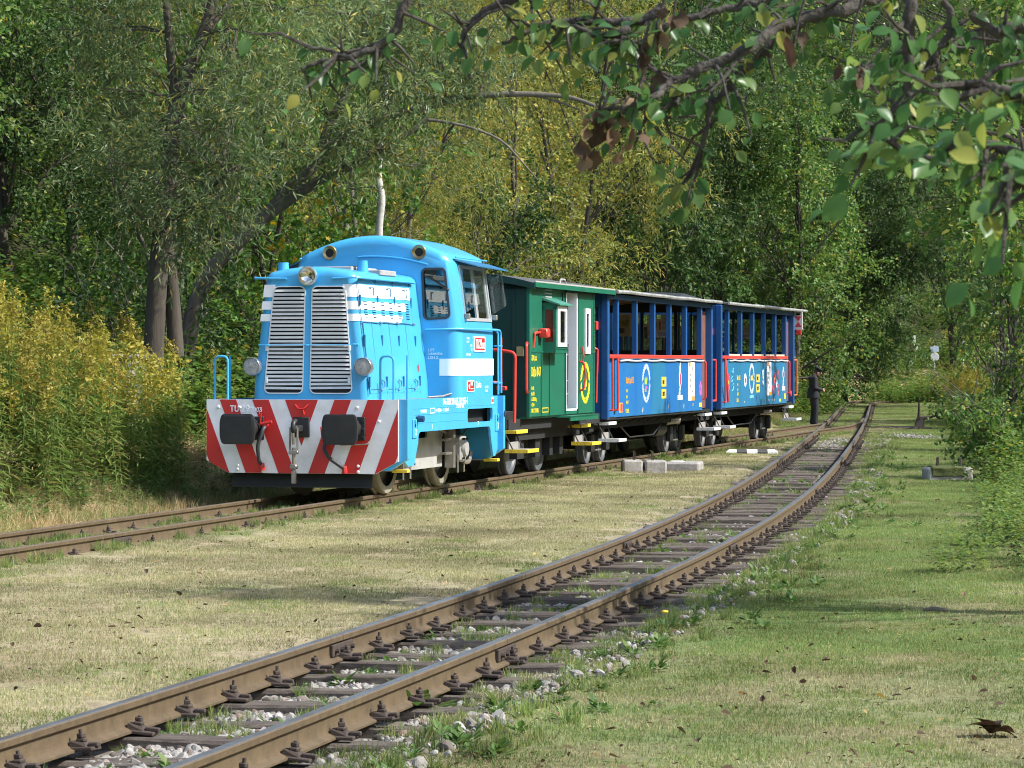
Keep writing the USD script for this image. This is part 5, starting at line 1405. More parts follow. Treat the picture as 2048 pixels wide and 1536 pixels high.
# fouling marker between the tracks
p = gp(1504, 908)
t = thing("fouling_marker", "black and white striped concrete bar lying in the grass between the two tracks", "track marker", (p[0], p[1], gh(p) - 0.06), 0)
MW, MB = mat("marker_white", (0.78, 0.78, 0.76), rough=0.6, var=0.06, dirt=(0.4, 0.38, 0.33), dirt_amt=0.4), mat("marker_black", (0.05, 0.05, 0.052), rough=0.7, var=0.2)
for k in range(5):
    a, b = -0.52 + 0.208 * k, -0.52 + 0.208 * (k + 1)
    e0, e1 = (0.07 if k == 0 else 0.0), (0.07 if k == 4 else 0.0)
    obj("stripe", hull([(a, -0.07, 0.0), (b, -0.07, 0.0), (a, 0.14, 0.0), (b, 0.14, 0.0), (a, -0.07, 0.10), (b, -0.07, 0.10), (a, 0.14, 0.10), (b, 0.14, 0.10), (a + e0, -0.02, 0.155), (b - e1, -0.02, 0.155), (a + e0, 0.10, 0.155), (b - e1, 0.10, 0.155)]), MW if k % 2 == 0 else MB, t)
# mossy block on the right
p = gp(1902, 960)
t = thing("mossy_block", "mossy concrete block with two rusty bolts at the right edge of the lawn", "concrete block", (p[0], p[1], gh(p) - 0.05), 3)
obj("block", rough_block(-0.36, 0.36, 0.0, 0.5, 0, 0.24, 7, 0.03), CONC, t, smooth=40)
obj("moss", rough_block(-0.31, 0.24, -0.012, 0.45, 0.08, 0.262, 8, 0.05), MOSS, t, smooth=40)
for x in (-0.17, 0.18):
    obj("bolt", bx(x - 0.025, x + 0.02, 0.15, 0.2, 0.22, 0.40, 0.01), M_CHAIR, t)
# point lever with counterweight
p = gp(1838, 858)
IRON = mat("old_iron", (0.022, 0.016, 0.014), rough=0.7, var=0.3, scale=10, dirt=(0.09, 0.045, 0.03), dirt_amt=0.5)
t = thing("point_lever", "black iron point lever with round counterweight standing in the grass right of the switch", "point lever", (p[0], p[1], gh(p)), 0)
obj("stand", [hull([(-0.13, -0.12, 0), (0.16, -0.12, 0), (-0.13, 0.12, 0), (0.16, 0.12, 0), (-0.06, -0.06, 0.30), (0.08, -0.06, 0.30), (-0.06, 0.06, 0.30), (0.08, 0.06, 0.30)]), bx(-0.06, 0.18, -0.05, 0.05, 0.24, 0.34, 0.02)], IRON, t)
obj("lever", tube([(0.0, 0, 0.28), (0.0, 0, 0.58), (-0.005, 0, 0.86)], [0.05, 0.026, 0.012], 8), IRON, t, smooth=40)
obj("weight_arm", tube([(0.1, 0, 0.30), (0.30, 0, 0.31), (0.55, 0, 0.40)], [0.05, 0.03, 0.022], 8), IRON, t, smooth=40)
obj("counterweight", lathe_y([(0, -0.10), (0.10, -0.10), (0.135, -0.07), (0.135, 0.07), (0.10, 0.10), (0, 0.10)], (0.58, 0, 0.40), 20), IRON, t, smooth=35)
obj("pull_rod", tube([(0.0, -0.1, 0.07), (-1.35, -0.25, 0.06)], 0.02, 6), IRON, t)
obj("base_timber", [bx(-1.0, 0.35, -0.22, -0.02, -0.06, 0.05, 0.015), bx(-1.0, 0.35, 0.05, 0.22, -0.06, 0.04, 0.015)], M_SLEEPER, t)
# signs and posts at the bend
ZS = 137.0


def ground_at(px, Z):
    x = (px - 1024) / 6000 * Z
    return (x, Z, gh((x, Z)))


SIGNG = mat("sign_back_grey", (0.55, 0.57, 0.60), rough=0.45, metal=0.2, var=0.06)
POSTG = mat("post_zinc", (0.50, 0.52, 0.53), rough=0.5, metal=0.3, var=0.1)
t = thing("road_sign", "road sign seen from behind with round disc below two small plates on one post", "road sign", ground_at(1869, 139))
obj("post", tube([(0, 0, 0), (0, 0, 1.35)], 0.03, 8), POSTG, t, smooth=40)
obj("disc", lathe_y([(0, 0.012), (0.20, 0.012), (0.21, 0.006), (0.21, -0.006), (0, -0.006)], (0, -0.035, 0.80), 28), SIGNG, t, smooth=30)
obj("plate", [bx(-0.20, -0.08, -0.04, -0.03, 1.06, 1.28, 0.004), bx(-0.08, 0.19, -0.045, -0.035, 1.04, 1.30, 0.004)], mat("sign_plate_blue", (0.42, 0.50, 0.62), rough=0.4), t)
obj("clamp", bx(-0.05, 0.05, -0.03, 0.04, 1.12, 1.22, 0.01), IRON, t)
t = thing("metal_post", "thin pale metal post standing alone right of the road sign", "post", ground_at(1926, 139))
obj("tube", tube([(0, 0, 0), (0, 0, 1.75)], 0.035, 8), POSTG, t, smooth=40)
obj("cap", bx(-0.06, 0.06, -0.05, 0.05, 1.66, 1.72), POSTG, t)
t = thing("stone_post", "small grey stone post at the bend of the track", "stone", ground_at(1820, 139))
obj("stone", rough_block(-0.13, 0.13, -0.1, 0.1, -0.1, 0.45, 12, 0.03), CONC, t, smooth=40)
t = thing("white_post", "white painted marker post left of the road sign", "post", ground_at(1831, 141))
obj("upper", bx(-0.10, 0.0, -0.03, 0.03, 0.72, 1.20), MW, t)
obj("lower", bx(0.0, 0.10, -0.03, 0.03, 0.52, 0.82), MW, t)
obj("stake", bx(-0.02, 0.02, -0.02, 0.02, 0.0, 0.8), POSTG, t)
t = thing("concrete_tank", "low grey concrete tank half hidden behind the goldenrod", "concrete tank", (*at(226, 712, 41.8)[:2], at(236, 708, 41.8)[2] - 1.08), -10)
obj("wall", rough_block(-0.35, 0.35, -0.35, 0.35, 0, 1.0, 15, 0.03), CONC, t, smooth=40)
obj("lid", rough_block(-0.40, 0.40, -0.40, 0.40, 1.0, 1.08, 16, 0.02), CONC, t, smooth=40)

# ================================================================ the railwayman
def limb(joints):
    """joints: list of (point, radius): hulls of spheres chained"""
    out = []
    for (a, ra), (b, rb) in zip(joints, joints[1:]):
        s1, s2 = trimesh.creation.icosphere(2, ra), trimesh.creation.icosphere(2, rb)
        out.append(man(hull(np.vstack([s1.vertices + np.array(a), s2.vertices + np.array(b)]))))
    return out


def ell(c, r, n=2):
    s = trimesh.creation.icosphere(n, 1.0)
    return s.vertices * np.array(r) + np.array(c)


def soft(parts, refine=0.02, it=12):
    m = parts[0]
    for q in parts[1:]:
        m = m + q
    m = unman(m.refine_to_length(refine))
    m.merge_vertices()
    trimesh.smoothing.filter_taubin(m, iterations=it)
    return m


def make_person():
    # faces +x, his right side (-y) towards the camera
    pos = at(1628, 848, 86.2)
    t = thing("person", "person in dark blue uniform and peaked cap standing with bowed head beside the rails", "person", (pos[0], pos[1], gh(pos)), 8)
    SUIT = mat("uniform_navy", (0.007, 0.008, 0.014), rough=0.8, var=0.25, scale=8, bump=0.2)
    SKIN = mat("skin", (0.42, 0.24, 0.17), rough=0.5, var=0.06)
    SHOE = mat("shoe_black", (0.01, 0.01, 0.011), rough=0.35)
    HAIR = mat("hair_brown", (0.05, 0.035, 0.025), rough=0.7)
    body = []
    for sy in (-1, 1):
        y = sy * 0.10
        fwd = 0.05 if sy < 0 else -0.03
        body += limb([((0.0, y * 0.9, 0.86), 0.115), ((0.03, y, 0.48), 0.085), ((-0.01 + fwd * 0.4, y * 1.05, 0.10), 0.075)])
        # arm: shoulder, elbow, wrist (hands held in front of the belly)
        body += limb([((-0.02, sy * 0.19, 1.36), 0.075), ((-0.03, sy * 0.235, 1.10), 0.062), ((0.20, sy * 0.12, 1.03), 0.045)])
    body.append(man(hull(np.vstack([ell((0, 0, 0.90), (0.15, 0.19, 0.12)), ell((-0.01, 0, 1.10), (0.14, 0.18, 0.12))]))))
    body.append(man(hull(np.vstack([ell((-0.01, 0, 1.10), (0.14, 0.18, 0.12)), ell((-0.02, 0, 1.34), (0.135, 0.205, 0.10))]))))
    body.append(man(hull(np.vstack([ell((-0.02, 0, 1.36), (0.11, 0.16, 0.07)), ell((0.0, 0, 1.43), (0.07, 0.08, 0.05))]))))
    obj("body", soft(body), SUIT, t, smooth=True)
    coat = man(hull(np.vstack([ell((-0.01, 0, 1.08), (0.165, 0.215, 0.05)), ell((-0.02, 0, 0.80), (0.185, 0.235, 0.03))])))
    obj("jacket_skirt", soft([coat], 0.03, 5), SUIT, t, smooth=True)
    # head bowed forwards
    c = np.array([0.105, 0.0, 1.535])
    head = [man(hull(np.vstack([ell(c, (0.095, 0.075, 0.10)), ell(c + (0.045, 0, -0.075), (0.045, 0.045, 0.04))])))]
    head += limb([((0.0, 0, 1.42), 0.055), ((0.05, 0, 1.50), 0.055)])
    head += limb([((c[0] + 0.092, 0, c[2] - 0.005), 0.010), ((c[0] + 0.118, 0, c[2] - 0.045), 0.014)])      # nose
    for sy in (-1, 1):
        head.append(man(trimesh.Trimesh(ell((c[0] - 0.01, sy * 0.078, c[2] - 0.015), (0.022, 0.012, 0.032)), trimesh.creation.icosphere(2, 1).faces, process=False)))
    obj("head", soft(head, 0.012, 6), SKIN, t, smooth=True)
    for sy in (-1, 1):
        obj("eye", trimesh.creation.icosphere(1, 0.009).apply_translation((c[0] + 0.083, sy * 0.032, c[2] - 0.005)), SHOE, t, smooth=True)
    obj("mouth", bx(c[0] + 0.082, c[0] + 0.094, -0.02, 0.02, c[2] - 0.076, c[2] - 0.070), mat("lips", (0.30, 0.11, 0.09), rough=0.5), t)
    hr = trimesh.Trimesh(ell(c + (-0.022, 0, 0.012), (0.088, 0.081, 0.098)), trimesh.creation.icosphere(2, 1).faces, process=False)
    obj("hair", hr, HAIR, t, smooth=True)
    # cap, tipped forwards with the head
    cap = trimesh.creation.revolve(np.array([(0.0, 0.085), (0.09, 0.08), (0.128, 0.06), (0.125, 0.045), (0.098, 0.03), (0.098, -0.02), (0.0, -0.02)]), sections=24)
    brim = hull([(0.07, -0.08, -0.018), (0.07, 0.08, -0.018), (0.165, -0.04, -0.045), (0.165, 0.04, -0.045), (0.178, 0, -0.05), (0.07, -0.08, -0.026), (0.07, 0.08, -0.026), (0.165, -0.04, -0.053), (0.165, 0.04, -0.053)])
    rot = trimesh.transformations.rotation_matrix(math.radians(28), (0, 1, 0))
    cp = None
    for nm, m in (("cap", cap), ("cap_peak", brim)):
        m.apply_transform(rot); m.apply_translation(c + (0.005, 0, 0.05))
        if m.volume < 0:
            m.invert()
        obj(nm, m, SUIT if nm == "cap" else SHOE, t, smooth=40)
    for sy in (-1, 1):
        w = np.array([0.20, sy * 0.12, 1.03]); pd = np.array([0.07, -sy * 0.05, -0.02])
        hand = limb([(w, 0.030), (w + pd * 0.6, 0.036), (w + pd, 0.030)])
        side_ = np.cross(pd / np.linalg.norm(pd), (0, 0, 1.0))
        for k in range(4):
            o = w + pd + np.array([0, 0, 0.026 - 0.017 * k])
            L_ = (0.055, 0.062, 0.058, 0.045)[k]
            hand += limb([(o, 0.0095), (o + pd * 0.5 * L_ / 0.06, 0.009), (o + np.array([0.01, -sy * 0.05, -0.03]) * (L_ / 0.06) + pd * 0.3, 0.008)])
        hand += limb([(w + pd * 0.4 + np.array([0, 0, 0.028]), 0.012), (w + pd * 0.9 + np.array([0.01, 0, 0.05]), 0.010), (w + pd * 1.2 + np.array([0.012, -sy * 0.015, 0.055]), 0.009)])
        obj("hand", soft(hand, 0.006, 4), SKIN, t, smooth=True)
        y = sy * 0.10; fwd = 0.05 if sy < 0 else -0.03
        obj("shoe", hull(np.vstack([ell((0.0 + fwd * 0.4, y * 1.05, 0.045), (0.07, 0.048, 0.05)), ell((0.13 + fwd * 0.4, y * 1.15, 0.03), (0.06, 0.045, 0.032))])), SHOE, t, smooth=True)


make_person()

# ================================================================ vegetation
BARK = mat("bark_dark", (0.055, 0.045, 0.035), rough=0.95, var=0.4, scale=9, bump=1.0, bscale=22, stretch=(1, 1, 0.25), dirt=(0.10, 0.095, 0.075), dirt_amt=0.5, dirt_scale=4)
BARK_GREY = mat("bark_grey", (0.115, 0.102, 0.085), rough=0.95, var=0.35, scale=9, bump=0.9, bscale=22, stretch=(1, 1, 0.25), dirt=(0.10, 0.11, 0.06), dirt_amt=0.5, dirt_scale=4)
BARK_PALE = mat("bark_pale", (0.48, 0.47, 0.43), rough=0.85, var=0.2, scale=6, bump=0.4, bscale=20, stretch=(1, 1, 3), dirt=(0.10, 0.09, 0.08), dirt_amt=0.8, dirt_scale=6)
TWIG = mat("twig_brown", (0.075, 0.062, 0.048), rough=0.9, var=0.3, scale=20)
L_GREEN = leaf_mat("leaf_green", [(0, (0.050, 0.110, 0.025)), (0.5, (0.085, 0.165, 0.038)), (0.88, (0.135, 0.205, 0.050)), (0.94, (0.23, 0.24, 0.055)), (1.0, (0.32, 0.27, 0.05))])
L_WILLOW = leaf_mat("leaf_willow", [(0, (0.070, 0.115, 0.048)), (0.5, (0.110, 0.165, 0.068)), (0.84, (0.175, 0.225, 0.100)), (0.92, (0.25, 0.25, 0.08)), (1.0, (0.33, 0.28, 0.06))], rough=0.4)
L_YELLOW = leaf_mat("leaf_yellowing", [(0, (0.105, 0.155, 0.040)), (0.3, (0.155, 0.20, 0.050)), (0.6, (0.235, 0.25, 0.065)), (0.9, (0.35, 0.315, 0.075)), (1.0, (0.40, 0.29, 0.06))])
L_MAPLE = leaf_mat("leaf_maple", [(0, (0.061, 0.142, 0.029)), (0.6, (0.095, 0.203, 0.037)), (0.92, (0.149, 0.243, 0.046)), (0.95, (0.405, 0.338, 0.046)), (1.0, (0.459, 0.297, 0.034))])
L_DARK = leaf_mat("leaf_dark", [(0, (0.035, 0.078, 0.023)), (0.6, (0.057, 0.111, 0.032)), (0.95, (0.088, 0.142, 0.040)), (1.0, (0.216, 0.203, 0.046))])
L_APPLE = leaf_mat("leaf_apple", [(0, (0.057, 0.132, 0.029)), (0.6, (0.098, 0.178, 0.044)), (0.85, (0.161, 0.218, 0.054)), (1.0, (0.276, 0.276, 0.059))], trans=0.42, rough=0.35)
L_DEAD = leaf_mat("leaf_dead", [(0, (0.045, 0.030, 0.020)), (0.6, (0.085, 0.055, 0.033)), (1.0, (0.16, 0.108, 0.062))], trans=0.12, rough=0.75)
L_WEED = leaf_mat("leaf_weed", [(0, (0.055, 0.115, 0.030)), (0.6, (0.085, 0.155, 0.042)), (1.0, (0.14, 0.19, 0.06))])
L_ROD = leaf_mat("leaf_goldenrod", [(0, (0.095, 0.17, 0.042)), (0.6, (0.15, 0.225, 0.06)), (0.9, (0.21, 0.24, 0.07)), (1.0, (0.22, 0.18, 0.06))])
F_ROD = leaf_mat("flower_goldenrod", [(0, (0.20, 0.20, 0.035)), (0.5, (0.32, 0.29, 0.05)), (1.0, (0.24, 0.19, 0.05))], trans=0.3)
STRAW = leaf_mat("straw", [(0, (0.22, 0.155, 0.075)), (0.5, (0.36, 0.27, 0.14)), (0.85, (0.46, 0.37, 0.21)), (1.0, (0.16, 0.16, 0.05))], trans=0.2, rough=0.7)
GRASS_DRY = leaf_mat("grass_dry", [(0, (0.25, 0.215, 0.125)), (0.40, (0.40, 0.365, 0.225)), (0.58, (0.29, 0.29, 0.145)), (0.76, (0.20, 0.225, 0.09)), (1.0, (0.14, 0.18, 0.06))], trans=0.25, rough=0.6, tint_scale=0.6)
GRASS_GREEN = leaf_mat("grass_green", [(0, (0.095, 0.16, 0.045)), (0.5, (0.14, 0.21, 0.06)), (0.82, (0.21, 0.245, 0.085)), (1.0, (0.36, 0.30, 0.15))], trans=0.3, rough=0.55, tint_scale=0.6)


def leaf_geo(kind):
    if kind == "lance":
        return np.array([(0, 0, 0), (0.40, 0.095, 0.02), (1, 0, -0.08), (0.40, -0.095, 0.02)]), np.array([(0, 2, 1), (0, 3, 2)])
    if kind == "ovate":
        return np.array([(0, 0, 0), (0.28, 0.30, 0.06), (0.68, 0.24, 0.03), (1, 0, -0.08), (0.68, -0.24, 0.03), (0.28, -0.30, 0.06)]), np.array([(0, 2, 1), (0, 3, 2), (0, 4, 3), (0, 5, 4)])
    if kind == "maple":
        ang = np.radians([-150, -118, -95, -62, -38, -22, 0, 22, 38, 62, 95, 118, 150])
        rad = np.array([0.30, 0.42, 0.28, 0.62, 0.34, 0.40, 0.80, 0.40, 0.34, 0.62, 0.28, 0.42, 0.30])
        v = np.c_[rad * np.cos(ang) + 0.22, rad * np.sin(ang), -0.10 * rad]
        v = np.vstack([(0.15, 0, 0.05), v])
        return v, np.array([(0, k, k + 1) for k in range(1, 13)])
    if kind == "blade":
        return np.array([(0, 0.5, 0), (0, -0.5, 0), (0.5, 0.3, 0.0), (0.5, -0.3, 0.0), (1, 0, 0)]), np.array([(0, 1, 3), (0, 3, 2), (2, 3, 4)])


def spray(kind, size, length, n, seed, droop=0.25, spread=0.35, subs=5):
    """a leafy branch end along +x"""
    r = np.random.default_rng(seed)
    gv, gf = leaf_geo(kind)
    V, F, o = [], [], 0
    twigs = [(np.zeros(3), np.array([1.0, 0, 0]), length)]
    for k in range(subs):
        t = r.uniform(0.1, 0.8)
        d = np.array([r.uniform(0.4, 1), r.uniform(-1, 1), r.uniform(-0.7, 0.6)]); d /= np.linalg.norm(d)
        twigs.append((np.array([t * length, 0, -droop * t * t * length]), d, length * r.uniform(0.35, 0.6)))
    tot = sum(t[2] for t in twigs)
    for p, d, L in twigs:
        m = max(3, int(n * L / tot))
        for i in range(m):
            t = (i + r.uniform(0.2, 1.0)) / m
            b = p + d * L * t + np.array([0, 0, -droop * L * t * t]) + r.normal(0, 0.015, 3)
            dl = d + r.normal(0, 0.75, 3) + np.array([0, 0, -0.35])
            dl /= np.linalg.norm(dl)
            up = np.array([0, 0, 1.0]) + r.normal(0, 0.55, 3)
            y = np.cross(up, dl); y /= np.linalg.norm(y); z = np.cross(dl, y)
            s = size * r.uniform(0.65, 1.2)
            V.append(b + (gv * s) @ np.stack([dl, y, z])); F.append(gf + o); o += len(gv)
    return trimesh.Trimesh(np.vstack(V), np.vstack(F), process=False)


SPRAYS = {
    "willow": ([spray("lance", 0.125, 0.80, 58, 10 + k, 0.55) for k in range(3)], L_WILLOW),
    "yellow": ([spray("lance", 0.120, 0.80, 56, 20 + k, 0.60) for k in range(3)], L_YELLOW),
    "broad": ([spray("ovate", 0.078, 0.65, 52, 30 + k, 0.2) for k in range(3)], L_GREEN),
    "maple": ([spray("maple", 0.115, 0.70, 26, 40 + k, 0.15) for k in range(3)], L_MAPLE),
    "dark": ([spray("ovate", 0.080, 0.65, 52, 50 + k, 0.2) for k in range(3)], L_DARK),
    "yellowbroad": ([spray("ovate", 0.072, 0.65, 52, 60 + k, 0.2) for k in range(3)], L_YELLOW),
    "apple": ([spray("ovate", 0.062, 0.45, 20, 70 + k, 0.2) for k in range(3)], L_APPLE),
}


def crown(tree, blobs, kind, dens, seed, smin=0.8, smax=1.3, droop=0.35, name="crown", gap=0.44, base_off=0.0):
    """blobs: (centre, radii) about the tree's base"""
    r = np.random.default_rng(seed)
    P, X, Z, S = [], [], [], []
    for c, rad in blobs:
        c, rad = np.array(c, float), np.array(rad, float) * np.ones(3)
        area = 4 * math.pi * (rad.prod()) ** (2 / 3)
        n = max(6, int(area * dens))
        d = r.normal(0, 1, (n, 3)); d /= np.linalg.norm(d, axis=1, keepdims=True)
        f = r.uniform(0.25, 1.0, n) ** 0.45
        p = c + d * rad * f[:, None]
        keep = meshkit.fbm((p + base_off) * 0.62 + seed * 0.37, 3, 5) > gap
        p, d = p[keep], d[keep]
        x = d + r.normal(0, 0.5, d.shape) + np.array([0, 0, -droop])
        P.append(p - 0.3 * d); X.append(x)
        Z.append(np.array([0, 0, 1.0]) + r.normal(0, 0.35, d.shape)); S.append(r.uniform(smin, smax, len(p)))
    P, X, Z, S = np.vstack(P), np.vstack(X), np.vstack(Z), np.concatenate(S)
    ms, ma = SPRAYS[kind]
    instancer(tree, name, [(f"spray_{chr(97 + k)}", m, ma, False) for k, m in enumerate(ms)], P, quats_from_axes(X, Z), S, r.integers(0, len(ms), len(P)))
    return len(P)


def limb_path(a, b, r, bend=0.12, n=6):
    a, b = np.array(a, float), np.array(b, float)
    L = np.linalg.norm(b - a)
    t = np.linspace(0, 1, n)[:, None]
    off = np.array([r.uniform(-1, 1), r.uniform(-1, 1), r.uniform(0.0, 1.0)]) * bend * L
    return a + (b - a) * t + off * (t * (1 - t) * 4) * 0.6 + np.array([[r.uniform(-.02, .02) * L for _ in range(3)] for _ in range(n)]) * (t * (1 - t) * 4)


def tree(name, label, cat, base, H, W, kind, bark=BARK, r0=0.14, crown_from=0.25, lean=(0, 0), dens=1.7, seed=1, group=None, nb=11, trunks=1, droop=0.35, smin=0.85, smax=1.35, squash=1.0):
    r = random.Random(seed)
    b = np.array([base[0], base[1], gh(base) - 0.1])
    t = thing(name, label, cat, b, 0, group)
    tops = []
    for k in range(trunks):
        lx, ly = lean[0] + (r.uniform(-1.6, 1.6) if trunks > 1 else r.uniform(-.3, .3)), lean[1] + (r.uniform(-1, 1) if trunks > 1 else r.uniform(-.3, .3))
        pts = [np.array([(0.15 * k if trunks > 1 else 0), 0.1 * k, 0.0])]
        for q in np.linspace(0.12, 0.85, 8):
            pts.append(np.array([lx * q + r.uniform(-.10, .10), ly * q + r.uniform(-.10, .10), H * q]))
        rad = np.linspace(r0, r0 * 0.25, len(pts)) * r.uniform(0.75, 1.0); rad[0] *= 1.35
        obj("trunk", tube(pts, rad, 9), bark, t, smooth=50)
        tops.append(pts)
    blobs, br = [], []
    for k in range(nb):
        f = crown_from + (1 - crown_from) * ((k + r.random()) / nb)
        a = r.uniform(0, 2 * math.pi)
        prof = math.sin(math.pi * min(1, 0.22 + 0.78 * (f - crown_from) / (1 - crown_from + 1e-6))) ** 0.6
        d = W / 2 * prof * r.uniform(0.25, 0.95)
        pts = tops[k % len(tops)]
        core = pts[min(len(pts) - 1, max(1, int(f * 8)))]
        c = np.array([core[0] + d * math.cos(a), core[1] + d * math.sin(a), H * f])
        R = W * r.uniform(0.17, 0.27)
        blobs.append((c, (R, R, R * 0.8 * squash)))
        st = pts[max(1, min(len(pts) - 2, int((f - 0.15) * 8)))]
        br.append(tube(limb_path(st, c, r), np.linspace(r0 * 0.32, 0.012, 6), 6, cap=False))
        for q in range(3):
            e = c + np.array([r.uniform(-1, 1), r.uniform(-1, 1), r.uniform(-.6, .9)]) * R
            br.append(tube(limb_path(c + (st - c) * r.uniform(0.1, .7), e, r, 0.2, n=5), np.linspace(0.013, 0.003, 5), 4, cap=False))
    obj("branches", br, TWIG if r0 < 0.1 else bark, t, smooth=50, kind="stuff")
    crown(t, blobs, kind, dens, seed, smin, smax, droop)
    return t


def su(s, u):
    p = tp(s, u)
    return (p[0], p[1])


# ---------------- wooded bank behind the train
TREES_A = "trees on the wooded bank behind the train"
# front willow at the left: explicit trunks, as they lean in the photograph
def explicit_tree(name, label, Z, polys, blobs, kind, bark, seed, dens=1.7, group=None, droop=0.5, extra=()):
    """polys: (list of (px, py, dZ), r0, r1) trunks and limbs, blobs: (px, py, dZ, radius)"""
    b = at(polys[0][0][0][0], polys[0][0][0][1], Z)
    b[2] = gh(b) - 0.1
    t = thing(name, label, "tree", b, 0, group)
    skel = []
    for k, (pl, ra, rb) in enumerate(polys):
        P = np.array([at(x, y, Z + dz) - b for x, y, dz in pl])
        if k == 0:
            P[0][2] = 0
        q = np.linspace(0, 1, len(P)); q2 = np.linspace(0, 1, max(8, 3 * len(P)))
        P = np.c_[[PchipInterpolator(q, P[:, i])(q2) for i in range(3)]].T
        skel += list(P)
        obj("trunk" if ra > 0.07 else "limb", tube(P, np.linspace(ra, rb, len(P)), 9), bark, t, smooth=50)
    r = random.Random(seed)
    bl, br = [], []
    for x, y, dz, R in blobs:
        c = at(x, y, Z + dz) - b
        bl.append((c, (R, R, R * 0.85)))
        near = min((q_ for q_ in skel), key=lambda q_: np.linalg.norm(q_ - c) + 0.8 * max(0, q_[2] - c[2]))
        br.append(tube(limb_path(near, c, r, 0.2, n=7), np.linspace(0.022, 0.008, 7), 5, cap=False))
        for q in range(6):
            e = c + np.array([r.uniform(-1, 1), r.uniform(-1, 1), r.uniform(-.9, .7)]) * R
            br.append(tube(limb_path(c + (near - c) * r.uniform(0, .6), e, r, 0.25, n=5), np.linspace(0.010, 0.003, 5), 4, cap=False))
    obj("branches", br, TWIG, t, smooth=50, kind="stuff")
    crown(t, bl, kind, dens, seed, droop=droop)
    for kd, bs, dn, nm in extra:
        crown(t, [(at(x, y, Z + dz) - b, (R, R, R * 0.85)) for x, y, dz, R in bs], kd, dn, seed + 5, name=nm)
    return t


explicit_tree("willow_tree", "old willow with dark upright trunk forking into tall limbs left of the locomotive", 43.0,
              [([(300, 720, 0), (312, 600, 0), (322, 480, 0), (338, 330, 0.2), (352, 220, 0.3), (372, 150, 0.3), (405, 75, 0.4), (432, -10, 0.5)], 0.155, 0.09),
               ([(352, 715, 0.3), (345, 600, 0.3), (332, 480, 0.2), (326, 420, 0.1)], 0.12, 0.09),
               ([(352, 220, 0.3), (345, 150, 0.3), (340, 90, 0.2), (332, 0, 0.2), (325, -60, 0.2)], 0.07, 0.05),
               ([(400, 85, 0.4), (440, 30, 0.6), (480, -20, 0.8)], 0.06, 0.04),
               ([(330, 440, 0.0), (370, 425, -0.3), (420, 380, -0.8), (455, 345, -1.1)], 0.05, 0.015),
               ([(322, 470, 0.0), (280, 430, -0.4), (240, 400, -0.7)], 0.035, 0.012)],
              [(340, 270, -1.0, 0.55), (340, 400, -1.1, 0.5), (270, 400, -0.6, 0.55), (230, 300, -0.4, 0.6), (200, 180, 0.0, 0.7), (150, 60, 0.4, 0.8), (420, 300, -1.0, 0.75), (360, 350, -1.2, 0.7), (470, 240, -0.8, 0.7), (300, 330, -0.8, 0.6), (440, 400, -1.2, 0.55), (380, 420, -1.0, 0.5), (480, 330, -1.0, 0.55), (300, 230, 0.2, 0.6), (420, 180, -0.5, 0.6), (500, 150, 0.2, 0.7),
               (560, 80, 0.4, 0.8), (480, 60, -0.2, 0.6), (620, 30, 0.8, 0.9), (260, 60, 0.4, 0.8), (380, -80, 0.2, 1.0), (520, -100, 0.4, 1.1), (250, -110, 0.4, 1.1)],
              "willow", BARK, 101, dens=3.4, group=TREES_A)
explicit_tree("willow_tree", "leaning willow whose grey trunk and arching bough reach right above the locomotive", 46.5,
              [([(362, 690, 0), (385, 630, 0), (420, 545, 0), (470, 490, 0), (530, 435, 0), (585, 370, 0.1), (640, 320, 0.2), (690, 270, 0.3), (760, 240, 0.4), (830, 220, 0.4), (900, 200, 0.4), (970, 190, 0.4), (1040, 188, 0.4), (1120, 192, 0.4), (1190, 212, 0.3)], 0.14, 0.03),
               ([(535, 430, 0), (590, 392, -0.1), (650, 355, -0.2), (705, 330, -0.2), (740, 312, -0.3), (790, 285, -0.4), (850, 240, -0.4)], 0.10, 0.035),
               ([(640, 320, 0.2), (655, 260, 0.3), (690, 190, 0.4), (720, 120, 0.6), (735, 0, 0.8)], 0.09, 0.05),
               ([(850, 240, -0.2), (920, 250, -0.2), (1000, 280, -0.2), (1040, 320, -0.2), (1075, 360, -0.3)], 0.028, 0.008),
               ([(1040, 188, 0.4), (1120, 205, 0.4), (1190, 240, 0.4)], 0.02, 0.006)],
              [(700, 260, -0.8, 0.75), (760, 200, -0.6, 0.75), (640, 210, -0.8, 0.7), (820, 160, -0.4, 0.8), (700, 120, -0.2, 0.8), (780, 90, 0.0, 0.8), (870, 90, 0.2, 0.8), (600, 280, -0.9, 0.6), (880, 300, 0.3, 0.6), (760, 300, -1.0, 0.5), (660, 290, -1.1, 0.5), (940, 150, 0.4, 0.7),
               (600, 130, -0.1, 0.7), (660, 30, 0.4, 0.9), (860, 10, 0.6, 1.0), (760, -90, 0.6, 1.2), (950, 50, 0.8, 0.9)],
              "willow", BARK_GREY, 102, dens=3.4, group=TREES_A)
explicit_tree("slender_tree", "slender tree with smooth pale trunk rising just behind the locomotive cab", 53.0,
              [([(760, 660, 0), (758, 470, 0), (764, 400, 0), (757, 350, 0), (762, 300, 0), (770, 200, 0), (775, 60, 0), (770, -60, 0)], 0.072, 0.04)],
              [(760, 260, -0.9, 0.5), (790, 200, -0.8, 0.5), (740, 180, -0.7, 0.6), (770, 100, 0.3, 0.8), (740, 20, 0.4, 0.9), (810, 30, 0.5, 0.9), (780, -120, 0.4, 1.2), (800, 180, 0.8, 0.7), (850, 330, 0.5, 0.6), (700, 380, 0.8, 0.6)],
              "maple", BARK_PALE, 103, dens=3.2, group=TREES_A)
rows = []
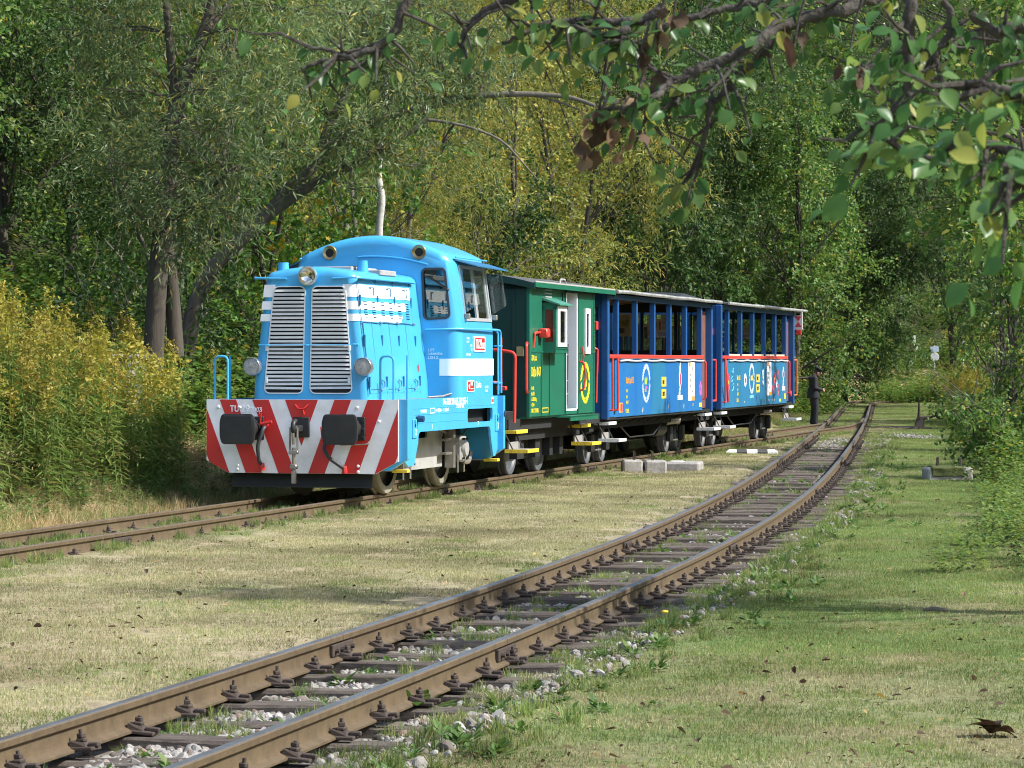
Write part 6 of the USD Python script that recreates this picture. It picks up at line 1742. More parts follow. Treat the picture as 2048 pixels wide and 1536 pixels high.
specs = [  # s, u, kind, height, width, label
    (-5.0, -7.2, "broad", 9.5, 4.6, "leafy green bush-like tree with yellow flecks at the left edge above the goldenrod", 3),
    (-1.5, -8.6, "broad", 11.0, 5.0, "tall multi-stemmed green tree between the left edge and the old willow", 3),
    (2.0, -11.5, "dark", 12.5, 5.5, "dark green tree in the deep shade behind the old willow", 2),
    (5.5, -10.0, "dark", 12.0, 4.8, "dark green tree behind the leaning willow's foot", 2),
    (4.2, -6.4, "dark", 4.2, 3.2, "low dark shrub-like tree at the foot of the bank left of the locomotive hood", 3),
    (7.0, -5.8, "maple", 6.0, 3.4, "young bright maple behind the locomotive cab", 2),
    (9.5, -7.0, "maple", 8.5, 4.2, "bright green maple with large leaves right above the green coach", 2),
    (10.5, -11.0, "broad", 13.0, 5.5, "tall green tree on the slope behind the pale trunk", 1),
    (14.0, -6.2, "maple", 6.5, 3.6, "maple sapling with thin dark stems behind the green coach roof", 2),
    (15.5, -9.6, "yellow", 11.5, 6.0, "yellowing willow in full sun above the green coach", 2),
    (20.5, -7.6, "yellow", 9.5, 5.6, "golden yellow willow above the front blue coach", 2),
    (19.0, -13.0, "yellowbroad", 14.5, 6.5, "pale yellow-green tree high on the slope in the middle of the picture", 1),
    (25.0, -6.2, "dark", 5.0, 4.0, "low dark bushy tree close behind the coach roofs", 3),
    (23.0, -9.0, "yellow", 12.5, 8.0, "wide pale yellow willow crown filling the middle above the coaches", 2),
    (26.5, -10.5, "yellow", 13.0, 6.2, "tall yellow-green willow behind the front blue coach", 2),
    (31.0, -7.2, "yellowbroad", 9.5, 5.4, "bright yellow-green tree above the coaches' coupled ends", 2),
    (32.5, -12.5, "yellow", 14.5, 7.0, "pale yellow tree high up behind the hanging brown leaves", 1),
    (38.0, -7.6, "yellow", 11.5, 6.0, "pale yellow willow above the tail coach", 2),
    (42.0, -11.0, "yellowbroad", 14.0, 6.5, "large yellow-green tree upslope of the tail coach", 1),
    (45.0, -6.5, "dark", 10.5, 5.2, "dark tree on the bank behind the railwayman", 2),
    (50.0, -10.5, "yellow", 15.0, 7.0, "tall tree with pale yellow-green crown left above the railwayman", 1),
    (56.0, -7.0, "dark", 12.0, 6.0, "shaded tree where the bank meets the bend", 2),
    (64.0, -9.5, "dark", 16.0, 7.5, "dark tall tree at the left side of the shady cutting", 1),
    (74.0, -9.0, "dark", 17.0, 8.0, "farthest dark tree closing the cutting on its left", 1),
]
for k, (s, u, kd, H, W, lb, nt) in enumerate(specs):
    far_k = s > 28
    tree({"maple": "maple_tree", "yellow": "willow_tree", "willow": "willow_tree"}.get(kd, "leafy_tree"), lb, "tree", su(s, u), H, W, kd, bark=BARK if k % 2 else BARK_GREY, r0=0.10 if nt > 1 else 0.15, crown_from=0.10 if H < 8 else 0.2,
         dens=(2.5 if not far_k else 1.7), seed=200 + k, group=TREES_A, nb=int(10 + H * 0.9), trunks=nt, droop=0.55 if kd in ("yellow", "willow") else 0.3, smin=0.9 if not far_k else 1.2, smax=1.4 if not far_k else 1.9)
# upper forest: one mass of crowns seen between the front trees
def forest_mass(name, label, spots, kind_mix, dens, seed, smin=1.4, smax=2.2):
    r = random.Random(seed)
    t = UsdGeom.Xform.Define(stage, free_path("/World", name)); tag(t, label, None, None, "stuff")
    tr, bl = [], {k: [] for k in kind_mix}
    for (x, y, H, W) in spots:
        z = gh((x, y))
        tr.append(tube([(x, y, z - 0.2), (x + r.uniform(-.5, .5), y, z + H * 0.5), (x + r.uniform(-1, 1), y + r.uniform(-1, 1), z + H * 0.9)], [0.16, 0.11, 0.04], 7))
        kd = r.choice(kind_mix)
        for q in range(8):
            f = r.uniform(0.12, 1.0); a = r.uniform(0, 6.28); d = W / 2 * r.uniform(0, 0.9) * math.sin(math.pi * (0.2 + 0.75 * f))
            R = W * r.uniform(0.2, 0.3)
            bl[kd].append(((x + d * math.cos(a), y + d * math.sin(a), z + H * f), (R, R, R * 0.85)))
    obj("trunks", tr, BARK, t, smooth=50, kind="stuff")
    for kd, b in bl.items():
        if b:
            crown(t, b, kd, dens, seed, smin, smax, name="crowns")


sp = []
r_ = random.Random(77)
for s in np.arange(4, 110, 4.2):
    for u in (-15.5, -20.0, -25.5):
        if s < 10 and u < -20:
            continue
        p = su(s + r_.uniform(-1.2, 1.2), u + r_.uniform(-1.2, 1.2))
        sp.append((p[0], p[1], r_.uniform(11, 16), r_.uniform(5, 7)))
forest_mass("forest", "wooded slope rising behind the nearer trees", sp, ["broad", "dark", "yellowbroad", "broad"], 0.55, 300)
sp = []
for x in np.arange(-6, 60, 5.2):
    for y in (158, 168):
        sp.append((x + r_.uniform(-1.5, 1.5), y + r_.uniform(-2, 2), r_.uniform(13, 19), r_.uniform(6, 8)))
forest_mass("forest", "far trees closing the valley beyond the bend", sp, ["broad", "dark"], 0.5, 310, 1.8, 2.8)

for k, (px, Z, kd, H, W, lb) in enumerate([
        (1590, 100, "broad", 11.0, 5.5, "grey-green tree on the bank left above the railwayman"), (1625, 112, "broad", 9.0, 4.4, "olive green tree on the bank right above the railwayman"),
        (1690, 122, "dark", 13.0, 5.5, "dark tree at the upper left edge of the shady cutting"), (1668, 140, "dark", 15.0, 6.5, "dark tree high on the left slope of the cutting"),
        (1735, 136, "dark", 12.0, 5.0, "black-green tree in the middle of the shady cutting"), (1770, 141, "dark", 12.0, 5.0, "dark tree overhanging the track at the bend"), (1620, 128, "broad", 14.0, 6.5, "tall tree behind those above the railwayman")]):
    tree("leafy_tree", lb, "tree", at(px, 722, Z)[:2], H, W, kd, bark=BARK, r0=0.16, crown_from=0.06, dens=1.8, seed=350 + k, group=TREES_A, nb=22, trunks=1, smin=1.3, smax=2.0)

# ---------------- shrubs along the far side of the train
for k, (s, u, kd, H, W, lb) in enumerate([
        (-0.6, -5.0, "dark", 2.6, 2.6, "dark ivy-like shrub beside the left marker lamp of the locomotive"), (2.8, -4.0, "broad", 2.2, 2.4, "green shrub behind the locomotive frame"),
        (9.0, -3.9, "maple", 2.8, 2.4, "leafy maple shrub behind the green coach"), (14.0, -3.6, "broad", 2.6, 2.6, "green shrub seen through the windows of the front blue coach"),
        (18.5, -3.7, "yellowbroad", 2.4, 2.4, "yellow-green shrub seen through the middle windows of the front blue coach"), (23.0, -3.6, "broad", 2.6, 2.6, "green shrub behind the gap between the blue coaches"),
        (28.0, -3.6, "broad", 2.4, 2.6, "green shrub seen through the tail coach windows"), (33.0, -3.3, "broad", 2.6, 2.6, "light green shrub just right of the tail board"), (36.5, -3.9, "yellowbroad", 2.0, 2.4, "yellowish shrub between the tail coach and the railwayman"),
        (43.0, -4.2, "broad", 1.6, 2.6, "low yellow-green bush on the bank behind the railwayman"), (50.0, -4.8, "yellowbroad", 1.3, 2.6, "sunlit low bush on the slope right of the railwayman")]):
    tree("shrub", lb, "shrub", su(s, u), H, W, kd, r0=0.035, crown_from=0.12, dens=2.4, seed=400 + k, group="shrubs along the foot of the bank", nb=9, trunks=3)

# ---------------- right side of the cutting
RT = "trees and bushes right of the tracks"
for k, (px, Z, kd, H, W, lb, nt, r0) in enumerate([
        (2020, 62, "broad", 9.0, 3.2, "green tree with a straight brown trunk near the right edge", 1, 0.13),
        (2010, 82, "broad", 9.0, 3.8, "green tree behind the yellow bush at the right", 2, 0.10),
        (2120, 52, "dark", 7.5, 2.8, "dark tree half cut by the right edge", 2, 0.10),
        (1995, 104, "dark", 12.0, 4.6, "dark leaning tree right of the metal post", 2, 0.12),
        (1905, 122, "dark", 14.0, 6.0, "tall dark tree hanging over the bend from the right", 1, 0.16),
        (1990, 118, "broad", 14.0, 7.0, "tall green tree behind the right-hand bushes", 1, 0.16),
        (2090, 90, "broad", 12.0, 6.0, "tall green tree at the right edge behind the nearer ones", 1, 0.14),
        (1730, 150, "dark", 17.0, 8.0, "dark tree at the end of the shady cutting", 1, 0.2),
        (1790, 160, "dark", 16.0, 7.0, "dark tree behind the stone post at the bend", 1, 0.2)]):
    tree("leafy_tree", lb, "tree", at(px, 722, Z)[:2], H, W, kd, bark=BARK, r0=r0, crown_from=0.34 if Z > 100 else 0.2, dens=1.7, seed=500 + k, group=RT, nb=int(9 + H * 0.8), trunks=nt, smin=1.0, smax=1.7)
for k, (px, Z, kd, H, W, lb) in enumerate([
        (1975, 88, "yellowbroad", 3.0, 3.4, "bright yellow bush below the trees right of the metal post"),
        (1990, 76, "broad", 1.2, 1.3, "low green bush right of the point lever"),
        (1990, 62, "broad", 1.6, 1.5, "brownish green bush behind the mossy block"),
        (2035, 56, "dark", 2.4, 2.4, "dark bush at the right edge above the nettles"),
        (1975, 70, "yellowbroad", 1.6, 1.4, "olive bush between the point lever and the mossy block"),
        (2000, 53, "broad", 1.3, 1.1, "small bush with yellow leaves right beside the mossy block"),
        (2060, 48, "broad", 1.4, 1.2, "green bush at the right edge behind the mossy block"),
        (1900, 128, "yellowbroad", 1.0, 2.2, "low yellow bush at the foot of the road sign"),
        (1845, 134, "broad", 0.7, 1.6, "pale low bush between the stone post and the road sign"),
        (1940, 136, "yellowbroad", 1.4, 2.6, "yellow-green bush by the metal post")]):
    tree("shrub", lb, "shrub", at(px, 722, Z)[:2], H, W, kd, r0=0.03, crown_from=0.08, dens=2.6, seed=540 + k, group=RT, nb=9, trunks=3, smin=0.8, smax=1.2)

# ================================================================ ground cover
def blades(n, size, lmin, lmax, wid, seed, tilt=0.9, patch=None):
    r = np.random.default_rng(seed)
    gv, gf = leaf_geo("blade")
    V, F = [], []
    for k in range(n):
        p = np.array([r.uniform(-size / 2, size / 2), r.uniform(-size / 2, size / 2), -0.005])
        a = r.uniform(0, 2 * math.pi); th = abs(r.normal(0, tilt)); th = min(th, 1.45)
        d = np.array([math.sin(th) * math.cos(a), math.sin(th) * math.sin(a), math.cos(th)])
        y = np.cross(d, r.normal(0, 1, 3)); y /= np.linalg.norm(y); z = np.cross(d, y)
        L = r.uniform(lmin, lmax)
        g = gv * np.array([L, wid * r.uniform(0.7, 1.3), 1])
        g[2:4, 2] += 0.0; g[4] += np.array([0, 0, 0]);
        q = p + g @ np.stack([d, y, z])
        q[2:4, 2] += L * 0.05; q[4, 2] -= L * 0.18 * r.random()
        V.append(q); F.append(gf + 5 * k)
    return trimesh.Trimesh(np.vstack(V), np.vstack(F), process=False)


LAWN_S = [blades(900, 0.56, 0.014, 0.042, 0.0045, 600 + k, 0.85) for k in range(4)]


def scatter_cells(y0, y1, cell, margin=0.6):
    ys = np.arange(y0, y1, cell)
    P = []
    for y in ys:
        hw = y * 2048 / 12000 + margin
        xs = np.arange(-hw, hw, cell)
        P.append(np.c_[xs + rng.uniform(-.5, .5, len(xs)) * cell * 0.6, y + rng.uniform(-.5, .5, len(xs)) * cell * 0.6])
    return np.vstack(P)


def put(P, extra=0.0):
    return np.c_[P, ground_h(P[:, 0], P[:, 1]) + extra]


def lawn():
    allp = []
    for y0, y1, cell, sc in ((11.5, 46, 0.44, 1.0), (46, 76, 0.62, 1.3), (76, 136, 0.95, 1.9)):
        P = scatter_cells(y0, y1, cell)
        s, u = train_su(P); c = curve_off(P)
        ok = (u > -1.55) | (s > 36)
        ok &= ~((s > 36) & (c < -2.2 - 0.0 * s))
        ok &= (c < 6.5 + 0 * P[:, 1])
        ac = np.abs(c)
        ok &= ~((ac < 1.05) & (P[:, 1] < 60) & (rng.random(len(P)) < np.where(P[:, 1] < 30, 0.985, 0.80)))
        ok &= ~((ac < 0.75) & (P[:, 1] < 30))
        ok &= ~((np.abs(np.abs(u) - 0.53) < 0.10))
        P = P[ok]
        allp.append(np.c_[P, np.full(len(P), sc)])
    A = np.vstack(allp)
    g = lawn_green(A[:, 0], A[:, 1])
    isg = rng.random(len(A)) < g
    for nm, sel, ma, lb in (("dry_lawn", ~isg, GRASS_DRY, "short straw-coloured mown grass between the tracks"), ("green_lawn", isg, GRASS_GREEN, "short green grass right of the curved track and between the rails")):
        B = A[sel]
        n = len(B)
        hs = rng.uniform(0.75, 1.25, n) * B[:, 2] ** 0.5
        instancer(None, nm, [(f"patch_{chr(97 + k)}", m, ma, False) for k, m in enumerate(LAWN_S)], put(B[:, :2]), quats_z(rng.uniform(0, 6.28, n)),
                  np.c_[B[:, 2], B[:, 2], hs], rng.integers(0, 4, n), label=lb)


lawn()

# longer tufts along the rails, on the ballast and around the blocks
TUFT = [blades(60, 0.10, 0.05, 0.14, 0.006, 640 + k, 0.5) for k in range(3)]
n = 2600
y_ = 12 + 64 * rng.random(n) ** 1.3
k_ = rng.random(n)
off = np.where(k_ < 0.35, 1.0 + rng.normal(0, 0.25, n), np.where(k_ < 0.60, rng.uniform(-0.45, 0.45, n), -0.75 + rng.normal(0, 0.12, n)))
P = curve_pts(curve_ds(y_), off)
bare = (k_ >= 0.35) & (k_ < 0.60) & (meshkit.fbm(np.c_[P[:, 0] * 0.8, P[:, 1] * 0.5, 0 * y_ + 2], 3, 21) < 0.50)
P = P[(k_ < 0.7) & ~bare]
P = np.vstack([P] + [tp(rng.uniform(-22, 26), rng.choice([0.66, 0.40, -0.40, 0.0]) + rng.normal(0, 0.08), 0)[None, :2] for _ in range(780)])
n = len(P)
instancer(None, "grass_tufts", [(f"tuft_{chr(97 + k)}", m, GRASS_GREEN, False) for k, m in enumerate(TUFT)], put(P), quats_z(rng.uniform(0, 6.28, n)), rng.uniform(0.5, 1.15, n), rng.integers(0, 3, n), label="green grass tufts growing along the rails and between the sleepers")
WEEDLET = []
for k in range(2):
    r = np.random.default_rng(660 + k); gv, gf = leaf_geo("ovate"); V, F = [], []
    for i in range(26):
        a = r.uniform(0, 6.28); e = r.uniform(0.1, 0.9)
        d = np.array([math.cos(a) * math.cos(e), math.sin(a) * math.cos(e), math.sin(e)])
        y = np.cross((0, 0, 1.0), d); y /= np.linalg.norm(y); z = np.cross(d, y)
        V.append(d * r.uniform(0.0, 0.07) + (gv * r.uniform(0.03, 0.065)) @ np.stack([d, y, z])); F.append(gf + 6 * i)
    WEEDLET.append(trimesh.Trimesh(np.vstack(V), np.vstack(F), process=False))
P = []
for _ in range(420):
    y = 12.5 + 48 * rng.random() ** 1.5
    q, _a = curve_pt(curve_d_at(y), rng.choice([rng.uniform(-0.42, 0.42), 0.98 + abs(rng.normal(0, 0.35))]), 0)
    P.append(q[:2])
for _ in range(60):
    P.append(tp(rng.uniform(-22, 14), rng.normal(0, 0.25), 0)[:2])
P.append(gp(820, 1408)[:2]); P.append(gp(835, 1405)[:2]); P.append(gp(1318, 925)[:2]); P.append(gp(1322, 924)[:2])
P = np.array(P); n = len(P); sc = rng.uniform(0.5, 1.2, n); sc[-4:] = 2.2
instancer(None, "small_weeds", [(f"weed_{chr(97 + k)}", m, L_WEED, False) for k, m in enumerate(WEEDLET)], put(P, 0.005), quats_z(rng.uniform(0, 6.28, n)), sc, rng.integers(0, 2, n), label="small leafy weeds between the sleepers and along the ballast")

# ballast stones
STONE = []
for k in range(5):
    m = trimesh.creation.icosphere(1, 1.0); v = m.vertices
    r = np.random.default_rng(680 + k)
    v = v * (0.75 + 0.5 * meshkit.fbm(v * 1.6 + k * 5.0, 2, k))[:, None] * np.array([1.0, 0.8, 0.6])
    for q in range(5):
        nrm = r.normal(0, 1, 3); nrm /= np.linalg.norm(nrm); h = v @ nrm; over = np.maximum(h - 0.55, 0); v = v - over[:, None] * nrm
    STONE.append(trimesh.Trimesh(v, m.faces, process=False))
M_ST = usdkit.material(stage, "/World/Looks/ballast_stone", {"oi": ("object_info", {}), "r": ("rgb_ramp", {"ramp": [(0, (0.11, 0.095, 0.08)), (0.25, (0.20, 0.185, 0.165)), (0.5, (0.25, 0.24, 0.225)), (0.75, (0.21, 0.20, 0.19)), (0.92, (0.36, 0.35, 0.33)), (1.0, (0.20, 0.13, 0.10))]}),
    "g": ("geometry", {}), "n": ("noise_texture", {"scale": 60, "detail": 4}), "mr": ("map_range", {"to_min": 0.6, "to_max": 1.35}), "h": ("hsv", {}), "p": ("principled_bsdf", {"roughness": 0.95, "specular_ior_level": 0.2})},
    [("oi.random", "r.fac"), ("g.position", "n.vector"), ("n.fac", "mr.value"), ("mr.result", "h.value"), ("r.color", "h.color"), ("h.color", "p.base_color")], surface="p.BSDF")
n = 60000
y_ = 11.5 + 60 * rng.random(n) ** 1.5
off = np.where(rng.random(n) < 0.93, rng.normal(0, 0.5, n), 0.75 + abs(rng.normal(0, 0.22, n)))
ok = (off < 1.3) & (off > -0.72) & (np.abs(np.abs(off) - 0.53) > 0.075)
P = curve_pts(curve_ds(y_), off)
grown = meshkit.fbm(np.c_[P[:, 0] * 0.7, P[:, 1] * 0.4, 0 * y_], 3, 31) > 0.50
ok &= ~((y_ > 24) & grown & (rng.random(n) < 0.8))
P = np.vstack([P[ok], gp(1815, 873)[:2] + rng.normal(0, 1, (500, 2)) * np.array([0.35, 1.0])])
n = len(P)
qq = rng.normal(0, 1, (n, 4)); qq /= np.linalg.norm(qq, axis=1, keepdims=True)
instancer(None, "ballast", [(f"stone_{chr(97 + k)}", m, M_ST, False) for k, m in enumerate(STONE)], put(P, 0.012), qq, np.clip(rng.lognormal(-3.85, 0.38, n), 0.010, 0.060), rng.integers(0, 5, n), label="grey ballast stones between the sleepers of the curved track")

# fallen leaves on the lawn
FL = []
for k in range(4):
    gv, gf = leaf_geo("ovate"); r = np.random.default_rng(700 + k)
    v = gv.copy(); v[:, 0] -= 0.5
    v[:, 2] += 0.9 * v[:, 1] ** 2 * r.uniform(0.5, 3) + 0.5 * v[:, 0] ** 2 * r.uniform(-0.4, 1.4)
    FL.append(trimesh.Trimesh(v, gf, process=False))
y_ = 12.3 + 40 * rng.random(2600) ** 1.6
P = np.c_[rng.uniform(-1, 1, 2600) * (y_ * 0.1707 + 0.3), y_]
P = P[~((np.abs(curve_off(P)) < 0.9) & (rng.random(2600) < 0.75)) & (train_su(P)[1] > -1.5)]
n = len(P)
ax = rng.normal(0, 1, (n, 3)) * np.array([1, 1, 0.25]); up = np.array([0, 0, 1.0]) + rng.normal(0, 0.35, (n, 3))
instancer(None, "fallen_leaves", [(f"leaf_{chr(97 + k)}", m, L_DEAD if k < 3 else leaf_mat("leaf_fallen_yellow", [(0, (0.35, 0.24, 0.06)), (1, (0.48, 0.36, 0.16))], trans=0.2), False) for k, m in enumerate(FL)], put(P, 0.028), quats_from_axes(ax, up), rng.uniform(0.012, 0.036, n) * rng.choice([1.0, 1.0, 1.0, 1.9], n), rng.choice(4, n, p=[.34, .3, .28, .08]), label="dry brown leaves fallen on the lawn")
# yellow dandelion-like blooms
bl = trimesh.creation.icosphere(1, 0.014); bl.vertices *= np.array([1, 1, 0.5])
P = [gp(185, 1072), gp(635, 998), gp(612, 1003), gp(452, 1017), gp(1722, 880), gp(1726, 884), gp(1719, 884), gp(1330, 1240), gp(893, 970), gp(807, 1003), gp(1740, 845), gp(1745, 846)]
P = np.array([p[:2] for p in P]); n = len(P)
instancer(None, "yellow_flowers", [("bloom", bl, mat("bloom_yellow", (0.75, 0.52, 0.02)), True)], put(P, 0.09), quats_z(np.zeros(n)), rng.uniform(1.0, 2.0, n), np.zeros(n, int), label="single yellow flowers in the grass by the rails")

# dead grass on the bank
STR = [blades(70, 0.30, 0.12, 0.34, 0.006, 720 + k, 1.0) for k in range(3)]
def bank_pts(n, s0, s1, u0, sd):
    return TO + rng.uniform(s0, s1, n)[:, None] * TD + (u0 - np.abs(rng.normal(0, sd, n)))[:, None] * TR


def slope_pts(n, y0, y1, off, sd):
    return curve_pts(rng.uniform(curve_d_at(y0), curve_d_at(y1), n), off - np.abs(rng.normal(0, sd, n)))


P = np.vstack([bank_pts(1900, -24, 34, -1.35, 1.7), slope_pts(700, 86, 128, -1.6, 2.0)]); n = len(P)
instancer(None, "dead_grass", [(f"tuft_{chr(97 + k)}", m, STRAW, False) for k, m in enumerate(STR)], put(P), quats_z(rng.uniform(0, 6.28, n)), np.c_[rng.uniform(0.8, 1.5, n), rng.uniform(0.8, 1.5, n), rng.uniform(0.3, 0.9, n)], rng.integers(0, 3, n), label="matted dead grass on the bank beyond the train's track")
P = np.vstack([bank_pts(1500, -24, 34, -1.4, 1.6), slope_pts(1500, 84, 128, -1.5, 2.6)]); n = len(P)
instancer(None, "bank_grass", [(f"tuft_{chr(97 + k)}", m, GRASS_GREEN, False) for k, m in enumerate(STR)], put(P), quats_z(rng.uniform(0, 6.28, n)), np.c_[rng.uniform(0.6, 1.3, n), rng.uniform(0.6, 1.3, n), rng.uniform(0.4, 1.0, n)], rng.integers(0, 3, n), label="green grass on the bank")

# goldenrod
def rod(seed):
    r = np.random.default_rng(seed); gv, gf = leaf_geo("lance")
    V, F, o = [], [], 0
    lean = np.array([r.uniform(-.15, .15), r.uniform(-.15, .15)])
    H = r.uniform(1.15, 1.4)
    for i in range(66):
        z = H * (0.06 + 0.88 * (i / 66)); a = i * 2.4 + r.normal(0, 0.3)
        e = r.uniform(-0.5, 0.35) - 0.1
        d = np.array([math.cos(a) * math.cos(e), math.sin(a) * math.cos(e), math.sin(e)])
        y = np.cross((0, 0, 1.0), d); y /= np.linalg.norm(y); zz = np.cross(d, y)
        L = 0.19 * (1.1 - 0.5 * z / H) * r.uniform(0.8, 1.2)
        V.append(np.array([lean[0] * z, lean[1] * z, z]) + (gv * np.array([L, L * 0.85, L])) @ np.stack([d, y, zz])); F.append(gf + o); o += 4
    stem = tube([(0, 0, 0), (lean[0] * H / 2, lean[1] * H / 2, H / 2), (lean[0] * H, lean[1] * H, H)], [0.006, 0.005, 0.003], 4, cap=False)
    green = trimesh.util.concatenate([trimesh.Trimesh(np.vstack(V), np.vstack(F), process=False), stem])
    V, F, o = [], [], 0
    top = np.array([lean[0] * H, lean[1] * H, H])
    for b in range(13):
        z = -0.26 + 0.36 * b / 12; a = b * 2.4
        L = 0.20 * (1 - 0.55 * b / 12)
        d = np.array([math.cos(a), math.sin(a), 0.0])
        for i in range(13):
            t = (i + 0.5) / 13
            c = top + np.array([0, 0, z]) + d * L * t + np.array([0, 0, 0.45 * L * math.sin(math.pi * t * 0.9)]) + r.normal(0, 0.008, 3)
            s = 0.017 * (1.2 - 0.6 * t)
            q = c + r.normal(0, 1, (3, 3)) * s
            V.append(q); F.append(np.array([[o, o + 1, o + 2]])); o += 3
    return green, trimesh.Trimesh(np.vstack(V), np.vstack(F), process=False)


RODS = [rod(740 + k) for k in range(4)]


def goldenrod(label, pts, smin, smax, flower=1.0):
    P = np.array(pts); n = len(P)
    t = UsdGeom.Xform.Define(stage, free_path("/World", "goldenrod")); tag(t, label, None, None, "stuff")
    q, sc, ix = quats_z(rng.uniform(0, 6.28, n)), rng.uniform(smin, smax, n), rng.integers(0, 4, n)
    instancer(t, "stems", [(f"stem_{chr(97 + k)}", m[0], L_ROD, False) for k, m in enumerate(RODS)], put(P, -0.02), q, sc, ix)
    f = rng.random(n) < flower
    instancer(t, "flowers", [(f"plume_{chr(97 + k)}", m[1], F_ROD, False) for k, m in enumerate(RODS)], put(P, -0.02)[f], q[f], sc[f], ix[f])


pts = []
while len(pts) < 640:
    s, u = rng.uniform(-17, -2.0), rng.uniform(-6.3, -2.2)
    p = tp(s, u)
    if meshkit.fbm(np.array([p[0] * 0.9, p[1] * 0.9, 0.0]), 2, 41) < 0.34 or (s > -6 and u > -3.4):
        continue
    pts.append(p[:2])
goldenrod("dense yellow-flowering goldenrod on the bank left of the locomotive", [p for p in pts if train_su(p)[0] < -5.5], 0.95, 1.35, 0.62)
goldenrod("darker goldenrod thicket right behind the buffer beam with fewer flowers", [p for p in pts if train_su(p)[0] >= -5.5], 0.75, 1.1, 0.35)
pts = [at(rng.uniform(1905, 2020), 722, rng.uniform(80, 96))[:2] for _ in range(120)]
goldenrod("yellow goldenrod clump below the trees right of the road sign", pts, 0.9, 1.3)

# nettles and leafy undergrowth
NET = []
for k in range(3):
    r = np.random.default_rng(760 + k); gv, gf = leaf_geo("ovate"); V, F, o = [], [], 0
    for st in range(9):
        b = r.normal(0, 0.14, 2); H = r.uniform(0.3, 0.75); ln = r.uniform(-.2, .2, 2)
        for i in range(12):
            z = H * (0.2 + 0.8 * i / 12); a = i * 1.57 + r.normal(0, 0.3); e = r.uniform(-0.5, 0.2)
            d = np.array([math.cos(a) * math.cos(e), math.sin(a) * math.cos(e), math.sin(e)])
            y = np.cross((0, 0, 1.0), d); y /= np.linalg.norm(y); zz = np.cross(d, y)
            V.append(np.array([b[0] + ln[0] * z, b[1] + ln[1] * z, z]) + (gv * r.uniform(0.06, 0.11)) @ np.stack([d, y, zz])); F.append(gf + o); o += 6
    NET.append(trimesh.Trimesh(np.vstack(V), np.vstack(F), process=False))


def undergrowth(name, label, pts, ma, smin, smax):
    P = np.array(pts); n = len(P)
    instancer(None, name, [(f"plant_{chr(97 + k)}", m, ma, False) for k, m in enumerate(NET)], put(P, -0.02), quats_z(rng.uniform(0, 6.28, n)), rng.uniform(smin, smax, n), rng.integers(0, 3, n), label=label)


L_NETTLE = leaf_mat("leaf_nettle", [(0, (0.085, 0.16, 0.040)), (0.6, (0.14, 0.215, 0.055)), (1.0, (0.22, 0.26, 0.07))], tint_scale=0.9)
pts = []
while len(pts) < 240:
    y = rng.uniform(25, 50); lim = np.interp(y, [25, 30, 40, 50], [4.25, 4.95, 6.7, 8.3])
    x = lim + abs(rng.normal(0, 0.9))
    if rng.random() < 0.15:
        x = lim - abs(rng.normal(0, 0.3))
    pts.append((x, y))
undergrowth("nettles", "green nettle bed at the right edge in front of the bushes", pts, L_NETTLE, 0.35, 0.85)
pts = [at(rng.uniform(np.interp(z_, [46, 60, 100], [1990, 1955, 1890]), 2080), 722, z_)[:2] for z_ in rng.uniform(46, 100, 420)]
undergrowth("undergrowth", "mixed green undergrowth below the bushes on the right", pts, L_GREEN, 0.7, 1.4)
pts = bank_pts(4200, -10, 62, -3.6, 6.0)
low = bank_pts(420, -24, 6, -1.8, 1.2)
undergrowth("undergrowth", "low leafy weeds in the dead grass of the bank", low, L_WEED, 0.25, 0.7)
undergrowth("undergrowth", "green undergrowth and seedlings covering the wooded bank", pts, L_GREEN, 0.8, 2.0)
pts = slope_pts(1000, 84, 130, -3.2, 3.0)
undergrowth("undergrowth", "yellow-green low growth on the slope behind the railwayman", pts, leaf_mat("leaf_slope", [(0, (0.10, 0.135, 0.035)), (0.6, (0.16, 0.18, 0.05)), (1.0, (0.24, 0.21, 0.06))]), 0.5, 1.2)
pts = [at(rng.uniform(1730, 2060), 722, rng.uniform(126, 150))[:2] for _ in range(600)]
undergrowth("undergrowth", "grey-green growth beyond the bend of the track", pts, L_GREEN, 0.7, 1.8)

# the clump of dry leaves in the foreground and a stick
p = gp(1985, 1474)
t = thing("leaf_clump", "clump of curled dark brown dry leaves lying on the lawn in the lower right corner", "leaf clump", (p[0], p[1], gh(p)))
r = np.random.default_rng(800)
for k in range(11):
    a = k * 0.62 + r.uniform(-.2, .2); e = r.uniform(0.45, 1.35)
    d = np.array([math.cos(a) * math.cos(e), math.sin(a) * math.cos(e) * 0.6, math.sin(e)]); y = np.cross((0, 0.2, 1.0), d); y /= np.linalg.norm(y)
    z = np.cross(d, y)
    gx = np.linspace(0, 1, 6); prof = np.sin(math.pi * np.clip(gx * 0.9 + 0.08, 0, 1)) ** 0.8 * 0.42
    V = []
    for i, g in enumerate(gx):
        for w in (-1, -0.5, 0, 0.5, 1):
            V.append((g - 0.25 * g * g, w * prof[i], -0.55 * g * g + 0.35 * prof[i] * w * w))
    V = np.array(V) * 0.135 * r.uniform(0.75, 1.15)
    F = [f for i in range(5) for j in range(4) for f in ((i * 5 + j, i * 5 + j + 1, i * 5 + j + 6), (i * 5 + j, i * 5 + j + 6, i * 5 + j + 5))]
    obj("leaf", trimesh.Trimesh(V @ np.stack([d, y, z]) + np.array([0, 0, 0.02]), np.array(F), process=False), L_DEAD, t, smooth=True)
p = gp(1872, 1229)
t = thing("stick", "short grey weathered stick lying on the lawn at the right", "stick", (p[0], p[1], gh(p) + 0.015), -8)
obj("wood", tube([(-0.09, 0, 0.01), (-0.02, 0.004, 0.018), (0.09, -0.01, 0.012)], [0.014, 0.018, 0.012], 7), BARK_GREY, t, smooth=50)

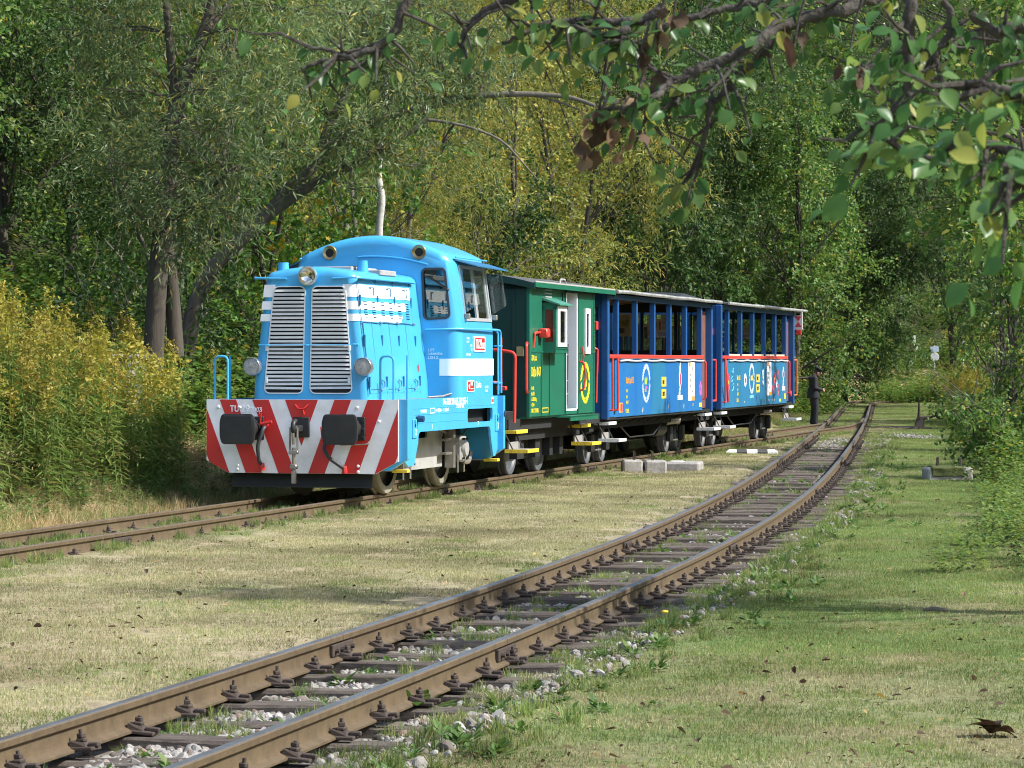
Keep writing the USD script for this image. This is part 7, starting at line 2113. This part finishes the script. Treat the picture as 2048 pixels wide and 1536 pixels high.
# ================================================================ apple tree whose boughs hang into the picture from the right
def apple_leaf(seed):
    r = np.random.default_rng(seed)
    gx = np.linspace(0, 1, 6)
    prof = np.array([0.05, 0.27, 0.36, 0.33, 0.20, 0.0]) * r.uniform(0.9, 1.1)
    V, F = [], []
    curl, fold = r.uniform(0.05, 0.45), r.uniform(0.1, 0.5)
    for i, g in enumerate(gx):
        for w in (-1, 0, 1):
            V.append((g, w * prof[i] * (1 - 0.1 * fold), -curl * g * g * 0.6 + fold * prof[i] * abs(w)))
    for i in range(5):
        for j in range(2):
            a = i * 3 + j
            F += [(a, a + 3, a + 4), (a, a + 4, a + 1)]
    st = tube([(-0.35, 0, 0.05), (-0.1, 0, 0.02), (0, 0, 0)], 0.02, 3, cap=False)
    return trimesh.util.concatenate([trimesh.Trimesh(np.array(V), np.array(F), process=False), st])


ALEAF = [apple_leaf(820 + k) for k in range(8)]
L_NEAR = leaf_mat("leaf_apple_near", [(0, (0.040, 0.095, 0.030)), (0.6, (0.068, 0.135, 0.042)), (0.88, (0.12, 0.17, 0.05)), (1.0, (0.22, 0.22, 0.05))], trans=0.45, rough=0.33)
base = np.array([2.6, 7.2, 0.0]); base[2] = gh(base) - 0.1
apple = thing("apple_tree", "apple tree whose gnarled boughs and large leaves hang into the picture from the upper right", "tree", base)
boughs = [
    ([(2200, 60, 7.4), (2050, 70, 7.4), (1950, 78, 7.4), (1860, 95, 7.3), (1800, 115, 7.3), (1745, 138, 7.3), (1700, 146, 7.2)], 0.024, 0.007),
    ([(2250, -120, 7.4), (2000, -70, 7.3), (1800, -25, 7.2), (1690, 18, 7.1), (1600, 35, 7.1), (1500, 92, 7.0), (1405, 135, 7.0), (1345, 165, 7.0), (1300, 196, 6.9), (1265, 211, 6.9), (1205, 219, 6.9)], 0.018, 0.004),
    ([(1690, 18, 7.1), (1600, 45, 7.1), (1545, 90, 7.2), (1500, 130, 7.2), (1470, 152, 7.2), (1452, 182, 7.2), (1422, 206, 7.2), (1372, 197, 7.2), (1318, 207, 7.2), (1290, 225, 7.2)], 0.013, 0.004),
    ([(1422, 206, 7.2), (1413, 262, 7.2), (1400, 315, 7.2), (1384, 378, 7.2)], 0.008, 0.003),
    ([(1405, 135, 7.0), (1375, 160, 7.0), (1335, 215, 7.0), (1300, 240, 7.0), (1292, 228, 7.0)], 0.010, 0.004),
    ([(1700, -40, 7.3), (1500, 10, 7.4), (1400, 30, 7.4), (1330, 55, 7.4), (1285, 82, 7.4), (1258, 88, 7.4), (1245, 62, 7.4)], 0.010, 0.004),
    ([(1258, 60, 7.4), (1200, 75, 7.4), (1160, 58, 7.4), (1100, 42, 7.4)], 0.010, 0.004),
    ([(1330, 15, 7.5), (1260, 45, 7.5), (1180, 42, 7.5), (1100, 45, 7.5), (1050, 70, 7.5), (1005, 88, 7.5)], 0.012, 0.004),
    ([(1100, -40, 7.5), (1010, 5, 7.5), (955, 35, 7.5), (928, 70, 7.5), (925, 100, 7.5)], 0.012, 0.004),
    ([(900, -60, 7.2), (812, 0, 7.2), (790, 62, 7.2), (738, 102, 7.2), (690, 116, 7.2), (640, 124, 7.2), (605, 138, 7.2)], 0.012, 0.003),
    ([(690, 116, 7.2), (655, 100, 7.2), (610, 95, 7.2)], 0.005, 0.003),
    ([(1820, -20, 6.2), (1815, 90, 6.2), (1818, 190, 6.2), (1810, 230, 6.2), (1850, 235, 6.2)], 0.012, 0.005),
    ([(1940, 30, 6.6), (2000, 60, 6.6), (2048, 55, 6.6), (2150, 40, 6.6)], 0.010, 0.012),
    ([(1890, 0, 6.8), (1900, 60, 6.8), (1870, 110, 6.8), (1880, 150, 6.8), (1860, 160, 6.8)], 0.008, 0.004),
    ([(2150, 300, 5.0), (2050, 310, 5.0), (1980, 290, 5.0), (1930, 305, 5.0), (1880, 300, 5.0)], 0.012, 0.004),
    ([(2150, 210, 4.6), (2030, 190, 4.6), (1960, 170, 4.6), (1900, 175, 4.6)], 0.010, 0.004),
    ([(1900, 330, 5.5), (1820, 305, 5.5), (1770, 280, 5.5), (1740, 245, 5.5)], 0.008, 0.003),
    ([(2150, 390, 4.2), (2040, 360, 4.2), (2010, 330, 4.2)], 0.008, 0.004),
]
r = random.Random(850)
root = np.array([0.0, 0.0, 0.0])
obj("trunk", tube([(0, 0, 0), (0.03, 0.02, 0.9), (-0.02, 0.06, 1.7), (0.0, 0.1, 2.3), (0.05, 0.1, 3.0)], [0.17, 0.13, 0.12, 0.11, 0.08], 12), BARK, apple, smooth=50)
nodes = []
M_BOUGH = mat("bark_apple", (0.040, 0.033, 0.028), rough=0.95, var=0.4, scale=30, bump=0.9, bscale=70, dirt=(0.10, 0.10, 0.08), dirt_amt=0.5, dirt_scale=22)
for k, (pl, ra, rb) in enumerate(boughs):
    P = np.array([at(*q) - base for q in pl])
    if ra > 0.025:
        P = np.vstack([[(0.02, 0.1, 2.2 if k == 0 else 2.7)], P])
    q = np.linspace(0, 1, len(P)); q2 = np.linspace(0, 1, len(P) * 5)
    P = np.c_[[PchipInterpolator(q, P[:, i])(q2) for i in range(3)]].T
    nn = rng.normal(0, 1, P.shape) * np.linspace(ra, rb, len(P))[:, None] * 0.35
    P = P + nn
    obj("limb", tube(P, np.linspace(ra, rb, len(P)) * (1 + 0.25 * rng.random(len(P))), 8), M_BOUGH, apple, smooth=50)
    for i in range(2, len(P), 2):
        nodes.append((P[i], P[i] - P[i - 1], k))
    # short gnarled spurs
    for _ in range(int(len(P) * 0.4)):
        i = r.randrange(2, len(P))
        d = np.array([r.uniform(-1, 1), r.uniform(-.6, .6), r.uniform(-1, 0.6)]); d /= np.linalg.norm(d)
        L = r.uniform(0.03, 0.16)
        sp_ = [P[i], P[i] + d * L * 0.5 + np.array([0, 0, r.uniform(-.02, .02)]), P[i] + d * L]
        obj("spur", tube(sp_, [0.005, 0.004, 0.002], 5), M_BOUGH, apple)
        nodes.append((sp_[2], d, k))


def put_leaf(p, d, size, m=None, name="leaf", hang=0.5):
    d = d / (np.linalg.norm(d) + 1e-9) * 0.6 + np.array([r.uniform(-1, 1), r.uniform(-.7, .7), r.uniform(-1, 0.4) - hang])
    d /= np.linalg.norm(d)
    up = np.array([r.uniform(-.8, .8), -0.55 + r.uniform(-.5, .5), 0.8]); y = np.cross(up, d); y /= np.linalg.norm(y); z = np.cross(d, y)
    me = ALEAF[r.randrange(8)].copy()
    me.vertices = (me.vertices * size) @ np.stack([d, y, z]) + p + d * size * 0.3
    obj(name, me, m or L_NEAR, apple, smooth=True)


r.shuffle(nodes)
cnt = 0
for p, d, k in nodes:
    w = p + base
    px, py = 1024 + 6000 * w[0] / w[1], 722 + 6000 * (CAM_H - w[2]) / w[1]
    if not (-50 < px < 2120 and -80 < py < 500) or cnt >= 285:
        continue
    if (k in (2, 3, 4) and r.random() < 0.45) or (px < 1000 and r.random() < 0.5):
        continue
    for _ in range(r.choice([1, 1, 2, 2]) if k < 12 else r.choice([0, 1])):
        put_leaf(p, d, r.uniform(0.030, 0.054) if k < 12 else r.uniform(0.045, 0.066)); cnt += 1
# the smaller leaves, too many to single out
more = []
for _ in range(2):
    for p, d, k in nodes:
        w = p + base
        px = 1024 + 6000 * w[0] / w[1]
        if k in (2, 3, 4) and r.random() < 0.6 or r.random() < np.interp(px, [600, 1000, 1500], [0.9, 0.6, 0.0]):
            continue
        for _q in range(r.choice([0, 1, 1, 2])):
            dd = d / (np.linalg.norm(d) + 1e-9) * 0.6 + np.array([r.uniform(-1, 1), r.uniform(-.7, .7), r.uniform(-1.2, 0.4) - 0.3]); dd /= np.linalg.norm(dd)
            up = np.array([r.uniform(-.8, .8), -0.5 + r.uniform(-.5, .5), 0.8]); y = np.cross(up, dd); y /= np.linalg.norm(y); z = np.cross(dd, y)
            me = ALEAF[r.randrange(8)].copy(); s_ = r.uniform(0.026, 0.046)
            me.vertices = (me.vertices * s_) @ np.stack([dd, y, z]) + p + dd * s_ * 0.3 + np.array([r.uniform(-.05, .05), r.uniform(-.05, .05), r.uniform(-.05, .02)])
            more.append(me)
obj("leaves", more, L_NEAR, apple, smooth=True, kind="stuff")
# withered brown leaf bunches
for px, py, Z, n_, s_ in ((1190, 262, 6.9, 9, 0.062), (1262, 250, 6.9, 4, 0.05), (1305, 100, 7.0, 5, 0.055), (1345, 35, 7.0, 5, 0.05), (1275, 145, 7.0, 3, 0.05), (1588, 92, 6.6, 2, 0.062), (1700, 98, 7.0, 3, 0.045)):
    c = at(px, py, Z) - base
    top = c + np.array([0.01, 0, 0.06])
    obj("spur", tube([c + np.array([0.03, 0, 0.12]), top, c], [0.004, 0.003, 0.002], 5), M_BOUGH, apple)
    for _ in range(n_):
        me = ALEAF[r.randrange(8)].copy(); v = me.vertices
        v[:, 2] += 0.9 * v[:, 1] * np.sin(v[:, 0] * 5 + r.uniform(0, 6)); v[:, 1] *= r.uniform(0.6, 1.0)
        d = np.array([r.uniform(-.35, .35), r.uniform(-.3, .3), -1.0]); d /= np.linalg.norm(d)
        y = np.cross(np.array([r.uniform(-1, 1), r.uniform(-1, 1), 0.2]), d); y /= np.linalg.norm(y); z = np.cross(d, y)
        me.vertices = (v * s_ * r.uniform(0.8, 1.25)) @ np.stack([d, y, z]) + c + np.array([r.uniform(-.035, .035), r.uniform(-.02, .02), r.uniform(-.05, .05)])
        obj("withered_leaf", me, L_DEAD, apple, smooth=True)
# rest of the crown, above and right of the picture
crown(apple, [((0.3, 0.4, 3.9), 1.0), ((-0.9, 0.5, 3.75), 0.75), ((1.0, 0.2, 3.2), 0.9), ((0.2, -0.8, 3.8), 0.9)], "apple", 2.2, 860)

# second fruit tree, farther back at the right
b2 = np.array([5.6, 21.5, 0.0]); b2[2] = gh(b2) - 0.1
fruit = thing("fruit_tree", "twiggy fruit tree with small leaves reaching in from the right behind the near boughs", "tree", b2)
obj("trunk", tube([(0, 0, 0), (0.05, 0, 1.0), (-0.05, 0.05, 1.9), (-0.1, 0.1, 2.6)], [0.19, 0.15, 0.14, 0.11], 12), BARK, fruit, smooth=50)
bl, br = [], []
r = random.Random(870)
for px, py, dz, R in [(2020, 120, 0, 0.55), (1930, 60, 0.3, 0.55), (1850, 20, 0.5, 0.5), (1990, 260, -0.3, 0.5), (2040, 330, 0.2, 0.5), (1930, 200, 0.4, 0.45), (1860, 130, 0.2, 0.42), (1790, 70, 0.3, 0.4), (1720, 20, 0.5, 0.4), (2060, 430, 0.0, 0.5), (1970, 380, 0.3, 0.42), (1890, 300, -0.2, 0.36), (1830, 220, 0.0, 0.34),
                      (2080, 520, 0.2, 0.45), (2010, 470, 0.1, 0.36), (1920, 440, 0.2, 0.32), (1640, 30, 0.4, 0.34), (1650, 110, 0.4, 0.28), (2150, 200, 0.2, 0.8), (2200, 400, 0.2, 0.8), (2120, 0, 0.2, 0.8), (2000, -120, 0.3, 0.9), (1800, -120, 0.3, 0.8), (2180, 560, 0.3, 0.6)]:
    c = at(px, py, 21.0 + dz * 6) - b2
    bl.append((c, (R, R, R * 0.85)))
    st = np.array([-0.05, 0.05, r.uniform(1.8, 2.6)])
    br.append(tube(limb_path(st, c, r, 0.18, 7), np.linspace(0.030, 0.007, 7), 6, cap=False))
    for q in range(7):
        e = c + np.array([r.uniform(-1, 1), r.uniform(-1, 1), r.uniform(-1.1, .8)]) * R * 1.05
        br.append(tube(limb_path(c + (st - c) * r.uniform(0, .5), e, r, 0.25, 6), np.linspace(0.008, 0.002, 6), 4, cap=False))
obj("branches", br, M_BOUGH, fruit, smooth=50, kind="stuff")
crown(fruit, bl, "apple", 13.0, 871, 0.7, 1.05, droop=0.3)
